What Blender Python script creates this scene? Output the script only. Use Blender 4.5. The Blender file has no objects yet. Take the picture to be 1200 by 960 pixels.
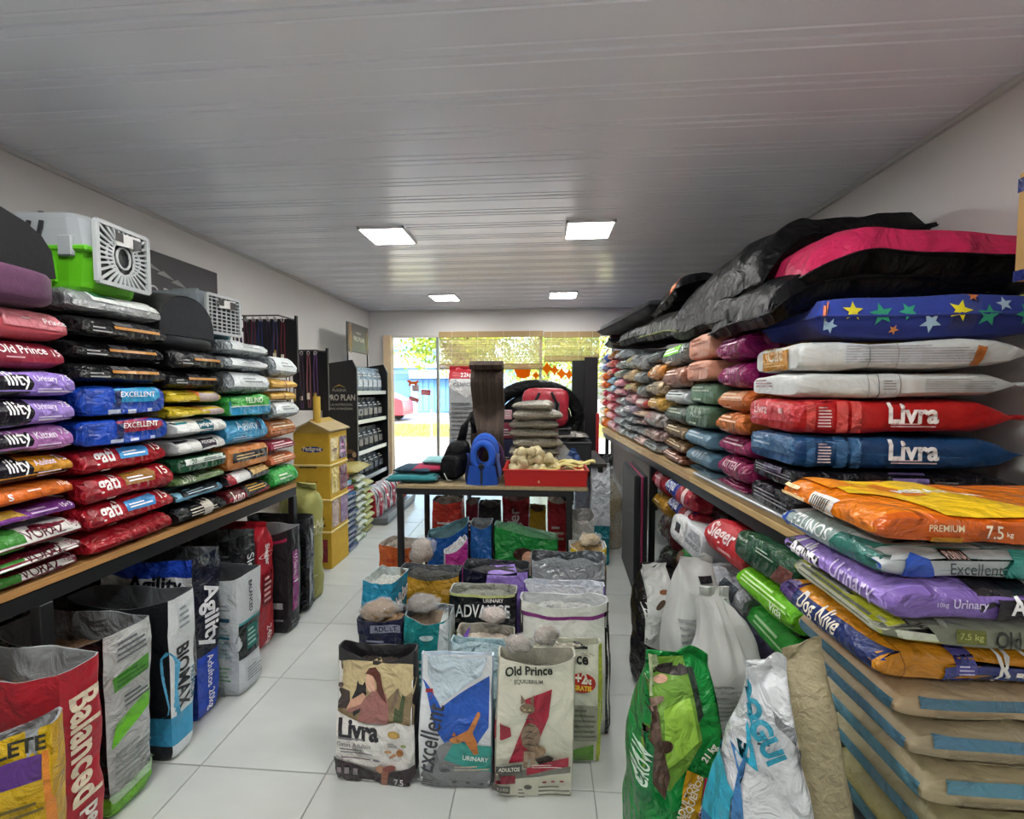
import bpy, bmesh, math, random
from mathutils import Vector, Matrix, noise
from mathutils.bvhtree import BVHTree
scene = bpy.context.scene
COL = scene.collection
PI = math.pi
R = math.radians

# ---------------------------------------------------------------- camera
cam_data = bpy.data.cameras.new('camera')
cam = bpy.data.objects.new('camera', cam_data)
COL.objects.link(cam)
F = 500.0
CAM = Vector((0, 0, 1.45))
YAW, PITCH = math.atan(35 / F), math.atan(24 / F)
cam.location = CAM
cam.rotation_euler = (PI / 2 - PITCH, 0, YAW)
cam_data.sensor_width = 36
cam_data.lens = 36 * F / 1200
cam_data.clip_start = 0.05
cam_data.clip_end = 300
scene.camera = cam
CAMROT = cam.rotation_euler.to_matrix()

# ---------------------------------------------------------------- world, sun, exposure
scene.view_settings.view_transform = 'Standard'
scene.view_settings.look = 'None'
scene.view_settings.gamma = 1
scene.view_settings.exposure = 0.85
world = bpy.data.worlds.new('sky')
scene.world = world
world.use_nodes = True
wn = world.node_tree
bgn = wn.nodes['Background']
sky = wn.nodes.new('ShaderNodeTexSky')
sky.sky_type = 'NISHITA'
sky.sun_disc = False
sky.sun_elevation = R(42)
sky.sun_rotation = R(150)
sky.dust_density = 3.0
sky.air_density = 1.0
wn.links.new(sky.outputs[0], bgn.inputs[0])
bgn.inputs[1].default_value = 0.7
sun_d = bpy.data.lights.new('sun', 'SUN')
sun = bpy.data.objects.new('sun', sun_d)
COL.objects.link(sun)
sun_d.energy = 4.5
sun_d.angle = R(0.6)
sun_d.color = (1.0, 0.95, 0.86)
sun.rotation_euler = (R(48), 0, R(-25))      # shines from behind the shop towards the street: the roof keeps it off the room
LAMP = 34.0        # emission of the ceiling panels

# ---------------------------------------------------------------- pixel -> place (reads real positions off the photograph)
def ray(px, py):
    return CAMROT @ Vector(((px - 600) / F, (480 - py) / F, -1))
def atY(px, py, Y):
    d = ray(px, py); return CAM + d * (Y / d.y)
def atX(px, py, X):
    d = ray(px, py); return CAM + d * (X / d.x)
def atZ(px, py, Z):
    d = ray(px, py); return CAM + d * ((Z - CAM.z) / d.z)

# ---------------------------------------------------------------- colour, materials
def C(h, a=1.0):
    if not isinstance(h, str): return tuple(h)
    h = h.lstrip('#')
    if len(h) == 3: h = ''.join(c * 2 for c in h)
    out = []
    for i in (0, 2, 4):
        c = int(h[i:i + 2], 16) / 255
        out.append(c / 12.92 if c <= .04045 else ((c + .055) / 1.055) ** 2.4)
    return (out[0], out[1], out[2], a)

MATS = {}
def mat(name, rough=.5, metal=0, bump=0, bscale=10, bdist=.01, var=.0, vscale=4, color=None, stretch=None,
        spec=.5, crease=0, coat=0, trans=0, alpha=1, sheen=0):
    """procedural material; base colour comes from the mesh's own colour layer unless one is given"""
    if name in MATS: return MATS[name]
    m = bpy.data.materials.new(name); MATS[name] = m
    m.use_nodes = True
    nt = m.node_tree; N = nt.nodes; L = nt.links
    b = N['Principled BSDF']
    b.inputs['Roughness'].default_value = rough
    b.inputs['Metallic'].default_value = metal
    b.inputs['Specular IOR Level'].default_value = spec
    b.inputs['Coat Weight'].default_value = coat
    b.inputs['Coat Roughness'].default_value = .12
    b.inputs['Transmission Weight'].default_value = trans
    b.inputs['Alpha'].default_value = alpha
    b.inputs['Sheen Weight'].default_value = sheen
    tc = N.new('ShaderNodeTexCoord'); mp = N.new('ShaderNodeMapping')
    L.new(tc.outputs['Object'], mp.inputs[0])
    if stretch: mp.inputs['Scale'].default_value = stretch
    if color is None:
        at = N.new('ShaderNodeAttribute'); at.attribute_name = 'Col'; src = at.outputs['Color']
    else:
        at = N.new('ShaderNodeRGB'); at.outputs[0].default_value = C(color); src = at.outputs[0]
    if var:
        n = N.new('ShaderNodeTexNoise'); n.inputs['Scale'].default_value = vscale; n.inputs['Detail'].default_value = 5
        L.new(mp.outputs[0], n.inputs['Vector'])
        r = N.new('ShaderNodeMapRange'); r.inputs['From Min'].default_value = .3; r.inputs['From Max'].default_value = .7
        r.inputs['To Min'].default_value = 1 - var; r.inputs['To Max'].default_value = 1 + var
        L.new(n.outputs['Fac'], r.inputs['Value'])
        mx = N.new('ShaderNodeVectorMath'); mx.operation = 'SCALE'
        L.new(src, mx.inputs[0]); L.new(r.outputs[0], mx.inputs['Scale']); src = mx.outputs[0]
    L.new(src, b.inputs['Base Color'])
    if bump:
        n = N.new('ShaderNodeTexNoise'); n.inputs['Scale'].default_value = bscale; n.inputs['Detail'].default_value = 4
        n.inputs['Distortion'].default_value = .6
        L.new(mp.outputs[0], n.inputs['Vector'])
        h = n.outputs['Fac']
        if crease:
            v = N.new('ShaderNodeTexNoise'); v.noise_type = 'RIDGED_MULTIFRACTAL'
            v.inputs['Scale'].default_value = bscale * crease; v.inputs['Detail'].default_value = 2
            v.inputs['Distortion'].default_value = .8
            L.new(mp.outputs[0], v.inputs['Vector'])
            a = N.new('ShaderNodeMath'); a.operation = 'MULTIPLY_ADD'; a.inputs[1].default_value = .35
            L.new(v.outputs['Fac'], a.inputs[0]); L.new(h, a.inputs[2]); h = a.outputs[0]
        bp = N.new('ShaderNodeBump'); bp.inputs['Strength'].default_value = bump; bp.inputs['Distance'].default_value = bdist
        L.new(h, bp.inputs['Height']); L.new(bp.outputs[0], b.inputs['Normal'])
    return m

GLOSS = mat('glossy_plastic_film', .19, bump=1, bscale=15, bdist=.045, crease=.7, var=.08)
FOIL = mat('metallised_film', .2, metal=.4, bump=1, bscale=17, bdist=.045, crease=.8, var=.1)
SATIN = mat('satin_film', .42, bump=.9, bscale=10, bdist=.025, crease=.8, var=.06)
WEAVE = mat('woven_sack', .6, bump=.6, bscale=8, bdist=.02, crease=1.2, var=.05)
NYLON = mat('quilted_nylon', .45, bump=1, bscale=8, bdist=.04, crease=1.3, var=.12, spec=.15)
FELT = mat('felt', .95, bump=.4, bscale=90, bdist=.003, var=.1, vscale=30, sheen=.08)
PRINT = mat('ink_print', .24, bump=1, bscale=14, bdist=.035, crease=.7)
HARD = mat('hard_plastic', .38, bump=.06, bscale=60, bdist=.003)
BLACKM = mat('black_painted_steel', .45, color='#17181a', bump=.1, bscale=80, bdist=.002)
CARD = mat('cardboard', .8, bump=.2, bscale=40, bdist=.003, var=.06, vscale=14)
WALLM = mat('painted_plaster', .85, bump=.12, bscale=55, bdist=.004, var=.03, vscale=2)
KIB = mat('kibble', .7, bump=1, bscale=70, bdist=.012, var=.25, vscale=70)
WOOD = mat('wood_board', .55, bump=.15, bscale=30, bdist=.003, var=.18, vscale=10, stretch=(6, .6, 6))
METAL = mat('grey_metal', .35, metal=.7, bump=.05, bscale=40, bdist=.002)

def film(name, tint, op):
    """clear crinkled packaging: part see-through, part gloss"""
    m = bpy.data.materials.new(name); MATS[name] = m; m.use_nodes = True
    nt = m.node_tree; N = nt.nodes; L = nt.links
    b = N['Principled BSDF']; b.inputs['Base Color'].default_value = C(tint); b.inputs['Roughness'].default_value = .12
    b.inputs['Alpha'].default_value = op
    n = N.new('ShaderNodeTexNoise'); n.noise_type = 'RIDGED_MULTIFRACTAL'; n.inputs['Scale'].default_value = 16; n.inputs['Detail'].default_value = 3
    tc = N.new('ShaderNodeTexCoord'); L.new(tc.outputs['Object'], n.inputs['Vector'])
    bp = N.new('ShaderNodeBump'); bp.inputs['Strength'].default_value = 1; bp.inputs['Distance'].default_value = .02
    L.new(n.outputs['Fac'], bp.inputs['Height']); L.new(bp.outputs[0], b.inputs['Normal'])
    return m
CLEAR = film('clear_film', '#eef1f1', .2)

# ---------------------------------------------------------------- objects and tags
def tag(o, label=None, cat=None, group=None, kind=None):
    if label: o['label'] = label
    if cat: o['category'] = cat
    if group: o['group'] = group
    if kind: o['kind'] = kind
    return o
def thing(name, label, cat, loc=(0, 0, 0), rz=0, group=None, mw=None):
    o = bpy.data.objects.new(name, None); COL.objects.link(o)
    o.empty_display_size = .05
    if mw is not None: o.matrix_world = mw
    else: o.location = loc; o.rotation_euler = (0, 0, rz)
    return tag(o, label, cat, group)
def copy_tree(o, parent=None):
    c = o.copy(); COL.objects.link(c)
    if parent: c.parent = parent
    for ch in o.children: copy_tree(ch, c)
    return c

class MB:
    """collects shapes with one colour per face, builds ONE mesh object"""
    def __init__(s): s.v = []; s.f = []; s.c = []
    def add(s, verts, faces, col):
        k = len(s.v); s.v += [tuple(p) for p in verts]
        for i, f in enumerate(faces):
            s.f.append(tuple(a + k for a in f))
            s.c.append(col[i] if isinstance(col, list) else col)
        return s
    def box(s, c, d, col, rot=None, bev=0, taper=1):
        x, y, z = d[0] / 2, d[1] / 2, d[2] / 2
        if bev:
            b = min(bev, x * .9, y * .9, z * .9); P = []; rings = [(-z, b), (-z + b, 0), (z - b, 0), (z, b)]
            for (zz, i) in rings:
                t = 1 + (taper - 1) * (zz + z) / (2 * z)
                X, Y = (x - i) * t, (y - i) * t; o = b - i if i else 0
                X2, Y2 = (x - b) * t, (y - b) * t
                if i: P += [(-X2, -Y2, zz), (X2, -Y2, zz), (X2, -Y2, zz), (X2, Y2, zz), (X2, Y2, zz), (-X2, Y2, zz), (-X2, Y2, zz), (-X2, -Y2, zz)]
                else: P += [(-X2, -Y, zz), (X2, -Y, zz), (X, -Y2, zz), (X, Y2, zz), (X2, Y, zz), (-X2, Y, zz), (-X, Y2, zz), (-X, -Y2, zz)]
            Fs = [tuple(reversed(range(8)))] + [(r * 8 + j, r * 8 + (j + 1) % 8, r * 8 + 8 + (j + 1) % 8, r * 8 + 8 + j) for r in range(3) for j in range(8)] + [tuple(range(24, 32))]
        else:
            P = [(-x, -y, -z), (x, -y, -z), (x, y, -z), (-x, y, -z), (-x * taper, -y * taper, z), (x * taper, -y * taper, z), (x * taper, y * taper, z), (-x * taper, y * taper, z)]
            Fs = [(3, 2, 1, 0), (4, 5, 6, 7), (0, 1, 5, 4), (1, 2, 6, 5), (2, 3, 7, 6), (3, 0, 4, 7)]
        P = [Vector(p) for p in P]
        if rot is not None: P = [rot @ p for p in P]
        c = Vector(c)
        return s.add([p + c for p in P], Fs, col)
    def bar(s, a, b, w, h, col):
        a, b = Vector(a), Vector(b); d = b - a; L = d.length; d.normalize()
        up = Vector((0, 0, 1)) if abs(d.z) < .95 else Vector((0, 1, 0))
        sx = d.cross(up).normalized(); sz = sx.cross(d)
        m = Matrix((sx, d, sz)).transposed()
        return s.box((a + b) / 2, (w, L, h), col, rot=m)
    def tube(s, pts, r, col, n=8, closed=False, ry=None):
        pts = [Vector(p) for p in pts]; P = []; m = len(pts)
        pu = None
        for i, p in enumerate(pts):
            if closed: t = pts[(i + 1) % m] - pts[i - 1]
            else: t = pts[min(i + 1, m - 1)] - pts[max(i - 1, 0)]
            t.normalize()
            if pu is None: pu = t.orthogonal().normalized()
            pu = (pu - t * pu.dot(t)).normalized(); q = t.cross(pu)
            rr = r[i] if isinstance(r, (list, tuple)) else r
            for j in range(n):
                a = 2 * PI * j / n
                P.append(p + pu * math.cos(a) * rr + q * math.sin(a) * (ry if ry else rr))
        Fs = []
        for i in range(m if closed else m - 1):
            for j in range(n):
                a, b = i * n, ((i + 1) % m) * n
                Fs.append((a + j, a + (j + 1) % n, b + (j + 1) % n, b + j))
        if not closed: Fs += [tuple(reversed(range(n))), tuple(range((m - 1) * n, m * n))]
        return s.add(P, Fs, col)
    def sphere(s, c, r, col, nu=10, nv=7, rz=None, rot=None, jit=0, seed=0):
        rx, ry_, rz_ = (r if isinstance(r, (tuple, list)) else (r, r, r))
        P = []
        for i in range(nv + 1):
            th = PI * i / nv
            for j in range(nu):
                ph = 2 * PI * j / nu
                q = Vector((math.sin(th) * math.cos(ph), math.sin(th) * math.sin(ph), math.cos(th)))
                k = 1 + jit * noise.noise(q * 2.2 + Vector((seed, 0, 0)))
                q = Vector((q.x * rx * k, q.y * ry_ * k, q.z * rz_ * k))
                if rot is not None: q = rot @ q
                P.append(q + Vector(c))
        Fs = [(i * nu + j, (i + 1) * nu + j, (i + 1) * nu + (j + 1) % nu, i * nu + (j + 1) % nu) for i in range(nv) for j in range(nu)]
        return s.add(P, Fs, col)
    def grid(s, fn, nu, nv, col):
        P = [fn(i / nu, j / nv) for j in range(nv + 1) for i in range(nu + 1)]
        Fs = [(j * (nu + 1) + i, j * (nu + 1) + i + 1, (j + 1) * (nu + 1) + i + 1, (j + 1) * (nu + 1) + i) for j in range(nv) for i in range(nu)]
        return s.add(P, Fs, col)
    def prism(s, poly, axis, a, b, col):
        """polygon in a plane extruded along axis (0,1,2) from a to b"""
        n = len(poly); P = []
        for t in (a, b):
            for (p, q) in poly:
                P.append([(t, p, q), (p, t, q), (p, q, t)][axis])
        Fs = [tuple(reversed(range(n))), tuple(range(n, 2 * n))] + [(j, (j + 1) % n, n + (j + 1) % n, n + j) for j in range(n)]
        return s.add(P, Fs, col)
    def mesh(s, name, smooth=False, fix=True):
        me = bpy.data.meshes.new(name)
        me.from_pydata(s.v, [], s.f)
        ca = me.color_attributes.new('Col', 'FLOAT_COLOR', 'CORNER')
        arr = []
        for p in me.polygons:
            arr += list(C(s.c[p.index])) * p.loop_total
        ca.data.foreach_set('color', arr)
        if fix:
            bm = bmesh.new(); bm.from_mesh(me)
            if not smooth: bmesh.ops.recalc_face_normals(bm, faces=bm.faces)
            bm.to_mesh(me); bm.free()
        if smooth: me.polygons.foreach_set('use_smooth', [True] * len(me.polygons))
        return me
    def build(s, name, m, parent=None, smooth=False, fix=True):
        if not s.v: return None
        me = s.mesh(name, smooth, fix); me.materials.append(m)
        o = bpy.data.objects.new(name, me); COL.objects.link(o)
        if parent: o.parent = parent
        return o

def struct(name, mb, m, smooth=False):
    o = mb.build(name, m, smooth=smooth); o['kind'] = 'structure'; return o

# ---------------------------------------------------------------- prints draped on a surface
_txt = {}
def text2d(s, shear=0, bold=.012):
    k = (s, shear, bold)
    if k in _txt: return _txt[k]
    cu = bpy.data.curves.new('t', 'FONT'); cu.body = s; cu.resolution_u = 3; cu.offset = bold; cu.shear = shear
    o = bpy.data.objects.new('t', cu); COL.objects.link(o)
    me = bpy.data.meshes.new_from_object(o)
    V = [(v.co.x, v.co.y) for v in me.vertices]; Fc = [tuple(p.vertices) for p in me.polygons]
    bpy.data.objects.remove(o); bpy.data.curves.remove(cu); bpy.data.meshes.remove(me)
    xs = [v[0] for v in V]; ys = [v[1] for v in V]
    x0, x1, y0, y1 = min(xs), max(xs), min(ys), max(ys)
    V = [(x - (x0 + x1) / 2, y - (y0 + y1) / 2) for x, y in V]
    _txt[k] = (V, Fc, x1 - x0, y1 - y0)
    return _txt[k]

def shapes_for(ops, U, V):
    """ops in face fractions -> list of (verts2d in metres, faces, colour)"""
    out = []
    for op in ops:
        k = op[0]
        if k == 'R': _, a, b, c, d, col = op; out.append(([(a * U, b * V), (c * U, b * V), (c * U, d * V), (a * U, d * V)], [(0, 1, 2, 3)], col))
        elif k == 'P': out.append(([(a * U, b * V) for a, b in op[1]], [tuple(range(len(op[1])))], op[2]))
        elif k == 'E':
            _, a, b, ra, rb, col = op[:6]; rot = R(op[6]) if len(op) > 6 else 0
            pts = []
            for i in range(18):
                t = 2 * PI * i / 18; x, y = math.cos(t) * ra * U, math.sin(t) * rb * U
                pts.append((a * U + x * math.cos(rot) - y * math.sin(rot), b * V + x * math.sin(rot) + y * math.cos(rot)))
            out.append((pts, [tuple(range(18))], col))
        elif k == 'S':                                            # star: centre, radius fraction of U, colour, rot
            _, a, b, r, col, rot = op; pts = []
            for i in range(10):
                t = 2 * PI * i / 10 + R(rot); q = (r if i % 2 == 0 else r * .42) * U
                pts.append((a * U + math.cos(t) * q, b * V + math.sin(t) * q))
            out.append(([(a * U, b * V)] + pts, [(0, 1 + i, 1 + (i + 1) % 10) for i in range(10)], col))
        elif k == 'T':
            s, a, b, w, col = op[1:6]; rot = R(op[6]) if len(op) > 6 else 0; kk = op[7] if len(op) > 7 else 1; sh = op[8] if len(op) > 8 else 0
            bold = op[9] if len(op) > 9 else .012
            tv, tf, tw, th = text2d(s, sh, bold)
            ref = U if abs(math.cos(rot)) > .5 else V
            sc = w * ref / tw; co, si = math.cos(rot), math.sin(rot)
            pts = [(a * U + x * sc * co - y * sc * kk * si, b * V + x * sc * si + y * sc * kk * co) for x, y in tv]
            out.append((pts, tf, col))
        elif k == 'L':                                            # n rules of small print
            _, a, b, c, d, n, col = op
            for i in range(n):
                t = (i + .5) / n; h = (d - b) / n * .42
                y = b + (d - b) * t; e = c - (c - a) * (.35 if i == n - 1 else .04 * (i % 3))
                out.append(([(a * U, (y - h / 2) * V), (e * U, (y - h / 2) * V), (e * U, (y + h / 2) * V), (a * U, (y + h / 2) * V)], [(0, 1, 2, 3)], col))
    return out

def drape(mb, bvh, org, ud, vd, rd, U, V, ops, g=.035, lift=.0012, step=.0005, far=.5):
    """lay flat artwork on a body: each point is dropped along rd onto the surface"""
    org, ud, vd, rd = Vector(org), Vector(ud), Vector(vd), Vector(rd)
    n_layer = 0
    for pts, faces, col in shapes_for(ops, U, V):
        n_layer += 1
        bm = bmesh.new()
        vs = [bm.verts.new((x, y, 0)) for x, y in pts]
        for f in faces:
            try: bm.faces.new([vs[i] for i in f])
            except ValueError: pass
        if g:
            for ax in (0, 1):
                lo = min(p[ax] for p in pts); hi = max(p[ax] for p in pts)
                k = math.floor(lo / g) + 1
                while k * g < hi:
                    co = [0, 0, 0]; co[ax] = k * g; no = [0, 0, 0]; no[ax] = 1
                    bmesh.ops.bisect_plane(bm, geom=bm.verts[:] + bm.edges[:] + bm.faces[:], plane_co=co, plane_no=no, dist=1e-6)
                    k += 1
        bm.verts.index_update()
        P = []
        for v in bm.verts:
            p = org + ud * v.co.x + vd * v.co.y
            hit, nor, _, _ = bvh.ray_cast(p - rd * far, rd)
            if hit is None:
                hit, nor, _, _ = bvh.find_nearest(p)
            if nor.dot(rd) > 0: nor = -nor
            P.append(hit + (nor * .6 - rd * .4) * (lift + step * n_layer))
        mb.add(P, [tuple(v.index for v in f.verts) for f in bm.faces], col)
        bm.free()

def smoothstep(a, b, x):
    t = max(0, min(1, (x - a) / (b - a))); return t * t * (3 - 2 * t)

def square_loop(nx, ny):
    L = [(-1 + 2 * i / nx, -1) for i in range(nx)] + [(1, -1 + 2 * i / ny) for i in range(ny)]
    L += [(1 - 2 * i / nx, 1) for i in range(nx)] + [(-1, 1 - 2 * i / ny) for i in range(ny)]
    return L
ENDS = {
    'block': [(0, .86, .80), (.012, .96, .93), (.04, 1, 1)],
    'wedge': [(0, .97, .10), (.012, .98, .34), (.045, 1, .74), (.10, 1, 1)],
    'crimp': [(0, 1.01, .03), (.028, 1.01, .06), (.045, 1.0, .36), (.075, 1.0, .72), (.12, 1, .96)],
    'fold': [(0, .985, .30), (.004, .995, .42), (.014, 1, .66), (.03, 1, .88), (.055, 1, 1)],
    'flat': [(0, .97, .72), (.006, .99, .86), (.02, 1, .96), (.05, 1, 1)],
}
class Bag:
    """a filled bag as rings along its length: x width, y thickness (front is -y), z length"""
    def __init__(s, W, D, H, e0='block', e1='crimp', n=4.5, amp=.006, col='#888', bands=(), nx=10, ny=3, nt=10, seed=0,
                 opened=None, bulge=.06, pinch=0.0, seam=0.0, warp=None, taper=1.0, lean=None):
        s.W, s.D, s.H = W, D, H
        rnd = random.Random(seed); sv = Vector((rnd.uniform(-50, 50), rnd.uniform(-50, 50), rnd.uniform(-50, 50)))
        cd = col if isinstance(col, dict) else dict(front=col)
        cf = cd['front']; cb = cd.get('back', cf); cs = cd.get('side', cf); ce = cd.get('end', cf)
        rings = [(z, a, b) for z, a, b in ENDS[e0]]
        z0 = rings[-1][0]
        if opened: tail = [(H, 1, opened.get('mouth', .8))]; z1 = H
        else: tail = [(H - z, a, b) for z, a, b in reversed(ENDS[e1])]; z1 = tail[0][0]
        zs = sorted(set([z0 + (z1 - z0) * i / nt for i in range(1, nt)] + [b[k] * H for b in bands for k in (0, 1) if z0 + .01 < b[k] * H < z1 - .01]))
        clean = []
        for z in zs:
            if not clean or z - clean[-1] > .006: clean.append(z)
        for z in clean:
            m = 1 if not opened else 1 - (1 - opened.get('mouth', .8)) * smoothstep(.35, 1, z / H)
            rings.append((z, 1, m))
        rings += tail
        loop = square_loop(nx, ny); K = len(loop)
        V = []; Fc = []; Cc = []
        hw, hd = W / 2, D / 2
        info = []
        for (z, a, b) in rings:
            t = z / H; bl = 1 + bulge * math.sin(PI * min(1, max(0, t)))
            tp = 1 + (taper - 1) * t
            for (x, y) in loop:
                k = (abs(x) ** n + abs(y) ** n) ** (-1 / n)
                X, Y = x * k * hw * a * tp, y * k * hd * b * bl + (seam * (1 - b) * hd if z < .2 and not opened else 0)
                if pinch:
                    q = pinch * W * max(0, 1 - abs(y)) * smoothstep(.8, 1, abs(x)) * (.4 + .6 * t)
                    X -= math.copysign(q, x)
                Z = z
                if opened:
                    e = smoothstep(.62, 1, t)
                    dip = opened.get('dip', .04) * (1 - x * x) if y < 0 else opened.get('back', 0.0) * (1 - x * x)
                    Z -= e * (dip + opened.get('slope', 0) * x)
                p = Vector((X, Y, Z))
                nn = noise.noise(p * 5 + sv) + .5 * noise.noise(p * 13 + sv)
                n2 = noise.noise(p * 6 + sv + Vector((9, 9, 9)))
                edge = 1 if opened and t > .9 else min(1, t / .05 + .3)
                p += Vector((x * nn * amp * .7, y * (nn - .45) * amp * 1.3, n2 * amp * (1.2 if opened and t > .8 else .3))) * edge
                if opened and t > .85: p += Vector((0, noise.noise(Vector((x * 2, y, 0)) + sv) * amp * 2, 0))
                V.append(p)
        nr = len(rings)
        def fcol(i, j):
            t = (rings[i][0] + rings[i + 1][0]) / 2 / H
            x = (loop[j][0] + loop[(j + 1) % K][0]) / 2; y = (loop[j][1] + loop[(j + 1) % K][1]) / 2
            side = abs(x) > .999 or abs(loop[j][0]) == 1 and abs(loop[(j + 1) % K][0]) == 1
            w = 'side' if side else ('front' if y < 0 else 'back')
            c = cs if side else (cf if y < 0 else cb)
            for bd in bands:
                if bd[0] <= t <= bd[1] and (len(bd) < 4 or w in bd[3]): c = bd[2]
            return c
        for i in range(nr - 1):
            for j in range(K):
                Fc.append((i * K + j, i * K + (j + 1) % K, (i + 1) * K + (j + 1) % K, (i + 1) * K + j)); Cc.append(fcol(i, j))
        c0 = sum((V[j] for j in range(K)), Vector()) / K; V.append(c0); ci = len(V) - 1
        for j in range(K): Fc.append((ci, (j + 1) % K, j)); Cc.append(ce)
        s.content = None
        if opened:
            base = (nr - 1) * K
            depth = opened.get('depth', .14); ic = opened.get('inner', '#8d9296')
            prev = base
            ctr = sum((V[base + j] for j in range(K)), Vector()) / K
            ks = [i for i in range(nr - 1) if rings[i][0] > H - depth - .03]
            if not ks: ks = [nr - 2]
            for ri in [nr - 1] + list(reversed(ks)):
                st = len(V)
                for j in range(K):
                    r = V[ri * K + j]; d = Vector((r.x - ctr.x, r.y - ctr.y, 0)); L = d.length or 1
                    q = r - d / L * min(.006 if ri == nr - 1 else .009, L * .5)
                    if ri == nr - 1: q.z -= .001
                    V.append(q)
                for j in range(K):
                    Fc.append((prev + j, prev + (j + 1) % K, st + (j + 1) % K, st + j)); Cc.append(ic)
                prev = st
            cb_ = MB(); pv = [V[prev + j].copy() for j in range(K)]
            top = [Vector((p.x * .97, p.y * .97, p.z + .01)) for p in pv]; mid = [Vector((p.x * .55, p.y * .55, p.z + .03 + .02 * noise.noise(p * 30 + sv))) for p in top]
            cen = sum(mid, Vector()) / K + Vector((0, 0, .012))
            cb_.add(top + mid + [cen], [(j, (j + 1) % K, K + (j + 1) % K, K + j) for j in range(K)] + [(K + j, K + (j + 1) % K, 2 * K) for j in range(K)], opened.get('fill', '#6b5138'))
            s.content = cb_
        else:
            c1 = sum((V[(nr - 1) * K + j] for j in range(K)), Vector()) / K; V.append(c1); ci = len(V) - 1
            b = (nr - 1) * K
            for j in range(K): Fc.append((ci, b + j, b + (j + 1) % K)); Cc.append(ce)
        if warp:
            V = [warp(p) for p in V]
            if s.content: s.content.v = [tuple(warp(Vector(p))) for p in s.content.v]
        s.V, s.F, s.Cc = V, Fc, Cc
        s.bvh = BVHTree.FromPolygons(V, Fc)
        s.pr = MB()
    def art(s, face, ops, g=.035, lift=.0012):
        W, D, H = s.W, s.D, s.H
        fr = {
            'front': ((-W / 2, -D / 2, 0), (1, 0, 0), (0, 0, 1), (0, 1, 0), W, H),
            'back': ((W / 2, D / 2, 0), (-1, 0, 0), (0, 0, 1), (0, -1, 0), W, H),
            'right': ((W / 2, -D / 2, 0), (0, 1, 0), (0, 0, 1), (-1, 0, 0), D, H),
            'left': ((-W / 2, D / 2, 0), (0, -1, 0), (0, 0, 1), (1, 0, 0), D, H),
            'end': ((-W / 2, D / 2, 0), (1, 0, 0), (0, -1, 0), (0, 0, 1), W, D),
            'flank_pos': ((W / 2, D / 2, 0), (0, 0, 1), (0, -1, 0), (-1, 0, 0), H, D),
            'flank_neg': ((-W / 2, D / 2, H), (0, 0, -1), (0, -1, 0), (1, 0, 0), H, D),
        }[face]
        drape(s.pr, s.bvh, fr[0], fr[1], fr[2], fr[3], fr[4], fr[5], ops, g, lift)
        return s
    def place(s, name, label, cat, mw, m=None, group=None, smooth=True, content_mat=None, part='bag_body', cname='kibble'):
        t = thing(name, label, cat, group=group, mw=mw)
        b = MB(); b.v = [tuple(p) for p in s.V]; b.f = s.F; b.c = s.Cc
        bo = b.build(part, m or GLOSS, t, smooth, fix=False)
        bo.data.set_sharp_from_angle(angle=R(48))
        if s.pr.v: s.pr.build('print', PRINT, t, True, fix=False)
        if s.content:
            s.content.build(cname, content_mat or KIB, t, True, fix=False)
        return t
def basis(x, y, z, loc):
    m = Matrix.Identity(4)
    for i in range(3):
        m[i][0] = x[i]; m[i][1] = y[i]; m[i][2] = z[i]; m[i][3] = loc[i]
    return m
def lie_left(X, Y, Z, dy=0):      # end faces the aisle (+X), top is up
    m = basis((0, 1, 0), (0, 0, -1), (-1, 0, 0), (0, 0, 0))
    return Matrix.Translation((X, Y, Z)) @ Matrix.Rotation(R(dy), 4, 'Z') @ m
def lie_right(X, Y, Z, dy=0, tilt=0):
    m = basis((0, -1, 0), (0, 0, -1), (1, 0, 0), (0, 0, 0))
    return Matrix.Translation((X, Y, Z)) @ Matrix.Rotation(R(dy), 4, 'Z') @ Matrix.Rotation(R(tilt), 4, 'Y') @ m
def stand(X, Y, Z=0, rz=0, rx=0, ry=0):
    return Matrix.Translation((X, Y, Z)) @ Matrix.Rotation(R(rz), 4, 'Z') @ Matrix.Rotation(R(rx), 4, 'X') @ Matrix.Rotation(R(ry), 4, 'Y')
# ================================================================= THE ROOM
XL, XR, YB, YF, HC = -2.35, 1.62, 5.7, -3.0, 2.51
floor = MB(); floor.box(((XL + XR) / 2, (YB + YF) / 2, -.03), (XR - XL, YB - YF, .05), '#8f9190')
floor = struct('floor', floor, mat('grout', .9, color='#9a9b98'))
TILE = mat('ceramic_tile', .22, bump=.05, bscale=25, bdist=.002, var=.05, vscale=3, stretch=(1, 3, 1), spec=.4)
tile_me = {}
gx, gy, gs = -.308, 1.49, .5
i0 = math.floor((XL - gx) / gs); i1 = math.ceil((XR - gx) / gs); j0 = math.floor((YF - gy) / gs); j1 = math.ceil((YB - gy) / gs)
tn = 0
for i in range(i0, i1):
    for j in range(j0, j1):
        x0, x1 = max(XL, gx + i * gs) + .0018, min(XR, gx + i * gs + gs) - .0018
        y0, y1 = max(YF, gy + j * gs) + .0018, min(YB, gy + j * gs + gs) - .0018
        if x1 - x0 < .01 or y1 - y0 < .01: continue
        key = (round(x1 - x0, 3), round(y1 - y0, 3))
        if key not in tile_me:
            b = MB(); b.box((0, 0, -.003), (key[0], key[1], .006), '#c6cac6', bev=.0015)
            me = b.mesh('floor_tile'); me.materials.append(TILE); tile_me[key] = me
        o = bpy.data.objects.new('floor_tile', tile_me[key]); COL.objects.link(o); o.parent = floor
        o.location = ((x0 + x1) / 2, (y0 + y1) / 2, random.Random(i * 31 + j).uniform(-.0004, .0004))
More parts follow.
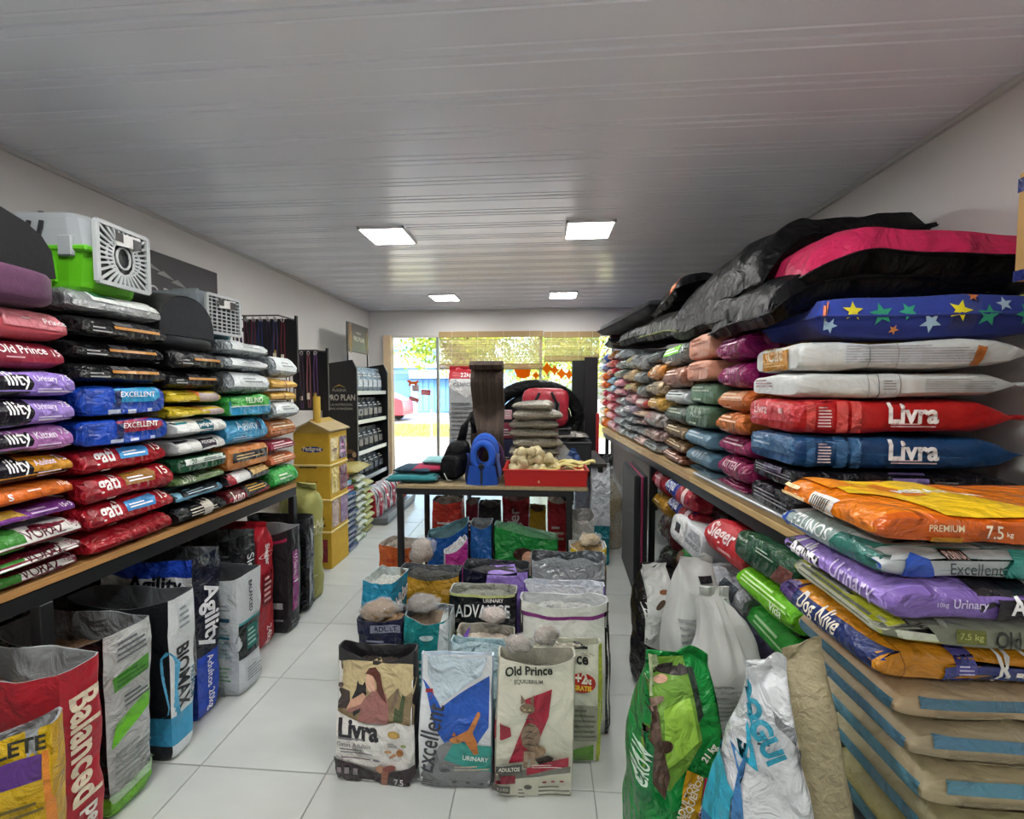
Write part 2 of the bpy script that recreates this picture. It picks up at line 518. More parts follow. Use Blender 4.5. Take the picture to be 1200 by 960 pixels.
# walls
def wall(name, c, d):
    b = MB(); b.box(c, d, '#e0dedc'); return struct(name, b, WALLM)
wall('wall_left', (XL - .05, (YB + YF) / 2, HC / 2), (.1, YB - YF, HC))
wall('wall_right', (XR + .05, (YB + YF) / 2, HC / 2), (.1, YB - YF, HC))
wall('wall_near', ((XL + XR) / 2, YF - .05, HC / 2), (XR - XL + .2, .1, HC))
ox0, ox1, oz = -2.13, .95, 2.17
b = MB()
b.box(((XL + ox0) / 2, YB + .075, oz / 2), (ox0 - XL, .15, oz), '#e2e0df')
b.box(((XR + ox1) / 2, YB + .075, oz / 2), (XR - ox1, .15, oz), '#e2e0df')
b.box(((XL + XR) / 2, YB + .075, (oz + HC) / 2), (XR - XL, .15, HC - oz), '#e2e0df')
struct('wall_far', b, WALLM)
# ceiling of ribbed boards
b = MB(); b.box(((XL + XR) / 2, (YB + YF) / 2, HC + .06), (XR - XL + .2, YB - YF + .3, .06), '#a9a9a9')
ceil = struct('ceiling', b, mat('ceiling_backing', .8, color='#a0a0a0'))
PVC = mat('ceiling_board_plastic', .2, bump=.03, bscale=6, bdist=.004, spec=.5)
pw = .2; prof = []
ys = [0.0, .004, .008, .03, .034, .038, .042, .046, .064, .1, .136, .154, .158, .162, .166, .17, .192, .196]
zs = [.008, .001, 0, 0, .003, .003, 0, 0, 0, 0, 0, 0, .003, .003, 0, 0, 0, .006]
poly = [(y, z) for y, z in zip(ys, zs)] + [(.198, .012), (0, .012)]
b = MB(); b.prism(poly, 0, XL + .01, XR - .01, '#e6e9f2'); pme = b.mesh('ceiling_board'); pme.materials.append(PVC)
y = YF
while y < YB - .01:
    o = bpy.data.objects.new('ceiling_board', pme); COL.objects.link(o); o.parent = ceil; o.location = (0, y, HC); y += pw
b = MB()
b.box((XL + .012, (YB + YF) / 2, HC - .012), (.022, YB - YF, .022), '#c8c8c8')
struct('trim_1', b, HARD)
b = MB(); b.box((XR - .012, (YB + YF) / 2, HC - .012), (.022, YB - YF, .022), '#c8c8c8'); struct('trim_2', b, HARD)
b = MB(); b.box(((XL + XR) / 2, YB - .012, HC - .012), (XR - XL - .05, .022, .022), '#d0d0d0'); struct('trim_3', b, HARD)
# lamps
EM = bpy.data.materials.new('lit_diffuser'); EM.use_nodes = True
bs = EM.node_tree.nodes['Principled BSDF']; bs.inputs['Base Color'].default_value = (.9, .9, .9, 1)
bs.inputs['Emission Color'].default_value = (1, .985, .95, 1); bs.inputs['Emission Strength'].default_value = LAMP
spots = [(455, 275, 'square ceiling lamp, near one on the left'), (690, 268, 'square ceiling lamp, near one on the right'),
         (521, 348, 'square ceiling lamp, far one on the left'), (660, 345, 'square ceiling lamp, far one on the right')]
def lamp(x, y, lab):
    t = thing('ceiling_lamp', lab, 'lamp', (x, y, HC), group='square ceiling lamps')
    f = MB()
    for sx, sy, dx, dy in ((0, -1, .31, .012), (0, 1, .31, .012), (-1, 0, .012, .31), (1, 0, .012, .31)):
        f.box((sx * .149, sy * .149, -.008), (dx, dy, .018), '#e6e6e6')
    f.build('frame', HARD, t)
    d = MB(); d.box((0, 0, -.006), (.286, .286, .008), '#ffffff'); d.build('diffuser', EM, t)
pos = []
for px, py, lab in spots:
    p = atZ(px, py, HC); lamp(p.x, p.y, lab); pos.append(p)
for x, y, lab in ((pos[0].x, .9, 'square ceiling lamp overhead on the left, out of the photo'), (pos[1].x, .9, 'square ceiling lamp overhead on the right, out of the photo'),
                  (pos[0].x, -1.15, 'square ceiling lamp behind the viewer on the left'), (pos[1].x, -1.15, 'square ceiling lamp behind the viewer on the right')):
    lamp(x, y, lab)
# ---- shop front
FR = mat('cream_wood_frame', .55, var=.06, vscale=12, bump=.05)
GL = bpy.data.materials.new('window_glass'); GL.use_nodes = True
nt = GL.node_tree; nt.nodes.remove(nt.nodes['Principled BSDF'])
gl = nt.nodes.new('ShaderNodeBsdfGlossy'); gl.inputs['Roughness'].default_value = .02
tr = nt.nodes.new('ShaderNodeBsdfTransparent'); tr.inputs[0].default_value = (.95, .97, .97, 1)
fz = nt.nodes.new('ShaderNodeFresnel'); fz.inputs[0].default_value = 1.45
mx = nt.nodes.new('ShaderNodeMixShader')
nt.links.new(fz.outputs[0], mx.inputs[0]); nt.links.new(tr.outputs[0], mx.inputs[1]); nt.links.new(gl.outputs[0], mx.inputs[2])
nt.links.new(mx.outputs[0], nt.nodes['Material Output'].inputs[0])
win = thing('window_1', None, None, (0, YB, 0)); win['kind'] = 'structure'
b = MB()
b.box((ox0 + .05, .0, oz / 2), (.1, .12, oz), '#e3c9a2')
b.build('frame', FR, win)
b = MB(); b.box(((ox0 + ox1) / 2 + .05, .02, oz - .012), (ox1 - ox0 - .1, .08, .024), '#d8d4cb'); b.build('head_rail', FR, win)
xm = atY(513, 480, YB).x
for x in (xm, -.02, ox1 - .02):
    b = MB(); b.box((x, .03, (oz - .024) / 2), (.035, .05, oz - .024), '#b9bcbc'); b.build('mullion', METAL, win)
pane = [(ox0 + .1, xm - .018), (xm + .018, -.038), (.0, ox1 - .038)]
for a, c in pane:
    b = MB(); b.box(((a + c) / 2, .045, oz / 2 - .01), (c - a, .006, oz - .03), '#fff'); b.build('pane', GL, win)
BAM = bpy.data.materials.new('bamboo'); BAM.use_nodes = True
nt = BAM.node_tree; bs = nt.nodes['Principled BSDF']; at = nt.nodes.new('ShaderNodeAttribute'); at.attribute_name = 'Col'
tl = nt.nodes.new('ShaderNodeBsdfTranslucent'); ms = nt.nodes.new('ShaderNodeMixShader'); ms.inputs[0].default_value = .28
nt.links.new(at.outputs[0], bs.inputs['Base Color']); nt.links.new(at.outputs[0], tl.inputs[0]); bs.inputs['Roughness'].default_value = .6
nt.links.new(bs.outputs[0], ms.inputs[1]); nt.links.new(tl.outputs[0], ms.inputs[2]); nt.links.new(ms.outputs[0], nt.nodes['Material Output'].inputs[0])
VINYL = bpy.data.materials.new('translucent_vinyl'); VINYL.use_nodes = True
nt = VINYL.node_tree; bs = nt.nodes['Principled BSDF']; at = nt.nodes.new('ShaderNodeAttribute'); at.attribute_name = 'Col'
tl = nt.nodes.new('ShaderNodeBsdfTranslucent'); ms = nt.nodes.new('ShaderNodeMixShader'); ms.inputs[0].default_value = .8
nt.links.new(at.outputs[0], bs.inputs['Base Color']); nt.links.new(at.outputs[0], tl.inputs[0])
nt.links.new(bs.outputs[0], ms.inputs[1]); nt.links.new(tl.outputs[0], ms.inputs[2]); nt.links.new(ms.outputs[0], nt.nodes['Material Output'].inputs[0])
# stickers seen through / on the glass
def sticker(name, lab, cat, px, py, w, h, ops, col, rot=0):
    p = atY(px, py, YB + .03)
    b = MB(); m = Matrix.Rotation(R(rot), 3, 'Y')
    t = thing(name, lab, cat, (p.x, YB + .035, p.z))
    b.box((0, 0, 0), (w, .002, h), col, rot=m, bev=.0008); o = b.build('backing', HARD, t)
    if ops:
        q = MB(); shp = shapes_for(ops, w, h)
        for i, (pts, fs, c) in enumerate(shp):
            q.add([m @ Vector((x - w / 2, -.002 - .0004 * i, z - h / 2)) for x, z in pts], fs, c)
        q.build('print', PRINT, t, fix=False)
sticker('window_tag', 'red tilted tag stuck on the left window pane', 'sign', 485, 468, .14, .055, [('R', .06, .12, .94, .88, '#f3e3e0'), ('R', .1, .2, .9, .8, '#c63434'), ('L', .2, .3, .8, .7, 2, '#f2d8d8')], '#c22f2f', 20)
sticker('window_tag', 'red tag stuck on the left window pane beside the mullion', 'sign', 499, 460, .13, .07, [('L', .1, .2, .9, .8, 3, '#f0c9c9')], '#c84444', 4)
sticker('window_tag', 'pale printed notice on the left window pane above the tilted tag', 'sign', 487, 455, .1, .09, [('L', .1, .1, .9, .9, 5, '#b06060')], '#e5dede', 0)
def cut(name, lab, px, py, polys, col):
    p = atY(px, py, YB + .03); t = thing(name, lab, 'sticker', (p.x, YB + .035, p.z)); b = MB()
    for poly in polys: b.prism([(x, z) for x, z in poly], 1, -.001, .001, col)
    b.build('cut_shape', VINYL, t)
cut('window_sticker', 'orange dog-shaped sticker on the left window pane', 484, 449, [[(-.09, .03), (-.05, .045), (-.03, .02), (.04, .02), (.07, .045), (.075, .01), (.05, -.01), (.06, -.04), (.03, -.04), (.02, -.015), (-.03, -.015), (-.04, -.04), (-.065, -.04), (-.055, .0)]], '#e58a2c')
cut('window_sticker', 'orange round dog-head sticker on the right pane behind the black bed', 612, 435, [[(.11 * math.cos(a * .5) + .02 * (a % 2), .10 * math.sin(a * .5)) for a in range(12)]], '#f59a12')
for k, (px, py, w) in enumerate(((628, 440, .05), (641, 432, .075), (650, 434, .06), (658, 438, .065), (667, 439, .06))):
    cut('window_sticker', 'orange letter-shaped sticker on the right pane, %s from the left of the row' % ['first', 'second', 'third', 'fourth', 'fifth'][k], px, py,
        [[(w * (.6 if a % 2 else 1) * math.cos(a * .785), w * (.7 if a % 2 else 1.2) * math.sin(a * .785)) for a in range(8)]], '#f5a01a')
# bamboo blinds
def blind(px0, px1, pt, pb, lab):
    Y = YB - .09
    a, c = atY(px0, pt, Y), atY(px1, pb, Y); x0, x1, z1, z0 = a.x, c.x, a.z, c.z
    t = thing('bamboo_blind', lab, 'blind', ((x0 + x1) / 2, Y, z0), group='rolled bamboo blinds')
    w = x1 - x0; h = z1 - z0; rnd = random.Random(int(px0))
    b = MB(); n = int((h - .16) / .0085)
    for i in range(n):
        z = .08 + i * .0085 + rnd.uniform(-.0012, .0012)
        b.box((0, rnd.uniform(-.001, .001), z), (w, .003, .0056), rnd.choice(['#c9b08c', '#b89f7c', '#a98f6c', '#d0bb98', '#bfa888']))
    o = b.build('slats', BAM, t); o['kind'] = 'stuff'
    b = MB(); b.box((0, -.012, h - .04), (w + .01, .02, .08), '#b99e70', bev=.004); b.build('valance', BAM, t)
    for k in range(3):
        b = MB(); b.box((0, -.004 - .007 * (k % 2), .012 + .026 * k), (w + .006, .006, .024), ['#a98f63', '#bda27a', '#b4996a'][k], bev=.002); b.build('bottom_slat', BAM, t)
    for k in range(4):
        b = MB(); x = -w / 2 + w * (k + .5) / 4
        b.tube([(x, -.0225, .02), (x, -.0225, h)], .0018, '#e8e0cc', 5); b.build('cord', BAM, t)
blind(515, 636, 389, 433, 'wide rolled-up bamboo blind on the left of the shop window')
blind(638, 702, 389, 424, 'narrow rolled-up bamboo blind on the right of the shop window')

# ================================================================= THE STREET
GZ = -.1
def slab(name, x0, x1, y0, y1, z, m):
    b = MB(); b.box(((x0 + x1) / 2, (y0 + y1) / 2, z - .05), (x1 - x0, y1 - y0, .1), '#fff'); return struct(name, b, m)
slab('pavement', -30, 30, YB + .151, 12.6, 0, mat('pavement', .9, color='#b5aca0', bump=.3, bscale=3, bdist=.02, var=.12, vscale=1.5, stretch=(1, 4, 1)))
slab('road', -40, 40, 17.5, 24.2, -.06, mat('road', .9, color='#8d8a86', bump=.2, bscale=10, var=.1))
slab('verge', -40, 40, 12.6, 17.5, -.01, mat('verge_soil', .95, color='#9c9a55', bump=.5, bscale=6, bdist=.05, var=.3, vscale=1.2))
slab('far_ground', -60, 60, 24.2, 60, -.03, mat('far_soil', .95, color='#a39c88', var=.1))
g = MB(); rnd = random.Random(3)
for i in range(5200):
    x, y = rnd.uniform(-9, 3), rnd.uniform(12.7, 17.4); h = rnd.uniform(.05, .16); a = rnd.uniform(0, PI); dx, dy = math.cos(a) * .012, math.sin(a) * .012
    g.add([(x - dx, y - dy, -.01), (x + dx, y + dy, -.01), (x + rnd.uniform(-.05, .05), y + rnd.uniform(-.05, .05), h)], [(0, 1, 2)], rnd.choice(['#b9ac4c', '#9aa048', '#c7b95e', '#7f8f3c']))
o = g.build('grass', mat('grass_blades', .8), fix=False); tag(o, 'dry yellow-green grass verge across the pavement', 'grass', kind='stuff')
# kerb post and bin seen by the mullion
b = MB(); b.box((0, 0, .45), (.06, .06, .9), '#8c949a', bev=.01); o = b.build('post', METAL); p = atZ(506, 512, 0); o.location = (p.x, 11.8, 0); p2 = atY(506, 500, 11.8); o.location.x = p2.x
tag(o, 'thin grey post on the pavement edge outside', 'post')
# blue building
t = thing('corner_house', 'low pale blue building with flat roof across the street', 'building', (0, 26, 0))
a = atY(440, 0, 26).x - 4; c = atY(600, 0, 26).x
b = MB(); b.box(((a + c) / 2, 2, 1.35), (c - a, 4, 2.9), '#7fa9d6'); b.build('wall', mat('painted_render', .8, var=.05, vscale=1), t)
b = MB(); b.box(((a + c) / 2, 1.9, 2.86), (c - a + .5, 4.6, .24), '#c6d9ec', bev=.03); b.build('roof_edge', HARD, t)
x1 = atY(486, 0, 26).x
b = MB(); b.box((x1 + 1.4, -.35, 2.35), (3.6, .7, .5), '#d3dff0', bev=.02); b.build('awning', HARD, t)
for k in range(9):
    b = MB(); b.box((x1 + .1 + k * .36, -.05, 1.1), (.33, .06, 2.1), '#5f93cc', bev=.01); b.build('shutter_panel', HARD, t)
b = MB(); b.box((atY(463, 0, 26).x, -.03, 1.5), (1.3, .06, 1.1), '#4b74b8'); b.build('window', HARD, t)
b = MB(); b.box((atY(463, 0, 26).x, -.04, 2.2), (1.6, .08, .4), '#3e63b4'); b.build('sign', HARD, t)
t = thing('tower_house', 'pale blue two-storey house behind the low blue building', 'building', (atY(475, 0, 34).x, 34, 0))
b = MB(); b.box((0, 2, 2.3), (3, 4, 4.6), '#8db8de'); b.build('wall', MATS['painted_render'], t)
b = MB(); b.prism([(-1.7, 4.6), (1.7, 4.6), (.8, 5.3), (-.8, 5.3)], 1, -.2, 4.2, '#7ea9cf'); b.build('roof', HARD, t)
t = thing('kiosk', 'teal kiosk beyond the window mullion', 'building', (atY(511, 0, 23).x + .7, 24.6, 0))
b = MB(); b.box((.2, 0, 1.3), (.9, 1.2, 2.7), '#45b3ad', bev=.03); b.build('wall', HARD, t)
b = MB(); b.box((.2, -.62, 1.2), (.6, .04, .8), '#c9dedb'); b.build('counter_window', HARD, t)
# red car
cx = atY(472, 0, 20).x - 1.95
t = thing('car', 'red hatchback parked across the street, half hidden by the frame', 'car', (cx, 20, -.06))
def loft(mb, secs, col):
    P = []; n = len(secs[0])
    for s_ in secs: P += s_
    Fs = [(i * n + j, i * n + (j + 1) % n, (i + 1) * n + (j + 1) % n, (i + 1) * n + j) for i in range(len(secs) - 1) for j in range(n)]
    Fs += [tuple(reversed(range(n))), tuple(range((len(secs) - 1) * n, len(secs) * n))]
    mb.add(P, Fs, col)
prof = [(-2, .3), (-2, .7), (-1.9, .85), (-1.0, .95), (-.45, 1.38), (.9, 1.42), (1.6, 1.1), (1.95, .98), (2, .6), (1.98, .3)]
b = MB(); loft(b, [[(x, s * .8 * (1 - .0 * k), z) for x, z in prof] for k, s in ((0, -1), (1, 1))], '#c4323f'); b.build('car_body', mat('car_paint', .2, coat=.6), t, False)
for s in (-1, 1):
    b = MB(); b.prism([(-.85, .98), (-.42, 1.3), (.85, 1.33), (1.35, 1.05)], 1, s * .81 - .01, s * .81 + .01, '#22303a'); b.build('side_window', HARD, t)
    for x in (-1.25, 1.25):
        b = MB(); b.tube([(x, s * .82, .3), (x, s * .66, .3)], .3, '#191919', 18); w = b.build('wheel', HARD, t)
        b = MB(); b.tube([(x, s * .83, .3), (x, s * .8, .3)], .16, '#b5b8ba', 14); b.build('hub_cap', METAL, w)
# trees
LEAF = bpy.data.materials.new('leaf'); LEAF.use_nodes = True
nt = LEAF.node_tree; bs = nt.nodes['Principled BSDF']; at = nt.nodes.new('ShaderNodeAttribute'); at.attribute_name = 'Col'
tl = nt.nodes.new('ShaderNodeBsdfTranslucent'); ms = nt.nodes.new('ShaderNodeMixShader'); ms.inputs[0].default_value = .45
nt.links.new(at.outputs[0], bs.inputs['Base Color']); nt.links.new(at.outputs[0], tl.inputs[0])
nt.links.new(bs.outputs[0], ms.inputs[1]); nt.links.new(tl.outputs[0], ms.inputs[2]); nt.links.new(ms.outputs[0], nt.nodes['Material Output'].inputs[0])
def tree(x, y, zc, r, n, seed, lab):
    t = thing('street_tree', lab, 'tree', (x, y, 0)); rnd = random.Random(seed)
    b = MB(); b.tube([(0, 0, -.05), (.05, 0, zc * .4), (-.05, .1, zc * .8), (.1, 0, zc)], [.14, .11, .09, .04], '#6a5540', 9); b.build('trunk', CARD, t, True)
    for k in range(6):
        a = k * 1.05; b = MB(); b.tube([(0, 0, zc * .6), (math.cos(a) * r * .4, math.sin(a) * r * .4, zc), (math.cos(a) * r * .8, math.sin(a) * r * .8, zc + r * .3)], [.05, .03, .015], '#6a5540', 6); b.build('branch', CARD, t, True)
    b = MB(); cl = [(rnd.gauss(0, .45), rnd.gauss(0, .45), rnd.gauss(0, .4)) for _ in range(26)]
    for i in range(n):
        c = rnd.choice(cl); d = Vector((rnd.gauss(0, 1), rnd.gauss(0, 1), rnd.gauss(0, 1))).normalized() * rnd.random() ** .4 * .42
        p = Vector((c[0] + d.x, c[1] + d.y, c[2] + d.z)) * r + Vector((0, 0, zc + .2))
        q = Vector((rnd.gauss(0, 1), rnd.gauss(0, 1), rnd.gauss(0, 1))).normalized(); w = q.orthogonal().normalized(); s = rnd.uniform(.05, .09)
        b.add([p - q * s, p + w * s * .5, p + q * s, p - w * s * .5], [(0, 1, 2, 3)], rnd.choice(['#a8b83a', '#c4c84c', '#87a336', '#6f9233', '#d2cf62']))
    o = b.build('foliage', LEAF, t, fix=False); o['kind'] = 'stuff'
p = atY(540, 420, 11.5); tree(p.x, 11.5, 2.9, 1.5, 6500, 1, 'yellow-green leafy tree on the pavement outside the window')
p = atY(690, 420, 14); tree(p.x, 14, 3.0, 2.0, 5000, 2, 'leafy tree outside behind the right-hand blind')
p = atY(640, 420, 20); tree(p.x, 20, 3.2, 1.7, 4000, 3, 'distant leafy tree outside between the two nearer trees')
# ================================================================= LEFT RACK
LX = -1.55            # plane of the bag ends
LZ = .855
def rack(name, lab, x0, x1, y0, y1, z, posts, edge_col, flip):
    t = thing(name, lab, 'shelf rack', ((x0 + x1) / 2, (y0 + y1) / 2, 0))
    cx, cy = (x0 + x1) / 2, (y0 + y1) / 2
    n = 4; w = (x1 - x0) / n
    for k in range(n):
        b = MB(); b.box((x0 - cx + w * (k + .5), 0, z - .013), (w - .004, y1 - y0, .026), edge_col, bev=.002); b.build('shelf_board', WOOD, t)
    for s, x in (('f', x0 + .02), ('b', x1 - .02)):
        b = MB(); b.box((x - cx, 0, z - .054), (.03, y1 - y0, .05), '#17181a'); b.build('rail', BLACKM, t)
    for y in posts:
        b = MB(); b.box((0, y - cy, z - .054), (x1 - x0 - .08, .03, .05), '#17181a'); b.build('crossbar', BLACKM, t)
        for x in (x0 + .02, x1 - .02):
            b = MB(); b.box((x - cx, y - cy, (z - .08) / 2), (.038, .038, z - .08), '#17181a', bev=.003); l = b.build('leg', BLACKM, t)
            b = MB(); b.box((x - cx, y - cy, .006), (.05, .05, .012), '#0c0c0c', bev=.003); b.build('foot', HARD, l)
    return t
rack('shelf_rack', 'long black steel rack with wooden top along the left wall', XL + .03, LX - .005, .2, 2.59, LZ, (.25, 1.21, 2.57), '#b98a52', False)

ORD = ['lowest', 'second up', 'third up', 'fourth up', 'fifth up', 'sixth up', 'seventh up', 'eighth up', 'ninth up', 'tenth up', 'eleventh up', 'twelfth up']
def gridcol(px_ref, ys, X):
    return [atX(px_ref, y, X).z for y in ys]
def art_std(col2, txt, tc='#ffffff', w=.5, u=.5, v=.62, sub=None, rules=True):
    ops = []
    if col2: ops.append(('R', .12, .36, .93, .86, col2))
    if txt: ops.append(('T', txt, u, v, w, tc, 0, 1))
    if sub: ops.append(('T', sub, .86, .7, .13, tc))
    if rules: ops.append(('L', .2, .14, .62, .26, 2, tc))
    return ops
def left_col(name_col, y0, y1, pxr, ys, rows, L=.74, far=False):
    zs = gridcol(pxr, ys, LX)
    zs[0] = LZ + .001
    for i, rw in enumerate(rows):
        z0, z1 = zs[i], zs[i + 1]; T = (z1 - z0) - .002
        rnd = random.Random(int(y0 * 100) + i * 7)
        desc, colr, ops = rw[0], rw[1], rw[2]
        kw = rw[3] if len(rw) > 3 else {}
        end = {'block': 'flat'}.get(kw.get('end'), 'fold'); m = kw.get('mat', GLOSS)
        W = (y1 - y0) - .012 - rnd.uniform(0, .012)
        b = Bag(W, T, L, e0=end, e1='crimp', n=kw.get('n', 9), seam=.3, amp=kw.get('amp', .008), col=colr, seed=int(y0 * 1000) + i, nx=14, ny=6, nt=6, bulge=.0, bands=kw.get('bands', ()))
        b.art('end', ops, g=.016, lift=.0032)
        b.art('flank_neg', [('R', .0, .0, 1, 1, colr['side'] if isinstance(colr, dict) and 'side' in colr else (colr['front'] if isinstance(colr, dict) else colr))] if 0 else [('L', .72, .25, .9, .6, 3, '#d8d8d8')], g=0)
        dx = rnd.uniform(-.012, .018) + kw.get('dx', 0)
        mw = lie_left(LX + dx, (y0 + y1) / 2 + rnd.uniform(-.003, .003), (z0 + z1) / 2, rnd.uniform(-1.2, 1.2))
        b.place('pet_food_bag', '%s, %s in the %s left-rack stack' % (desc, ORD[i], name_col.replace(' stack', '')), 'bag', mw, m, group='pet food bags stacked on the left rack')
    return zs[-1]

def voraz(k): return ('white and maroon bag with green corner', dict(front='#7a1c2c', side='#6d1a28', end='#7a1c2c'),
    [('P', [(0, .3), (1, .38), (1, .95), (0, .95)], '#e9e6e2'), ('P', [(0, .1), (.1, .12), (.16, .95), (0, .95)], '#3f8a35'), ('T', 'VORAZ', .42, .62, .5, '#5c2030', 0, 1.1), ('T', 'VORAZ', .5, .16, .34, '#d9c9c6', 0, .6), ('T', '15kg', .86, .66, .14, '#a06070')])
def agil(desc, c, sub, c2=None):
    ops = [('P', [(0, .08), (.3, .08), (.36, .5), (.32, .95), (0, .95)], '#1b1722'), ('T', 'ility', .17, .6, .28, '#ffffff', 0, 1.3), ('T', sub, .56, .66, .28, '#f3e9f5', 0, 1.2), ('T', '7.5', .86, .72, .12, '#f3e9f5'), ('L', .4, .2, .95, .36, 2, '#f0e6f5')]
    if c2: ops.insert(0, ('P', [(.3, .08), (1, .12), (1, .3), (.3, .38)], c2))
    return (desc, dict(front=c), ops)
col1 = [voraz(0), voraz(1), voraz(2),
    ('deep purple bag with gold picture', dict(front='#7a3b8e'), [('P', [(0, .2), (.24, .3), (.2, .8), (0, .9)], '#caa23a'), ('L', .3, .45, .7, .75, 2, '#c9a8d8'), ('T', '15+3', .85, .6, .14, '#e7d9ee')]),
    ('bright orange bag', dict(front='#e5752a'), [('T', 's', .05, .5, .06, '#fff'), ('L', .3, .55, .6, .7, 1, '#ffd9b8'), ('T', '15kg', .86, .66, .13, '#ffe3cc'), ('P', [(0, .2), (1, .32), (1, .38), (0, .27)], '#b9551a')]),
    agil('amber and black bag', '#dd9a2c', 'Adultos', '#3a2a22'), agil('pink and black bag', '#c27fc4', 'Kitten'), agil('lilac and black bag', '#a98bdd', 'Urinary'),
    agil('lilac and black bag', '#9f83d8', 'Urinary'),
    ('maroon bag with white lettering', dict(front='#8d2036', end='#97243b'), [('T', 'Old Prince', .36, .68, .62, '#f4e9ea', 0, 1.15), ('L', .1, .36, .5, .46, 1, '#e8c5cb'), ('T', '15', .86, .62, .1, '#f0dfe2')], dict(mat=SATIN)),
    ('rosy pink bag', dict(front='#c9525f'), [('P', [(.05, .4), (.96, .36), (.9, .92), (.05, .92)], '#d9808a'), ('T', 'Prince', .8, .62, .3, '#fbeef0'), ('L', .3, .6, .5, .7, 1, '#f3dadd')], dict(mat=SATIN))]
def toend(ops, a0=.55, k=.45):             # artwork sits towards the far end of the bag bottom
    o = []
    for p in ops:
        p = list(p)
        if p[0] in 'RL': p[1] = a0 + p[1] * k; p[3] = a0 + p[3] * k
        elif p[0] == 'P': p[1] = [(a0 + a * k if a > .001 else .02, c) for a, c in p[1]]
        elif p[0] == 'E': p[1] = a0 + p[1] * k; p[3] *= k
        elif p[0] == 'T': p[2] = a0 + p[2] * k; p[4] *= k * 1.15
        o.append(tuple(p))
    return o
col1 = [(r_[0], r_[1], toend(r_[2])) + tuple(r_[3:]) for r_ in col1]
top1 = left_col('nearest stack', .90, 1.315, 80, [670, 650, 631, 604, 583, 558, 528, 497, 466, 435, 403, 367], col1)

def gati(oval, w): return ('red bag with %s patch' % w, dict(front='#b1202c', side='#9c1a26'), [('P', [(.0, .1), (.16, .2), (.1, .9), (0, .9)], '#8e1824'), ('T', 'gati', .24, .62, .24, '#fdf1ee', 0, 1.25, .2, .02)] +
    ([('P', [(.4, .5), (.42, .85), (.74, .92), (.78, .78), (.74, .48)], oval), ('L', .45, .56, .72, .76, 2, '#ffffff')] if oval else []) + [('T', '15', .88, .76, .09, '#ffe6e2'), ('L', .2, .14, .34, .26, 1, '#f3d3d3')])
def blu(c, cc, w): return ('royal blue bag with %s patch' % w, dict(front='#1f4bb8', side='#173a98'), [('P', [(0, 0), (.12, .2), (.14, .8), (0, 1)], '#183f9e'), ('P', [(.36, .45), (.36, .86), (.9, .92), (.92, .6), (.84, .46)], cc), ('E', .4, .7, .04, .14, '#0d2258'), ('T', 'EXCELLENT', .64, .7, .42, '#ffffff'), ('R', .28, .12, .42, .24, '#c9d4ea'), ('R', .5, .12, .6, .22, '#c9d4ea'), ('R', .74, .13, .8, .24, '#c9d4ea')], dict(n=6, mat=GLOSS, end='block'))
def blk(i): return ('shiny black bag with gold strip', dict(front='#19191b', end='#1d1d1f'), [('R', .34, .5, .9, .62, '#b07a33'), ('R', .36, .64, .56, .8, '#5a5a5c'), ('L', .1, .25, .3, .55, 2, '#9a9a9a')], dict(amp=.006))
col2 = [('red bag with dark red folds', dict(front='#a81d29'), [('P', [(.1, .2), (.95, .3), (.95, .42), (.1, .36)], '#7c141d')]), gati('#3f8fd0', 'sky blue'), gati('#9b6a2f', 'bronze'), gati('#4aa0e0', 'pale blue'),
    blu('#2a57c0', '#9c1f3c', 'crimson'), blu('#2a57c0', '#2f9fd8', 'cyan'), blk(0), blk(1), blk(2),
    ('silver bag with green and white flap', dict(front='#a9adb0', side='#8c8f92', end='#b9bcbe'), [('P', [(.2, .6), (.98, .55), (.98, .95), (.2, .95)], '#e4e9e6'), ('P', [(.24, .75), (.5, .8), (.44, .95), (.24, .95)], '#2f6e4d'), ('L', .3, .2, .8, .4, 2, '#7c8084')], dict(mat=FOIL))]
top2 = left_col('second nearest stack', 1.323, 1.675, 190, [627, 600, 573, 544, 516, 486, 451, 428, 406, 382, 357], col2)

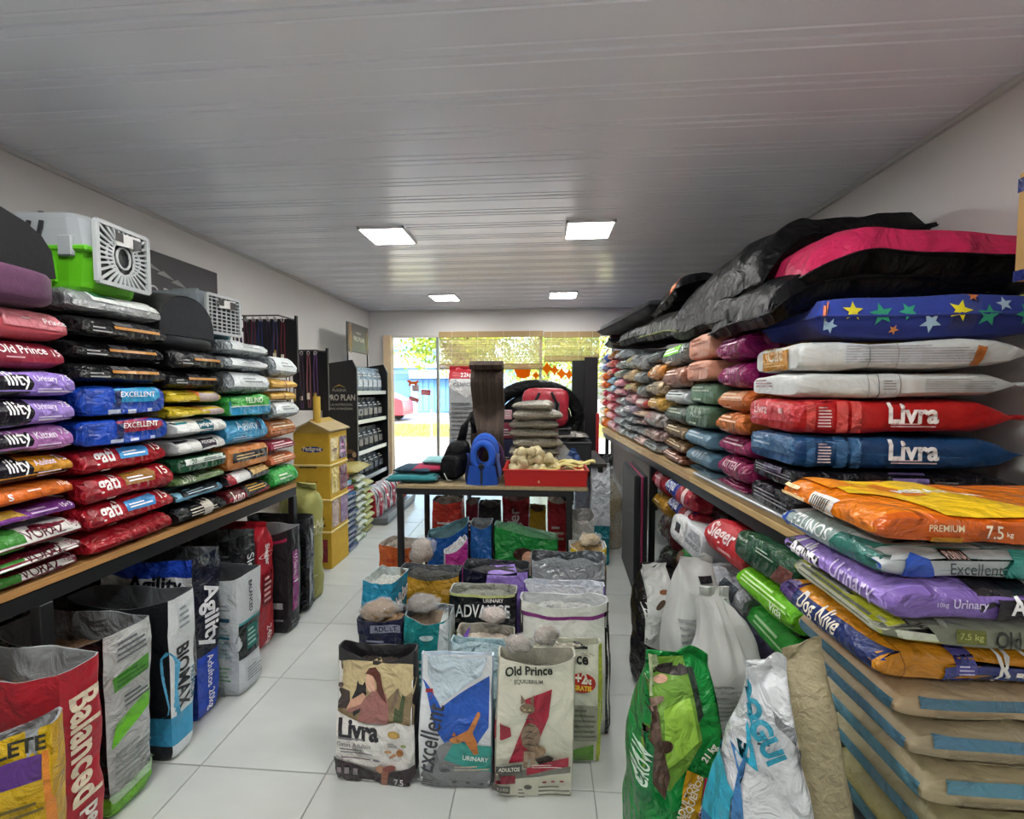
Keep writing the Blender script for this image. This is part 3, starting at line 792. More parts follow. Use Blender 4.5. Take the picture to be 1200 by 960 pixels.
def yel(w): return ('yellow bag with silver picture', dict(front='#d2b92c', end='#d2b92c'), [('P', [(.55, .2), (1, .2), (1, .9), (.5, .9)], '#b9a9a4'), ('P', [(.5, .5), (.62, .9), (.45, .9)], '#e07a3a'), ('L', .1, .6, .45, .85, 2, '#8f7b18'), ('L', .1, .2, .45, .32, 1, '#efe38e')])
col3 = [('black bag with pale scribbled print', dict(front='#17181b'), [('L', .25, .3, .8, .7, 3, '#b9b2a5'), ('E', .6, .6, .1, .2, '#c8c2b6')], dict(mat=FOIL)),
    ('sky blue and black bag', dict(front='#2b3238', end='#6ba3bd'), [('P', [(.08, .1), (1, .2), (1, .95), (.0, .95)], '#6fa9c4'), ('R', .14, .45, .9, .75, '#20262b'), ('L', .25, .5, .8, .7, 2, '#b9d3df')]),
    ('olive green bag', dict(front='#5f7d4a', end='#64824d'), [('P', [(.1, .1), (1, .4), (1, .95), (0, .9)], '#7c9468'), ('T', 'Live', .25, .66, .25, '#dfe9d6', 0, 1.2), ('L', .45, .5, .9, .8, 2, '#cdd9c2')]),
    ('dark green bag with white band', dict(front='#14482c', end='#154a2e'), [('R', .14, .5, 1, .82, '#dfe8e2'), ('L', .5, .55, .9, .75, 2, '#3a6b52'), ('T', '20', .3, .66, .1, '#2c5a42')], dict(end='block')),
    ('white bag with dark label', dict(front='#a5a9aa', end='#dfe2e0'), [('P', [(.05, .15), (.98, .3), (.98, .95), (0, .95)], '#e6e7e4'), ('P', [(.0, .7), (.28, .76), (.26, .95), (0, .95)], '#2a2d38'), ('E', .62, .62, .17, .2, '#3b3140'), ('T', 'PEDIGREE', .62, .62, .28, '#e8e8e8')], dict(mat=SATIN)),
    ('white bag with teal label', dict(front='#a9adae', end='#dfe3e2'), [('P', [(.04, .3), (.98, .35), (.98, .95), (0, .95)], '#e8ecea'), ('P', [(0, .7), (.25, .75), (.2, .98), (0, .98)], '#1f8f9c'), ('E', .56, .6, .15, .17, '#2c6d80'), ('T', 'pedigree', .56, .6, .26, '#f0f5f5')], dict(mat=SATIN)),
    yel('lower of two'), yel('upper of two'), blk(1), blk(2)]
top3 = left_col('third nearest stack', 1.685, 1.98, 255, [602, 580, 562, 547, 528, 508, 488, 473, 456, 436, 414], col3)
def sil(lab, w): return ('silver bag with white flap', dict(front='#8f979b', end='#9aa2a6'), [('P', [(.08, .35), (.15, .95), (.98, .95), (.98, .5), (.9, .32)], '#d5dcde'), ('L', .35, .5, .8, .75, 2, '#8b949a')], dict(mat=FOIL))
col4 = [('red and black bag with flame print', dict(front='#5a1820', end='#a0202c'), [('P', [(.4, .2), (.95, .5), (.9, .95), (.35, .9)], '#251a1c'), ('L', .45, .5, .88, .9, 3, '#d8a23c'), ('T', 'ken', .2, .5, .25, '#f3dad6', 0, 1.2)]),
    ('black bag with white and red flap', dict(front='#26262a', end='#55565a'), [('P', [(0, .2), (.5, .35), (.5, .95), (0, .9)], '#d9d9d9'), ('P', [(0, .2), (.18, .25), (.1, .9), (0, .9)], '#a52735'), ('P', [(.55, .5), (.98, .6), (.98, .95), (.55, .95)], '#c09a5c')]),
    ('orange bag with black label', dict(front='#c8783a', end='#d0823f'), [('R', .12, .35, .95, .72, '#2b2a2c'), ('L', .2, .42, .85, .66, 2, '#d8b27c')], dict(end='block')),
    ('sky blue puffy bag', dict(front='#3f9fd0', end='#46a6d6'), [('T', 'Agility', .5, .66, .5, '#bfe3f5'), ('E', .78, .7, .05, .1, '#173a66'), ('L', .12, .2, .6, .34, 2, '#a9d6ec'), ('R', .0, .46, 1, .5, '#2f86b8')]),
    ('green and blue bag', dict(front='#2f8f3c', end='#2b9acb'), [('P', [(0, .52), (1, .52), (1, 1), (0, 1)], '#3aa43c'), ('T', 'FELINO', .58, .75, .4, '#e8f5df'), ('R', 0, .47, 1, .52, '#bfe0d0')], dict(end='block')),
    sil('', 'lowest of three alike'), sil('', 'middle of three alike'), sil('', 'topmost of three alike')]
top4 = left_col('fourth nearest stack', 1.99, 2.325, 310, [581, 561, 544, 517, 487, 462, 437, 420, 403], col4)
def ora(w): return ('yellow paper bag', dict(front='#b8913c', end='#d8a747'), [('P', [(.05, .45), (.98, .45), (.98, .95), (.0, .95)], '#e0b45a'), ('R', .5, .1, .54, .95, '#8c5a3a'), ('L', .1, .6, .45, .8, 1, '#a37a35')], dict(mat=SATIN))
col5 = [('bright green bag', dict(front='#2fa544', end='#39b24c'), [('L', .2, .4, .7, .7, 2, '#d8f0d8'), ('R', 0, .1, 1, .2, '#1f7a34')]),
    ('orange bag with pale print', dict(front='#c8683a'), [('L', .1, .4, .9, .8, 3, '#f0cba8')]),
    ('crimson bag with pale print', dict(front='#8c2038'), [('L', .1, .3, .9, .8, 3, '#e3b0bd')]),
    ('orange bag with pale print', dict(front='#c07748', end='#c97c4a'), [('L', .1, .55, .9, .85, 2, '#f3d8b9'), ('R', 0, .4, 1, .46, '#8a4a26')]),
    sil('', 'below the yellow ones'), ora('lower of two'), ora('upper of two'), sil('', 'above the yellow ones')]
top5 = left_col('farthest stack', 2.335, 2.60, 340, [569, 544, 528, 512, 490, 470, 457, 444, 419], col5)

# ---- pet beds on top of the stacks
def rounded(W, D, H, col, n=5, amp=.004, seed=0, nx=12, ny=8, nt=8, power=.3, warp=None):
    """soft box: rings up the height with rounded top and bottom edges"""
    b = MB(); loop = square_loop(nx, ny); K = len(loop); P = []; sv = Vector((seed * 3.1, seed * 1.7, 0)); C_ = []
    zs = [0, .03, .12, .3] + [.3 + .4 * i / 3 for i in (1, 2)] + [.7, .88, .97, 1]
    zs = [0, .02, .08, .2, .4, .6, .8, .92, .98, 1]
    sc = [(1 - abs(2 * z - 1) ** (1 / power)) ** power for z in zs]
    for z, s in zip(zs, sc):
        s = max(s, .45) if s > 0 else .45
        for x, y in loop:
            k = (abs(x) ** n + abs(y) ** n) ** (-1 / n); p = Vector((x * k * W / 2 * s, y * k * D / 2 * s, z * H))
            if z in (0, 1): pass
            p += Vector((noise.noise(p * 5 + sv), noise.noise(p * 5 + sv + Vector((7, 0, 0))), noise.noise(p * 6 + sv + Vector((0, 7, 0))))) * amp
            P.append(p)
    Fs = [(i * K + j, i * K + (j + 1) % K, (i + 1) * K + (j + 1) % K, (i + 1) * K + j) for i in range(len(zs) - 1) for j in range(K)]
    P += [sum(P[:K], Vector()) / K, sum(P[-K:], Vector()) / K]; n0 = len(P)
    Fs += [(n0 - 2, (j + 1) % K, j) for j in range(K)] + [(n0 - 1, (len(zs) - 1) * K + j, (len(zs) - 1) * K + (j + 1) % K) for j in range(K)]
    if warp: P = [warp(p) for p in P]
    b.add(P, Fs, col)
    return b
t = thing('pet_cave_bed', 'black and plum felt pet bed on the nearest left stack', 'pet bed', (-1.82, 1.02, top1 + .002))
b = rounded(.62, .5, .115, '#57304f', seed=2, n=9, power=.12); b.build('base_cushion', FELT, t, True)
dome = []
for i in range(13):
    a = PI * i / 12; dome.append((-math.cos(a) * .275, .1 + .20 * math.sin(a) ** .6))
def arch(mb, prof, x0, x1, th, col, seg=8):
    n = len(prof); P = []
    for k in range(seg + 1):
        x = x0 + (x1 - x0) * k / seg; e = 1 - .12 * (abs(2 * k / seg - 1)) ** 4
        for s in (0, th):
            for (y, z) in prof:
                r = Vector((y, z - .1)); d = r.normalized() if r.length > 0 else Vector((0, 1))
                P.append((x, (y - d.x * s) * e, .1 + (z - .1 - d.y * s) * e))
    m = 2 * n; Fs = []
    for k in range(seg):
        for j in range(n - 1):
            Fs.append((k * m + j, (k + 1) * m + j, (k + 1) * m + j + 1, k * m + j + 1))
            Fs.append((k * m + n + j, k * m + n + j + 1, (k + 1) * m + n + j + 1, (k + 1) * m + n + j))
    for k in (0, seg):
        for j in range(n - 1): Fs.append((k * m + j, k * m + j + 1, k * m + n + j + 1, k * m + n + j))
    mb.add(P, Fs, col)
b = MB(); arch(b, dome, -.28, .27, .045, '#0f0f14'); b.build('hood', FELT, t, True)
b = MB(); b.tube([(-.282, y * .88, .1 + (z - .1) * .88) for y, z in dome], .018, '#8b5a88', 7); b.build('piping', FELT, t, True)
b = MB(); b.prism([(y * .93, .1 + (z - .1) * .93) for y, z in dome], 0, .255, .272, '#0f0f14'); b.build('back_wall', FELT, t)

t = thing('pet_cave_bed', 'charcoal felt pet bed between the two carriers on the left stacks', 'pet bed', (-1.87, 1.83, top3 + .002))
b = rounded(.62, .3, .07, '#1e2024', seed=5); b.build('base_cushion', FELT, t, True)
dome2 = [(-math.cos(PI * i / 12) * .17, .06 + .20 * math.sin(PI * i / 12) ** .7) for i in range(13)]
b = MB()
def arch2(prof, col, s): arch(b, prof, -.3, .28, .04, col)
arch(b, [(y, z + .0) for y, z in dome2], -.3, .28, .035, '#101114'); b.build('hood', FELT, t, True)
b = MB(); b.prism([(y * .88, .06 + (z - .06) * .88) for y, z in dome2], 0, .2, .282, '#202328'); b.build('front_panel', FELT, t)

# ---- carriers
def carrier(name, lab, loc, rz, W, L, Hh, low, up, radial):
    """x is the way the door faces"""
    t = thing(name, lab, 'pet carrier', loc, R(rz))
    def shell(z0, z1, s0, s1, col, m, nm, cap):
        b = MB(); P = []; lp = square_loop(8, 6); K = len(lp); zs = [(z0, s0 * .93), (z0 + .012, s0 * .985), (z0 + .03, s0)] + [(z1 - .03, s1), (z1 - .01, s1 * .98), (z1, s1 * .93)]
        if not cap: zs = zs[:3] + [(z1, s1)]
        if cap == 2: zs = [(z0, s0), (z1 - .06, s1), (z1 - .02, s1 * .93), (z1, s1 * .82)]
        for z, s in zs:
            for x, y in lp:
                k = (abs(x) ** 9 + abs(y) ** 9) ** (-1 / 9); P.append((x * k * L / 2 * s, y * k * W / 2 * s, z))
        Fs = [(i * K + j, i * K + (j + 1) % K, (i + 1) * K + (j + 1) % K, (i + 1) * K + j) for i in range(len(zs) - 1) for j in range(K)]
        Fs += [tuple(reversed(range(K))), tuple(range((len(zs) - 1) * K, len(zs) * K))]
        b.add(P, Fs, col); return b.build(nm, m, t, False)
    zm = Hh * .5
    lo = shell(0, zm, .86, .98, low, HARD, 'lower_shell', 0)
    hi = shell(zm + .012, Hh, .98, .9, up, HARD, 'upper_shell', 2)
    b = MB(); b.box((0, 0, zm + .004), (L * 1.01, W * 1.01, .022), low, bev=.006); b.build('rim', HARD, t)
    for s in (-1, 1):
        b = MB()
        for k in range(6):
            x = -L * .34 + k * L * .095; z0, z1 = Hh * .6, Hh * .86
            y0, y1 = W * .5 * .972, W * .5 * .935
            b.bar((x, s * y0, z0), (x + .012, s * y1, z1), .012, .006, '#26282b' if k > 2 else '#6d7276')
        b.build('vent_slot', HARD, hi)
        b = MB()
        for k in range(7):
            x = -L * .36 + k * L * .1
            b.bar((x * .93, s * W * .445, Hh * .1), (x, s * W * .483, Hh * .42), .014, .012, low)
        b.build('rib', HARD, lo)
        b = MB(); b.box((L * .35, s * W * .49, zm + .01), (.05, .016, .07), up, bev=.004); b.build('latch', HARD, t)
    b = MB(); b.tube([(-L * .2, 0, Hh * .99), (-L * .17, 0, Hh * 1.07), (L * .17, 0, Hh * 1.07), (L * .2, 0, Hh * .99)], .012, up, 8); b.build('handle', HARD, t, True)
    # door
    X = L * .5 * 1.0; d0, d1 = Hh * .12, Hh * .9; w = W * .4
    dr = MB(); gc = '#b9bec0'
    dr.box((X + .002, 0, (d0 + d1) / 2), (.006, w * 2, d1 - d0), '#1b1d20')
    door = dr.build('door', HARD, t)
    b = MB()
    for s in (-1, 1):
        b.bar((X + .012, s * w, d0), (X + .012, s * w, d1), .014, .014, gc)
    b.bar((X + .012, -w, d0), (X + .012, w, d0), .014, .014, gc); b.bar((X + .012, -w, d1), (X + .012, w, d1), .014, .014, gc)
    cz = (d0 + d1) / 2; hh = (d1 - d0) / 2
    if radial:
        for k in range(32):
            a = 2 * PI * k / 32; ca, sa = math.cos(a), math.sin(a)
            q = 1 / max(abs(ca) / w, abs(sa) / hh); r0 = .042
            b.bar((X + .012, ca * r0 * 1.1, cz + sa * r0 * 1.5), (X + .012, ca * q, cz + sa * q), .0065, .008, gc)
        for rr in (.045, .028):
            b.tube([(X + .012, math.cos(a / 12 * 2 * PI) * rr, cz + math.sin(a / 12 * 2 * PI) * rr * 1.4) for a in range(12)], .004, gc, 6, closed=True)
        b.tube([(X + .012, math.cos(a / 20 * 2 * PI) * w * .66, cz + math.sin(a / 20 * 2 * PI) * hh * .6) for a in range(20)], .004, gc, 6, closed=True)
    else:
        for k in range(1, 7): b.bar((X + .012, -w + 2 * w * k / 7, d0), (X + .012, -w + 2 * w * k / 7, d1), .005, .005, gc)
        for k in range(1, 10): b.bar((X + .014, -w, d0 + (d1 - d0) * k / 10), (X + .014, w, d0 + (d1 - d0) * k / 10), .005, .005, gc)
    b.build('grille', HARD, door)
    b = MB(); b.box((X + .024, .01, cz + hh * .62), (.004, w * 1.0, hh * .42), '#e6e6e4', rot=Matrix.Rotation(.1, 3, 'X')); tg = b.build('card_tag', HARD, t)
    b = MB(); b.box((X + .0275, -.03, cz + hh * .66), (.002, .03, .03), '#333'); b.box((X + .0275, .045, cz + hh * .6), (.002, .035, .035), '#333'); b.build('cut_out', HARD, tg)
    return t
carrier('pet_carrier', 'green and grey plastic pet carrier on the second nearest left stack', (-1.80, 1.495, top2 + .002), 4, .26, .46, .27, '#5fb81e', '#9ea4a8', True)
carrier('pet_carrier', 'teal and grey plastic pet carrier with wire door', (-1.86, 2.13, top4 + .002), -4, .26, .42, .24, '#16606f', '#868f95', False)

# ---- dark poster on the wall
t = thing('wall_poster', 'dark grey advertising poster on the left wall behind the carriers', 'poster', (XL + .012, 2.41, 1.92))
b = MB(); b.box((0, 0, .18), (.02, 1.08, .36), '#4b4a4e', bev=.002); o = b.build('board', mat('matte_print', .6), t)
q = MB()
for s, y, z, w in (('PRO PLAN', .1, .12, .42), ('LA NUTRICION', .1, .05, .3)):
    tv, tf, tw, th = text2d(s, 0, .012); sc = w / tw
    q.add([(.0112, y + x * sc, z + yy * sc) for x, yy in tv], tf, '#c9c9c9')
for k in range(5): q.add([(.0112, .3 - .1 * k - .05, .17 + .03 * k), (.0112, .36 - .09 * k, .155 + .03 * k), (.0112, .3 - .1 * k, .2 + .028 * k)], [(0, 1, 2)], '#8f8f90')
q.build('lettering', PRINT, t, fix=False)

# ---- leashes on wire racks
def leash_rack(lab, x0, x1, y, ztop, zbot, n, cols, seed, depth=.2):
    t = thing('leash_stand', 'black wire stand of pet leashes ' + lab, 'display stand', ((x0 + x1) / 2, y, zbot))
    H = ztop - zbot; w = x1 - x0
    b = MB(); b.box((0, depth / 2 + .01, H / 2), (w + .02, .012, H), '#1b1b1d'); b.build('back_panel', HARD, t)
    for s in (-1, 1):
        b = MB(); b.bar((s * (w / 2 + .012), depth / 2, 0), (s * (w / 2 + .012), depth / 2, H + .02), .018, .018, '#1b1b1d'); b.build('upright', BLACKM, t)
    b = MB(); b.bar((-w / 2, -depth / 2, H - .01), (w / 2, -depth / 2, H - .01), .008, .008, '#2a2a2c'); b.bar((-w / 2, depth / 2, H - .01), (-w / 2, -depth / 2, H - .01), .008, .008, '#2a2a2c'); b.bar((w / 2, depth / 2, H - .01), (w / 2, -depth / 2, H - .01), .008, .008, '#2a2a2c'); b.build('wire_frame', BLACKM, t)
    b = MB(); b.box(((XL + .005 - (x0 + x1) / 2 - w / 2) / 2 - .0, depth / 2, H * .8), ((x0 - XL) - .002, .02, .03), '#1b1b1d'); b.build('wall_bracket', BLACKM, t)
    rnd = random.Random(seed); nm = ['leftmost', 'second', 'third', 'fourth', 'fifth', 'sixth', 'seventh', 'eighth', 'ninth', 'tenth', 'eleventh', 'twelfth', 'thirteenth', 'fourteenth', 'fifteenth', 'sixteenth']
    for k in range(n):
        x = (x0 + x1) / 2 - w / 2 + w * (k + .5) / n; c, cn = cols[k % len(cols)]; yy = y - depth / 2 + .02 + (k % 2) * .05
        g = thing('pet_leash', '%s leash %s, %s from the left' % (cn, lab, nm[k]), 'leash', (x, yy, ztop - .01), group='leashes ' + lab)
        L = H * rnd.uniform(.82, .97); ww = w / n * .3
        b = MB()
        for s in (-1, 1):
            b.grid(lambda u, v, s=s: (s * ww * (.4 + .8 * math.sin(PI * v) ** .7) + (u - .5) * ww * 1.0, s * .006 + .004 * math.sin(9 * v + k) + .0, -.03 - v * (L - .03)), 1, 8, c)
        b.build('strap', mat('webbing', .7, bump=.2, bscale=200, bdist=.002), g, False, fix=False)
        b = MB(); b.tube([(math.cos(a) * .011, 0, -.02 + math.sin(a) * .014) for a in [i * PI / 5 for i in range(10)]], .003, '#b8b8b8', 5, closed=True); b.build('clip', METAL, g, True)
        b = MB(); b.box((0, -.012, -L * .8), (ww * 2.4, .003, .05), rnd.choice(['#2a2a2a', '#e8e0d0', '#b59a3a'])); b.build('card_tag', HARD, g)
leash_rack('beside the teal carrier', -2.24, -1.86, 3.02, 1.98, 1.58, 14, [('#23222c', 'black'), ('#2f3d7a', 'navy'), ('#4a3560', 'purple'), ('#1d1d24', 'dark'), ('#6d3a55', 'plum'), ('#32406a', 'slate blue'), ('#7b2f3d', 'wine red')], 1)
leash_rack('above the yellow cardboard house', -2.06, -1.80, 3.38, 1.77, 1.27, 9, [('#6b3540', 'dull red'), ('#8e5b62', 'dusty pink'), ('#2d2b38', 'black'), ('#5c3b6c', 'purple'), ('#4b3a4a', 'brown')], 2, .16)
# ================================================================= RIGHT RACK
def rx_line(y): return .922 - .0365 * y       # aisle edge of the rack top
RZ = .985
RA = math.atan(.0365)                          # the rack stands a little off square
t = thing('shelf_rack', 'long black steel rack with plank top along the right wall', 'shelf rack', (rx_line(3.35), 3.35, 0), RA)
L_ = 3.78; D_ = 0.66
for k in range(4):
    w = D_ / 4
    b = MB()
    b.box((w * (k + .5), 0, RZ - .012), (w - .004, L_, .024), '#b99d70', bev=.002); b.build('shelf_board', WOOD, t)
# doubled edge boards, their joints showing
for k, (a, c) in enumerate(((-1.89, -.9), (-.895, .1), (.105, 1.1), (1.105, 1.89))):
    b = MB(); b.box((.012, (a + c) / 2, RZ - .041), (.03, c - a, .03), ['#c0a26f', '#b3946a', '#c7ab7c', '#bfa57a'][k], bev=.002); b.build('edge_board', WOOD, t)
b = MB(); b.box((.02, -1.42, RZ + .006), (.06, .9, .014), '#b9bdbc', bev=.004); b.build('edge_strip', METAL, t)
for x in (.03, D_ - .03):
    b = MB(); b.box((x, 0, RZ - .085), (.035, L_, .055), '#17181a'); b.build('rail', BLACKM, t)
for y in (-1.83, -.05, 1.8):
    for x in (.045, D_ - .03):
        b = MB(); b.box((x, y, (RZ - .11) / 2), (.04, .04, RZ - .11), '#17181a', bev=.003); l = b.build('leg', BLACKM, t)
        b = MB(); b.box((x, y, .006), (.055, .055, .012), '#0c0c0c', bev=.003); b.build('foot', HARD, l)

def solveY(px, off=0): return (.922 + off) / (math.tan(math.atan((px - 600) / F) - YAW) + .0365)
def rcol(px0, px1, pxr, ys, rows, where, depth=None, off=0.0, z0=RZ + .001):
    """px0 < px1: far and near edge of the stack's face; ys from the bottom up, read at pxr"""
    ya, yb = solveY(px1, off), solveY(px0, off)      # near, far
    yr = solveY(pxr, off); xr = rx_line(yr) + off
    zs = [1.45 - (y - 456) / F * yr * 1.0 for y in ys]; zs = [atX(pxr, y, xr).z for y in ys]; zs[0] = z0
    for i, rw in enumerate(rows[:len(ys) - 1]):
        a, c = zs[i], zs[i + 1]; T = c - a - .002; rnd = random.Random(int(px0 * 10) + i)
        desc, colr, ops = rw[0], rw[1], rw[2]; kw = rw[3] if len(rw) > 3 else {}
        W = yb - ya - .012; ym = (ya + yb) / 2; X = rx_line(ym) + off
        Ln = min(depth or .7, XR - X - .05)
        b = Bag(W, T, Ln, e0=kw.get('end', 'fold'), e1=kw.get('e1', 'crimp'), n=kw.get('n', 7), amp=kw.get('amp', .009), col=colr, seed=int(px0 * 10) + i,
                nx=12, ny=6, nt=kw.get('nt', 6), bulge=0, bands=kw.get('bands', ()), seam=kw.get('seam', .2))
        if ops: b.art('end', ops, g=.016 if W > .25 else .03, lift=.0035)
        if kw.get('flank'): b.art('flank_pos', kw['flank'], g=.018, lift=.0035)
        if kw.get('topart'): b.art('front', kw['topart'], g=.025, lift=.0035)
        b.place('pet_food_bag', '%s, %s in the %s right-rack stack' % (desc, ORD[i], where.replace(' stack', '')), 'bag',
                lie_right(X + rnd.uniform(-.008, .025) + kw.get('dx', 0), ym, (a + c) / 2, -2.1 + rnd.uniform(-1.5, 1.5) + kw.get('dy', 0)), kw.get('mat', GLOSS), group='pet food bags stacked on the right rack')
    return zs[-1]
def S(desc, c, ink='#f0e8e6', c2=None, m=None, end='fold', txt=None):
    ops = []
    if c2: ops.append(('R', .1, .5, .9, .9, c2))
    if txt: ops.append(('T', txt, .5, .68, .5, ink))
    else: ops.append(('L', .15, .55, .85, .85, 2, ink))
    ops.append(('L', .2, .14, .7, .3, 1, ink))
    return (desc, dict(front=c), ops, dict(mat=m or GLOSS, end=end))
ir = '#e8e0d8'
far1 = rcol(699, 708, 703, [499, 487, 476, 466, 456, 447, 437, 427, 416], [S('small orange bag', '#e8823c'), S('small amber bag', '#e89a4c'), S('small salmon bag', '#e0525f'), S('small coral bag', '#d83f58'), S('small pale orange bag', '#e0662f'), S('small orange bag with white print', '#e6703a'), S('small blue and white bag', '#9fb2d8', '#2c3f8c'), S('small royal blue bag', '#2f4a9c')], 'farthest stack')
far2 = rcol(708, 718, 713, [503, 492, 482, 471, 461, 451, 441, 431, 422, 412], [S('small pale pink bag', '#e3a9b4'), S('small pink bag', '#e08a98'), S('small rose bag', '#e07f8a'), S('small rosy bag', '#dd6f7c'), S('small light blue bag', '#9cc0d2', '#446'), S('small sky blue bag', '#86b4cc', '#446'), S('small red bag', '#d0404a'), S('small red and white bag', '#cf6a66', '#fff'), S('small brown bag', '#9c6a3c')], 'second farthest stack')
far3 = rcol(718, 729, 723, [509, 499, 488, 475, 464, 454, 444, 433, 422, 410], [S('silver bag with pink print', '#b9bfc4', '#b04a5c', m=FOIL), S('silver bag', '#aab2b6', '#556', m=FOIL), S('white and silver bag', '#c9cfd2', '#456', m=FOIL), S('pale silver bag', '#b4bcc0', '#667', m=FOIL), S('pink bag', '#d59aa8'), S('rosy pink bag', '#d48f9f'), S('grey-green bag', '#8f9c92', '#eee', m=FOIL), S('silver-white bag', '#c1c6c4', '#667', m=FOIL), S('silver bag with blue print', '#aeb6bc', '#346', m=FOIL)], 'third farthest stack')
far4 = rcol(729, 741, 735, [515, 505, 496, 486, 474, 460, 448, 433, 416], [S('silver bag with black print', '#b6bcbe', '#222', m=FOIL), S('silver crinkled bag', '#a6adb0', '#444', m=FOIL), S('silver and white bag', '#c0c5c8', '#444', m=FOIL), S('lilac-grey bag', '#9c95a4'), S('pink bag with black print', '#d3a0a6', '#222'), S('tan bag', '#bfa274', '#5a3'), S('tan and silver bag', '#c2a67d', '#445'), S('silver bag with tan label', '#a8aeb0', '#8a6', c2='#c2a878', m=FOIL), S('silver bag with grey flap', '#a3a9ab', '#667', m=FOIL)], 'fourth farthest stack')
far5 = rcol(741, 753, 747, [521, 511, 499, 489, 480, 466, 450, 435, 416], [S('pale pink and white bag', '#d6b6b0', '#444'), S('silver bag with dark print', '#9fa5a7', '#222', m=FOIL), S('rosy silver bag', '#b89c9a', '#444', m=FOIL), S('pale tan bag', '#c2ab95', '#733'), S('red and white bag', '#b8484a', '#f5e6e0', c2='#d8c5bd'), S('grey bag with green print', '#8e938d', '#476', m=FOIL), S('dark silver bag', '#7e8485', '#ddd', m=FOIL), S('silver bag with pale flap', '#9da3a5', '#555', m=FOIL), S('grey silver bag', '#8b9092', '#ccc', m=FOIL)], 'fifth farthest stack')
far6 = rcol(753, 772, 761, [528, 516, 501, 482, 464, 446, 427, 411], [S('silver bag with black picture', '#a5abac', '#151515', m=FOIL), S('pinkish silver bag', '#b39a96', '#433', m=FOIL), S('silver bag with rose print', '#a8a2a0', '#a55', m=FOIL), S('gold bag', '#c59b4a', '#f0e0b8'), S('tan and silver bag', '#b5a284', '#333', m=FOIL), S('orange bag', '#c9853f', '#f4dcc0', txt='CAT'), S('dark grey bag', '#3f4245', '#9aa')], 'sixth farthest stack')
far7 = rcol(772, 802, 787, [541, 530, 515, 497, 475, 455, 429, 404], [S('brown bag with white label', '#6b4030', '#ead9cc', c2='#8a5a44'), S('bronze brown bag', '#7d6040', '#d8c7a4'), S('dark brown bag', '#6f5a3f', '#cbbd9a'), S('dark green bag', '#39463a', '#aebaa8', m=SATIN), S('white bag with blue picture', '#c9d0d3', '#26323a', c2='#dfe6e8'), S('metallic bronze bag', '#9c6a5a', '#e9c8ba', m=FOIL), S('grey bag with lime label', '#7f8684', '#fff', c2='#86d44c', m=FOIL)], 'fourth nearest stack')
far8 = rcol(802, 834, 818, [596, 549, 519, 487, 457, 420, 389], [], 'x') if 0 else rcol(802, 834, 818, [557, 549, 526, 503, 474, 448, 422, 391], [S('grey-blue bag', '#4b6674', '#b5c6ce', m=SATIN), S('steel blue bag', '#4f7184', '#c6d5dc', txt='ADULT', m=SATIN), S('slate blue bag', '#567a8e', '#c6d5dc', m=SATIN), S('moss green bag', '#45604a', '#c0cfc0', m=SATIN, txt='Adult', end='flat'), S('sage green bag', '#5b7a61', '#c9d6c6', m=SATIN, end='flat'), S('peach bag', '#cc8f76', '#b4705a', m=SATIN, end='flat'), S('peach bag with flat end', '#d0947c', '#b4705a', m=SATIN, end='flat')], 'third nearest stack')
far9 = rcol(836, 873, 855, [576, 565, 537, 511, 483, 456, 425, 391], [S('dark magenta bag', '#7a2048', '#c58aa3'), S('magenta bag with white print', '#8a2552', '#e6b9cb', txt='KITTEN'), S('raspberry bag', '#93295a', '#e6b9cb'), S('orange metallic bag', '#d0763a', '#f5d3b0', m=FOIL), S('orange bag with pale flap', '#c86a34', '#f0cfae', c2='#d9946a'), S('shiny purple bag', '#8a1a5c', '#e0a7c8', txt='URINARY'), S('shiny purple bag with creased end', '#86195a', '#d896be')], 'second nearest stack')

# ---- nearest big stack: five long bags whose flanks face the viewer
def flank(word, sub=None, c='#ffffff', w=.24, u=.52, v=.56, extra=()):
    return list(extra) + ([('T', word, u, v, w, c, 0, 1.15, 0, .03)] if word else [])
kibble_white = [('L', .2, .25, .75, .8, 7, '#a9a9b4'), ('R', .30, .1, .304, .9, '#8d9094'), ('R', .42, .1, .424, .9, '#8d9094')]
circ = [('E', .4, .5, .05, .32, '#777c80'), ('E', .4, .5, .046, .29, '#c8cccd'), ('L', .37, .3, .43, .7, 4, '#8a8d90'), ('T', 'N', .22, .5, .015, '#444', 90, 2), ('L', .55, .25, .85, .75, 6, '#a5a8ac'), ('R', .3, .1, .303, .9, '#90959a')]
liv = lambda t1: [('R', .05, .1, .09, .9, t1), ('L', .1, .2, .16, .8, 7, '#e8d0d0'), ('R', .18, .1, .23, .9, t1), ('R', .245, .1, .29, .9, t1), ('T', 'Livra', .52, .6, .22, '#f8f4f2', 0, 1.1, 0, .035), ('L', .42, .22, .62, .36, 2, '#e9c9c9')]
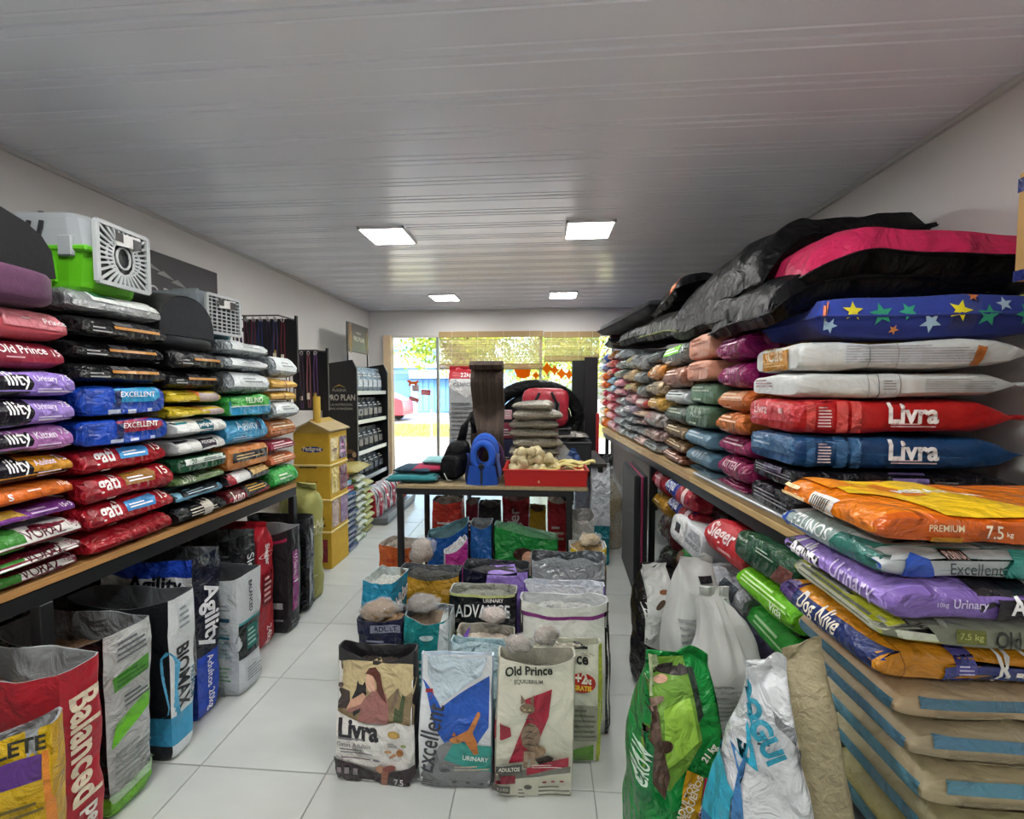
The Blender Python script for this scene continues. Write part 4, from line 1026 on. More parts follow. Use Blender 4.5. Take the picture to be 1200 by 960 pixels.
near_rows = [
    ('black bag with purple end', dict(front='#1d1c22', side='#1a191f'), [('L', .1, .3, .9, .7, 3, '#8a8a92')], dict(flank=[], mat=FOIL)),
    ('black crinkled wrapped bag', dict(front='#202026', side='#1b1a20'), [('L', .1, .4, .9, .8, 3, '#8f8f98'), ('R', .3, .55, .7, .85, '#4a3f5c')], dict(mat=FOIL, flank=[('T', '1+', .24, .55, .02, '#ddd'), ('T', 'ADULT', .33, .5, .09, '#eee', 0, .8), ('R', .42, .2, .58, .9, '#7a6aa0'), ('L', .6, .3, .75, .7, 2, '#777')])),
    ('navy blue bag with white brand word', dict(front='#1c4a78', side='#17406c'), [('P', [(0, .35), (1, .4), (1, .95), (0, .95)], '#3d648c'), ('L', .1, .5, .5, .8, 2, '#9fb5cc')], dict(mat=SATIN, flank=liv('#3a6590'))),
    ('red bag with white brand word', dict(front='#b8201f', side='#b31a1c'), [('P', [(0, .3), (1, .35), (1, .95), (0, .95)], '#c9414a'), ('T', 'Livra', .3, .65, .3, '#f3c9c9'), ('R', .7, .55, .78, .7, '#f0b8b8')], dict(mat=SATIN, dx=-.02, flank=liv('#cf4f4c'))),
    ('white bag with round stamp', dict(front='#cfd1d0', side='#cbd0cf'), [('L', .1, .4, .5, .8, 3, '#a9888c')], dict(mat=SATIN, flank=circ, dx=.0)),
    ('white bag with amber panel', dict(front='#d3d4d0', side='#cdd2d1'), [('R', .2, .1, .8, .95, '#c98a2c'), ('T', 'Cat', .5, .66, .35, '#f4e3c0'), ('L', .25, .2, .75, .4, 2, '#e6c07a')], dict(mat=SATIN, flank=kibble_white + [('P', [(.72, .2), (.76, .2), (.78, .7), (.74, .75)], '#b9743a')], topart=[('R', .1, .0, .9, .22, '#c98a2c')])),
]
for r_ in near_rows: r_[3].setdefault('end', 'flat'); r_[3]['n'] = 8
nearz = rcol(878, 940, 938, [620, 580, 552, 510, 467, 436, 398], near_rows, 'nearest stack')

# ---- cushions piled on top
def cushion(name, lab, cat, loc, size, rot, colf, m=NYLON, seed=0, amp=.02, warp=None, group=None, nu=26, nv=22, quilts=(), freq=4.5, piping=None, thickpow=.17, stars=None, ops=None):
    """rows of a pillow: top and bottom sheet sewn at the edge"""
    W, D, T = size; sv = Vector((seed * 7.7, seed * 3.3, seed)); V = []; 
    def pt(u, v, s):
        x, y = (u - .5) * 2, (v - .5) * 2
        k = (1 - abs(x) ** 3.2) ** thickpow * (1 - abs(y) ** 3.2) ** thickpow if abs(x) < 1 and abs(y) < 1 else 0
        cr = 1 + .06 * (abs(x * y))
        p = Vector((x * W / 2 * cr, y * D / 2 * cr, s * T / 2 * k))
        for q in quilts:
            if q[0] == 'x': p.z *= 1 - .45 * math.exp(-((x - q[1]) / .05) ** 2)
            else: p.z *= 1 - .45 * math.exp(-((y - q[1]) / .05) ** 2)
        n = noise.noise(Vector((p.x, p.y, 0)) * freq + sv) + .5 * noise.noise(Vector((p.x * 2.5, p.y * 2.5, s * .3)) * freq + sv)
        p.z += n * amp * (.35 + .65 * k) + abs(noise.noise(Vector((p.x * 3, p.y * 9, 0)) + sv)) * -.35 * amp * s
        p += Vector((noise.noise(p * 5 + sv), noise.noise(p * 5 - sv), 0)) * amp * .8
        return warp(p) if warp else p
    P = []
    for s in (1, -1):
        for j in range(nv + 1):
            for i in range(nu + 1): P.append(pt(i / nu, j / nv, s))
    N = (nu + 1) * (nv + 1); Fs = []; Cs = []
    for s in range(2):
        for j in range(nv):
            for i in range(nu):
                a = s * N + j * (nu + 1) + i; f = (a, a + 1, a + nu + 2, a + nu + 1)
                Fs.append(f if s == 0 else tuple(reversed(f))); Cs.append(colf[s])
    rim = [j for j in range(nu + 1)] + [j * (nu + 1) + nu for j in range(1, nv + 1)] + [nv * (nu + 1) + i for i in range(nu - 1, -1, -1)] + [j * (nu + 1) for j in range(nv - 1, 0, -1)]
    for k in range(len(rim)):
        a, c = rim[k], rim[(k + 1) % len(rim)]; Fs.append((a, c, N + c, N + a)); Cs.append(colf[1])
    o = thing(name, lab, cat, group=group, mw=Matrix.Translation(loc) @ Matrix.Rotation(R(rot[2]), 4, 'Z') @ Matrix.Rotation(R(rot[1]), 4, 'Y') @ Matrix.Rotation(R(rot[0]), 4, 'X'))
    b = MB(); b.add(P, Fs, Cs); b.build('cover', m, o, True, fix=False)
    b = MB(); b.tube([P[a] for a in rim], .005, piping or colf[1], 6, closed=True); b.build('piping', m, o, True)
    if ops:
        pr = MB(); bv = BVHTree.FromPolygons([Vector(p) for p in P], Fs)
        for (org, ud, vd, rd, U, Vv, oo) in ops: drape(pr, bv, org, ud, vd, rd, U, Vv, oo, .03, .002)
        pr.build('print', FELT, o, True, fix=False)
    return o
cg = 'dark pet cushions piled on the right rack'
# blue cushion with stars
rnd = random.Random(4); st = []
for i, (u, v, r, c) in enumerate([(.05, .3, .045, '#a9cce6'), (.15, .62, .06, '#e3d62c'), (.28, .55, .07, '#2fa07c'), (.4, .6, .055, '#35a888'), (.5, .35, .06, '#a9cce6'), (.62, .6, .065, '#efe226'), (.74, .48, .065, '#2fa07c'), (.81, .72, .045, '#b8d4ea'), (.9, .5, .06, '#35a888'), (.93, .85, .05, '#c9cf3c'), (.34, .2, .03, '#d58a4a'), (.68, .9, .03, '#d87a3a'), (.02, .8, .03, '#d87a5a'), (.985, .25, .055, '#a9cce6')]): st.append(('S', u, v, r * .82, c, 14 * i))
st2 = [('S', rnd.uniform(.1, .9), rnd.uniform(.25, .8), .045, rnd.choice(['#a9cce6', '#e3d62c', '#2fa07c']), i * 20) for i in range(16)]
z = nearz
cushion('pet_cushion', 'blue fleece cushion with yellow, green and pale stars', 'cushion', (1.265, 1.67, z + .075), (.66, .36, .15), (0, 0, -2), ('#2a3f9c', '#26398f'), FELT, 11, .008, thickpow=.13, freq=3,
        ops=[((-.34, -.3, -.075), (1, 0, 0), (0, 0, 1), (0, 1, 0), .68, .145, [(o_[0], o_[1], o_[2], o_[3], o_[4], o_[5]) for o_ in st]), ((-.38, -.25, .1), (1, 0, 0), (0, 1, 0), (0, 0, -1), .76, .5, st2)])
def droop(p, x0, k):                       # edge hangs over the aisle
    if p.x < x0: d = x0 - p.x; return Vector((p.x + d * .25, p.y, p.z - k * d * d))
    return p
cushion('pet_cushion', 'large black quilted nylon cushion lying on the star cushion', 'cushion', (1.17, 1.84, z + .21), (.84, .62, .17), (0, 0, -3), ('#0c0d0f', '#08090a'), NYLON, 12, .022, group=cg, warp=lambda p: droop(p, -.15, 1.3))
cushion('pet_cushion', 'cushion with raspberry pink top and black underside, topmost on the right', 'cushion', (1.215, 1.80, z + .30), (.70, .60, .21), (3, 6, -5), ('#c12a57', '#0a0b0c'), NYLON, 13, .016, warp=lambda p: droop(p, -.05, .9), piping='#0a0b0c')
cushion('pet_cushion', 'big black folded cushion behind the pink one', 'cushion', (1.14, 2.33, 2.05), (.74, .95, .21), (-4, -3, 4), ('#0f1012', '#09090a'), NYLON, 14, .03, group=cg, warp=lambda p: droop(p, -.05, 1.6))
cushion('pet_cushion', 'black cushion squeezed under the big folded one', 'cushion', (1.13, 2.30, 1.87), (.72, .95, .17), (2, 0, 2), ('#0d0e10', '#08090a'), NYLON, 15, .025, group=cg, warp=lambda p: droop(p, -.1, 1.2))
cushion('pet_cushion', 'black cushion with olive trim in the middle of the right pile', 'cushion', (1.10, 3.05, 1.93), (.74, .7, .16), (3, 0, 5), ('#101210', '#0a0a09'), NYLON, 16, .028, group=cg, warp=lambda p: droop(p, -.1, 1.2), piping='#66703c')
cushion('pet_cushion', 'upper black cushion with an orange tag in the middle of the right pile', 'cushion', (1.16, 3.2, 2.11), (.66, .8, .15), (-2, 3, -4), ('#0e0e11', '#09090a'), NYLON, 17, .025, group=cg, warp=lambda p: droop(p, -.1, .9),
        ops=[((-.36, -.15, -.03), (0, -1, 0), (0, 0, 1), (1, 0, 0), .2, .07, [('R', 0, 0, 1, 1, '#c4532c'), ('L', .1, .2, .9, .8, 2, '#f0c9a0')])])
cushion('pet_cushion', 'grey and black cushion low at the far end of the right pile', 'cushion', (1.12, 3.95, 1.96), (.70, .85, .16), (0, 0, 8), ('#1b1c1e', '#0f1011'), NYLON, 18, .02, group=cg, warp=lambda p: droop(p, -.15, 1.0))
cushion('pet_cushion', 'long flat navy black cushion topmost at the far end of the right pile', 'cushion', (1.10, 4.2, 2.10), (.72, 1.3, .15), (-1.5, 0, 10), ('#10131d', '#0b0c12'), FELT, 19, .012, group=cg)
cushion('pet_cushion', 'dark red and grey cushion beneath the long navy one', 'cushion', (1.08, 4.85, 1.98), (.68, .62, .13), (0, 0, -5), ('#33161e', '#151618'), NYLON, 20, .018, group=cg)
# ---- cardboard box and wooden upright at the right edge
t = thing('bookcase', 'wooden open shelf unit in the right corner beside the big bags', 'shelf', (1.5, 1.2, 0))
for k, (x, y, sx, sy) in enumerate(((-.02, -.0, .04, .30),)):
    b = MB(); b.box((x, y, .86), (sx, sy, 1.72), '#a9783f', bev=.003); b.build('side_panel', WOOD, t)
for z_ in (.2, .62, 1.05, 1.38, 1.735):
    b = MB(); b.box((.06, 0, z_), (.11, .30, .024), '#9c6c38', bev=.002); b.build('shelf_board', WOOD, t)
b = MB(); b.box((.11, 0, .86), (.008, .3, 1.7), '#7d5830'); b.build('back_panel', WOOD, t)
t = thing('cardboard_box', 'kraft cardboard box with blue print on top of the wooden unit', 'box', (1.46, 1.19, 1.752))
b = MB(); b.box((0, 0, .15), (.26, .26, .30), '#b9935c', bev=.003); b.build('carton', CARD, t)
for s in (-1, 1):
    b = MB(); b.box((s * .085, 0, .34), (.006, .25, .1), '#b08a55', rot=Matrix.Rotation(-s * .6, 3, 'Y')); b.build('flap', CARD, t)
def flatprint(parent, face, W, H, ops, off):
    q = MB()
    for i, (pts, fs, c) in enumerate(shapes_for(ops, W, H)):
        l = .0012 + .0004 * i
        if face == '-y': q.add([(x - W / 2, off - l, z) for x, z in pts], fs, c)
        elif face == '-x': q.add([(off - l, W / 2 - x, z) for x, z in pts], fs, c)
        elif face == '+x': q.add([(off + l, x - W / 2, z) for x, z in pts], fs, c)
        elif face == '+z': q.add([(x - W / 2, z - H / 2, off + l) for x, z in pts], fs, c)
    return q.build('print', PRINT, parent, fix=False)
pr = [('R', 0, .82, 1, .95, '#22306e'), ('R', 0, .0, 1, .1, '#22306e'), ('E', .45, .6, .3, .1, '#27356f'), ('P', [(.3, .55), (.7, .5), (.62, .38), (.4, .4)], '#27356f'), ('R', .2, .16, .62, .3, '#d8c9a6')] + [('R', .24 + .05 * k, .17, .26 + .05 * k + .012 * (k % 2), .29, '#222') for k in range(7)]
flatprint(t, '-y', .26, .30, pr, -.13); flatprint(t, '-x', .26, .30, pr, -.13)

# ---- low near pile
PX, PY0, PY1 = .69, .89, 1.2
def vsq(ops, k=.45):
    o = []
    for p in ops:
        p = list(p)
        if p[0] in 'RL': p[2] *= k; p[4] *= k
        elif p[0] == 'P': p[1] = [(a, c * k) for a, c in p[1]]
        elif p[0] == 'E': p[2] *= k; p[4] *= k
        elif p[0] == 'T': p[3] *= k
        o.append(tuple(p))
    return o
def squeeze(ops, k=.5):
    o = []
    for p in ops:
        p = list(p)
        if p[0] == 'R' or p[0] == 'L': p[1] *= k; p[3] *= k
        elif p[0] == 'P': p[1] = [(a * k, c) for a, c in p[1]]
        elif p[0] == 'E': p[1] *= k; p[3] *= k
        elif p[0] == 'T': p[2] *= k; p[4] *= k
        o.append(tuple(p))
    return o
def pile(desc, ztop, T, colr, ends, flanks, tops=(), dx=0, dy=0, W=.33, L=.75, y0=None, m=GLOSS, amp=.007, n=6, e='fold', seed=0, idx=0, bands=(), tilt=0, yoff=0):
    b = Bag(W, T, L, e0=e, e1='crimp', n=n, amp=amp, col=colr, seed=seed + 500, nx=16, ny=7, nt=16, bulge=0, bands=bands, seam=.15)
    b.art('end', ends, g=.016, lift=.0035).art('flank_pos', squeeze(flanks), g=.016, lift=.0035)
    if tops: b.art('front', vsq(tops), g=.022, lift=.0035)
    return b.place('pet_food_bag', desc + ', ' + ORD[idx] + ' in the low near right pile', 'bag', lie_right(PX + dx, PY0 + W / 2 + yoff, ztop - T / 2, dy, tilt), m, group='bags in the low near pile')
pile('orange and yellow premium bag', 1.205, .075, dict(front='#e07a12', side='#c9590e'), [('R', .35, .25, .6, .75, '#e9e3da')] + [('R', .37 + .025 * k, .32, .38 + .025 * k, .68, '#333') for k in range(8)] + [('L', .02, .3, .32, .8, 2, '#f7d49a')],
     [('T', 'PREMIUM', .33, .58, .17, '#f7d9a8', 0, 1.2), ('R', .26, .12, .41, .34, '#c98e1c'), ('T', '7.5', .56, .5, .08, '#f7e3c0', 0, 1.3), ('T', 'kg', .63, .45, .03, '#f7e3c0')],
     [('P', [(.06, .20), (.52, .16), (.6, .34), (.96, .40), (.96, .95), (.05, .95), (.2, .6)], '#ecc21a'), ('E', .45, .36, .2, .16, '#e9a81c'), ('P', [(.3, .42), (.62, .46), (.6, .62), (.28, .5)], '#d87a12'), ('P', [(.02, .1), (.4, .12), (.3, .34), (.05, .3)], '#e58a14'), ('T', 'MERA PLUM', .5, .74, .24, '#f3f0d8', 90, 1.3, 0, .03)], dx=-.005, dy=-2, idx=9, seed=1, amp=.009, yoff=.01, W=.36)
pile('white, green and blue bag', 1.13, .068, dict(front='#b9bfc0', side='#b4babb', end='#2452b8'), [('R', .0, .0, 1, 1, '#8fa3a0'), ('P', [(.55, .2), (1, .3), (1, .9), (.6, .8)], '#2f6f66'), ('T', 'FELINOS', .35, .6, .4, '#e6ecec'), ('R', 0, 0, .08, 1, '#1f4fb8')],
     [('P', [(.10, .15), (.12, .7), (.17, .82), (.24, .7), (.27, .15)], '#1d4aa8'), ('R', .33, .68, .45, .86, '#221e1e'), ('T', 'PURINA', .39, .77, .1, '#e8c8c0'), ('T', 'Excellent', .47, .46, .26, '#44484a', 0, 1.15, 0, 0), ('P', [(.62, .1), (.62, .5), (.68, .9), (1, .9), (1, .1)], '#2c8f84')], dx=-.01, dy=1, idx=8, seed=2, m=SATIN, W=.35, yoff=0)
pile('lilac bag with black band', 1.062, .072, dict(front='#a388d8', side='#7d62ad'), [('P', [(.0, .0), (.45, .0), (.42, .6), (0, .75)], '#18151f'), ('T', 'Agility', .25, .4, .34, '#f5f2f8', 0, 1.5, .1, .03), ('T', 'Urinary', .72, .5, .36, '#d9ccf2', 0, 1.2)],
     [('P', [(.52, .0), (1.2, .0), (1.2, 1), (.55, 1)], '#17141e'), ('T', '10kg', .26, .56, .06, '#cdbfe6'), ('T', 'Urinary', .40, .56, .17, '#d9cdf0', 0, 1.1, .1), ('T', 'Agility', .72, .5, .26, '#fff', 0, 1.2, .1, .03)], [('P', [(.0, .6), (1, .5), (1, .8), (.0, 1.0)], '#19161f'), ('P', [(0, 1.02), (1, .82), (1, 2), (0, 2)], '#d2d4cf')], dx=-.01, idx=7, seed=3, amp=.01, W=.36, yoff=-.02)
pile('olive and cream bag', .99, .06, dict(front='#a5aa8e', side='#7a7f6c', end='#b8bb5a'), [('R', 0, 0, 1, .3, '#b9b73c'), ('R', 0, .3, 1, 1, '#ccd0ba'), ('L', .1, .4, .9, .9, 3, '#7d8270')],
     [('R', .34, .3, .48, .75, '#6b7030'), ('T', '7.5 kg', .41, .52, .11, '#b9bd70'), ('T', 'Old', .58, .5, .12, '#23241f', 0, 1.4, 0, .02), ('T', 'Prince', .78, .5, .22, '#23241f', 0, 1.1, 0, .02)], [('P', [(.0, .0), (1, 0), (1, .12), (0, .2)], '#c2c934'), ('R', 0, .3, 1, .34, '#888c7c')], idx=6, seed=4, m=SATIN, dx=.01, dy=-3, W=.34)
dg = dict(front='#cf8a1c', side='#c07f16')
pile('amber bag with navy band and white script', .928, .08, dg, [('R', .0, .25, 1, .8, '#1e2f66'), ('T', 'Dog Nive', .45, .55, .42, '#e9e2cf', 0, 1.5, .3), ('E', .1, .75, .09, .2, '#4a3470')],
     [('P', [(.34, .1), (.34, .55), (.41, .6), (.45, .85), (.5, .6), (.95, .55), (.95, .12)], '#39407c'), ('E', .45, .5, .055, .3, '#4f4a90'), ('L', .41, .35, .49, .65, 3, '#b9b5d8'), ('T', 'K-Nine', .8, .55, .4, '#e9e4dc', 0, 1.5, .3), ('R', .13, .05, .134, .95, '#5a3a10')], idx=5, seed=5, dx=-.01, amp=.009, W=.35)
for k, (zt, T, c, bandc, dsc) in enumerate(((.842, .075, '#b09a78', '#4b7488', 'beige paper bag with blue stripe'), (.764, .085, '#a89a7c', '#52809a', 'sandy paper bag with wide blue stripe'), (.676, .1, '#b3a683', '#5a92a6', 'pale paper bag with teal stripe'), (.572, .1, '#a49c76', '#4b7f93', 'khaki paper bag with blue stripe'), (.468, .46, '#8f8a5f', '#35606f', ''))):
    if k < 4:
        pile(dsc, zt, T, dict(front=c, side=c), [('R', 0.03, .3, .97, .6, bandc)], [('R', .12, .5, 1, .78, bandc), ('L', .2, .1, .8, .4, 2, '#8d8163')], idx=4 - k, seed=20 + k, m=SATIN, dx=.03 + .03 * k, W=.33)
pile('khaki paper bag', .468, .12, dict(front='#9a935f', side='#9a935f'), [('R', 0, .3, 1, .6, '#4a7b8a')], [('R', .12, .5, 1, .8, '#4a7b8a')], idx=0, seed=30, m=SATIN, dx=.12, W=.33)
t = thing('crate', 'grey crate under the low near pile on the right', 'crate', (1.12, 1.06, 0))
b = MB()
for sx, sy, dx, dy in ((0, -.155, .7, .02), (0, .155, .7, .02), (-.34, 0, .02, .33), (.34, 0, .02, .33)): b.box((sx, sy, .17), (dx, dy, .34), '#5c5f62', bev=.004)
b.build('side_walls', HARD, t)
b = MB(); b.box((0, 0, .335), (.7, .33, .022), '#55585b', bev=.004); b.build('lid', HARD, t)
# ================================================================= BAGS STANDING ON THE FLOOR
GREY = '#7d8286'
def FB(name, lab, x0, x1, y0, D, H, col, front=(), right=(), left=(), opened=True, rz=0, group=None, m=GLOSS, mouth=None, dip=.035, back=0, inner=GREY, fill='#6a4f36',
       bands=(), depth=.12, n=18, amp=.008, top='crimp', fine=True, cat='bag', warp=None, seed=None, ry=0, rx=0, taper=1, slope=0, nx=16):
    if mouth is None: mouth = 1.15 if group == LG else .75
    if group == LG: taper = 1.05
    W = x1 - x0; cx = (x0 + x1) / 2; cy = y0 + D / 2
    o = dict(mouth=mouth, dip=dip, back=back, inner=inner, fill=fill, depth=depth, slope=slope) if opened else None
    b = Bag(W, D, H, e0='block', e1=top, n=n, amp=amp, col=col, seed=seed if seed is not None else int(abs(x0) * 1000 + y0 * 77), nx=nx, ny=6, nt=14, bands=bands, opened=o, bulge=.05, pinch=.0, warp=warp, taper=taper)
    g = .022 if fine else .04
    if front: b.art('front', front, g=g, lift=.003)
    if right: b.art('right', right, g=g, lift=.003)
    if left: b.art('left', left, g=g, lift=.003)
    return b.place(name, lab, cat, stand(cx, cy, .001, rz, rx, ry), m, group=group)
LG = 'open bags on the floor under the left rack'
# ---- left row, near to far
FB('pet_food_bag', 'yellow open bag with purple band at the lower left corner', -1.65, -1.235, .835, .07, .59, dict(front='#e0b81c', side='#c99d18', back='#caa01a'), rz=38, group=LG, dip=.02, mouth=1.3, back=.03, inner='#a9adb0',
   front=[('T', 'COMPLETE', .72, .93, .52, '#2a2a1c', 0, 1.2, 0, .03), ('R', .3, .78, .96, .88, '#58307c'), ('T', 'ADULT', .55, .85, .25, '#f0e6f6'), ('L', .34, .79, .9, .83, 1, '#cbb6de'), ('L', .3, .42, .96, .74, 9, '#6b5a18'), ('L', .3, .02, .96, .36, 9, '#6b5a18'), ('R', .97, 0, 1, .9, '#e58a2c')])
FB('pet_food_bag', 'red open bag with outlined vertical lettering, second from the viewer on the left', -1.76, -1.34, 1.06, .11, .655, dict(front='#b81f31', side='#b01c2e'), rz=0, group=LG, m=SATIN, inner='#a5a9ab', dip=.03, back=0,
   right=[('T', 'Balanced', .5, .62, .5, '#e9d9c0', -90, 1.15, 0, .03), ('T', 'perros', .5, .2, .27, '#f3ece4', -90, 1.0, 0, .03)])
FB('pet_food_bag', 'black and silver open bag with bright green base, under the left rack', -1.84, -1.42, 1.26, .155, .635, dict(front='#131315', side='#c3c6c4'), group=LG, rz=-2, inner='#84898c', m=GLOSS, dip=.05,
   bands=[(0, .13, '#74c42b', ('front', 'side')), (.13, .135, '#e8efe0', ('front', 'side'))],
   front=[('L', .1, .76, .4, .9, 8, '#5a5a5e'), ('R', .5, .76, .94, .9, '#3c3c40'), ('L', .52, .77, .92, .89, 8, '#77777b'), ('L', .1, .2, .5, .7, 7, '#2d2d30'), ('T', 'Vitalite', .75, .55, .4, '#2f2f33'), ('T', 'Adult', .82, .38, .25, '#2b2b2f'), ('R', .8, .2, .93, .235, '#8a5a32')],
   right=[('P', [(.15, .69), (.9, .71), (.9, .8), (.12, .77)], '#4f9a32'), ('L', .2, .7, .85, .78, 3, '#2f6f20'), ('P', [(.05, .4), (.9, .5), (.92, .6), (.15, .52)], '#6cc22c'), ('L', .2, .84, .85, .96, 4, '#6d7275'), ('L', .1, .18, .9, .38, 6, '#8d9490'), ('P', [(.0, .1), (1, .12), (1, .17), (0, .15)], '#a8c9a0'), ('L', .3, .58, .85, .66, 3, '#565b5d')])
FB('pet_food_bag', 'black and white open bag with sky blue base on the left', -1.84, -1.415, 1.485, .115, .64, dict(front='#1a1c20', side='#dde2e4'), group=LG, inner='#5a6064', dip=.03, m=SATIN,
   bands=[(0, .1, '#1b1e24', ('front',)), (.1, .28, '#3f9fcb', ('front', 'side')), (0, .1, '#e6ecee', ('side',))],
   right=[('T', 'BIOMAX', .45, .5, .40, '#23252a', -90, 1.15, 0, .03), ('T', 'PREMIUM', .82, .42, .2, '#48728a', -90, 1), ('P', [(.0, .28), (.3, .28), (.2, .45), (.35, .6), (.0, .7)], '#59b2dc'), ('L', .3, .8, .7, .95, 4, '#9aa3a8')])
FB('pet_food_bag', 'tall navy open bag with white vertical lettering and blue base', -1.90, -1.47, 1.675, .13, .73, dict(front='#dfe2e4', side='#15182b'), group=LG, inner='#54585c', dip=.02, m=GLOSS,
   bands=[(.9, 1, '#2247b8', ('front',)), (0, .4, '#2a4ec0', ('side',)), (0, .3, '#203f9e', ('front',))],
   front=[('T', 'Agility', .6, .83, .6, '#1b1d26', 0, 1, .1, .03), ('L', .2, .4, .9, .7, 8, '#a5a9b0')],
   right=[('T', 'Agility', .5, .62, .40, '#f5f6f8', -90, 1.05, .1, .03), ('T', 'Adultos', .5, .28, .2, '#e3e9f6', -90, 1), ('T', '20kg', .5, .1, .12, '#e3e9f6', -90, 1)])
FB('pet_food_bag', 'light grey open bag with teal black label, standing out from the row', -1.74, -1.40, 1.845, .15, .575, dict(front='#c3c8cc', side='#cfd4d7'), group=LG, rz=-3, inner='#4b5054', dip=.02, m=SATIN,
   front=[('E', .6, .86, .05, .03, '#3a4a52'), ('L', .2, .72, .9, .82, 3, '#8a9298'), ('R', .12, .64, .9, .67, '#23465c'), ('L', .12, .32, .9, .62, 9, '#8fa9b0'), ('R', .12, .5, .9, .52, '#2f6f80'), ('L', .12, .14, .9, .3, 5, '#7fa488'), ('R', .12, .02, .4, .1, '#6a7074'), ('R', .5, .02, .8, .1, '#8a9094')],
   right=[('T', 'BALANCED', .5, .8, .26, '#26292c', -90, 1, 0, .02), ('R', 0, .31, 1, .6, '#17201f'), ('R', .3, .36, .75, .56, '#1f6a60'), ('L', .35, .38, .7, .54, 4, '#8fc4b8'), ('R', 0, .6, 1, .62, '#2f9a9c'), ('L', .25, .1, .85, .22, 5, '#8b9195')])
FB('pet_food_bag', 'black open bag with white vertical lettering behind the light grey one', -1.92, -1.53, 2.03, .11, .70, dict(front='#1b1c1f', side='#17181b'), group=LG, inner='#5b5f62', m=GLOSS, right=[('T', 'Sieger', .5, .72, .25, '#cfcfcf', -90, 1)], front=[('L', .2, .8, .9, .9, 3, '#44484b')])
FB('pet_food_bag', 'red open bag with round white emblem and vertical weight lettering', -1.93, -1.54, 2.17, .14, .71, dict(front='#b3202f', side='#a81e2c'), group=LG, m=SATIN, inner='#8a8f92', opened=False, top='crimp',
   front=[('L', .3, .86, .85, .92, 3, '#d87a80')],
   right=[('E', .5, .74, .42, .1, '#f0dede'), ('E', .5, .74, .36, .085, '#a81e2c'), ('T', 'Sieger', .5, .74, .17, '#f6ecec', -90, 1, 0, .03), ('R', .2, .34, .8, .6, '#7c1622'), ('L', .3, .36, .7, .58, 5, '#d9a9a9'), ('T', '24kg', .5, .1, .15, '#f2dada', -90, 1)])
FB('pet_food_bag', 'black open bag with magenta stripe down its side', -1.86, -1.48, 2.35, .13, .625, dict(front='#232226', side='#1b1a1d'), group=LG, inner='#9a9da0', m=SATIN,
   bands=[(.9, .93, '#a3264f', ('front',))], right=[('R', .28, .2, .72, .78, '#8c2a73'), ('T', 'Urbania', .5, .64, .2, '#e8c9df', -90, 1.2), ('E', .5, .48, .18, .035, '#c9c9c9'), ('L', .2, .05, .8, .12, 2, '#77767c')], front=[('R', .4, .24, .9, .30, '#a9a6aa'), ('R', .4, .12, .9, .14, '#8d8a8e')])
FB('pet_food_bag', 'black open bag with grey marbled side by the rack leg', -1.90, -1.51, 2.60, .10, .62, dict(front='#1e1f22', side='#26272a'), group=LG, inner='#34373a', m=GLOSS, right=[('P', [(.2, .1), (.6, .2), (.4, .5), (.7, .8), (.3, .9), (.5, .6), (.2, .4)], '#8a8c90')])
for k, (y, x1, c, h, dsc) in enumerate(((1.18, -2.0, '#141416', .62, 'dark bag at the back under the rack, near the red one'), (1.47, -1.98, '#1b1b1e', .66, 'dark bag at the back under the rack behind the green-based one'), (1.74, -2.0, '#17181c', .62, 'dark bag at the back under the rack behind the white one'),
                               (2.0, -2.02, '#202125', .6, 'dark bag at the back under the rack behind the navy one'))):
    FB('pet_food_bag', dsc, x1 - .3, x1, y, .15, h, dict(front=c), group=LG, inner='#2a2c2f', fine=False, amp=.01)
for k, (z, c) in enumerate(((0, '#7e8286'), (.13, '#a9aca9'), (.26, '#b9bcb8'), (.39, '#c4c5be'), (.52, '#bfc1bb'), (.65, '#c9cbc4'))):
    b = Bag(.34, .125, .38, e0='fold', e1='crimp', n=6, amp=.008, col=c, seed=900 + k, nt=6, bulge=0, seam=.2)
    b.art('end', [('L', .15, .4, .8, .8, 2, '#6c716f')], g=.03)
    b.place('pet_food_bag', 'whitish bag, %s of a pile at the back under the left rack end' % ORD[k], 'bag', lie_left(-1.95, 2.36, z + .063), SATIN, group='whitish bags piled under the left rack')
def gather(H, r0, k=2.2):
    """closes a sack towards a tied, crumpled neck"""
    def w(p):
        t = smoothstep(.68, 1, p.z / H)
        a = math.atan2(p.y, p.x); f = 1 - t * (.82 - .12 * math.sin(a * 7) - .08 * math.sin(a * 13 + 1))
        return Vector((p.x * f, p.y * (f if p.z < H * .9 else f * .9), p.z + .012 * t * math.sin(a * 5)))
    return w
FB('rice_sack', 'olive green sack with pale lettering past the end of the left rack', -1.84, -1.53, 2.74, .2, .80, dict(front='#a3a45e', side='#a5a660', back='#98995a'), opened=False, m=WEAVE, n=3, rz=-18, amp=.02, group=None,
   front=[('T', 'BAG', .72, .66, .3, '#d3d4ab', 0, 1.3, 0, .03), ('T', 'RICE', .72, .58, .34, '#d3d4ab', 0, 1.3, 0, .03)],
   right=[('T', 'BAG', .5, .66, .6, '#d3d4ab', 0, 1.1, 0, .03), ('T', 'RICE', .5, .6, .65, '#d3d4ab', 0, 1.1, 0, .03), ('E', .3, .22, .12, .025, '#cfd0a8'), ('E', .7, .24, .1, .02, '#cfd0a8')])

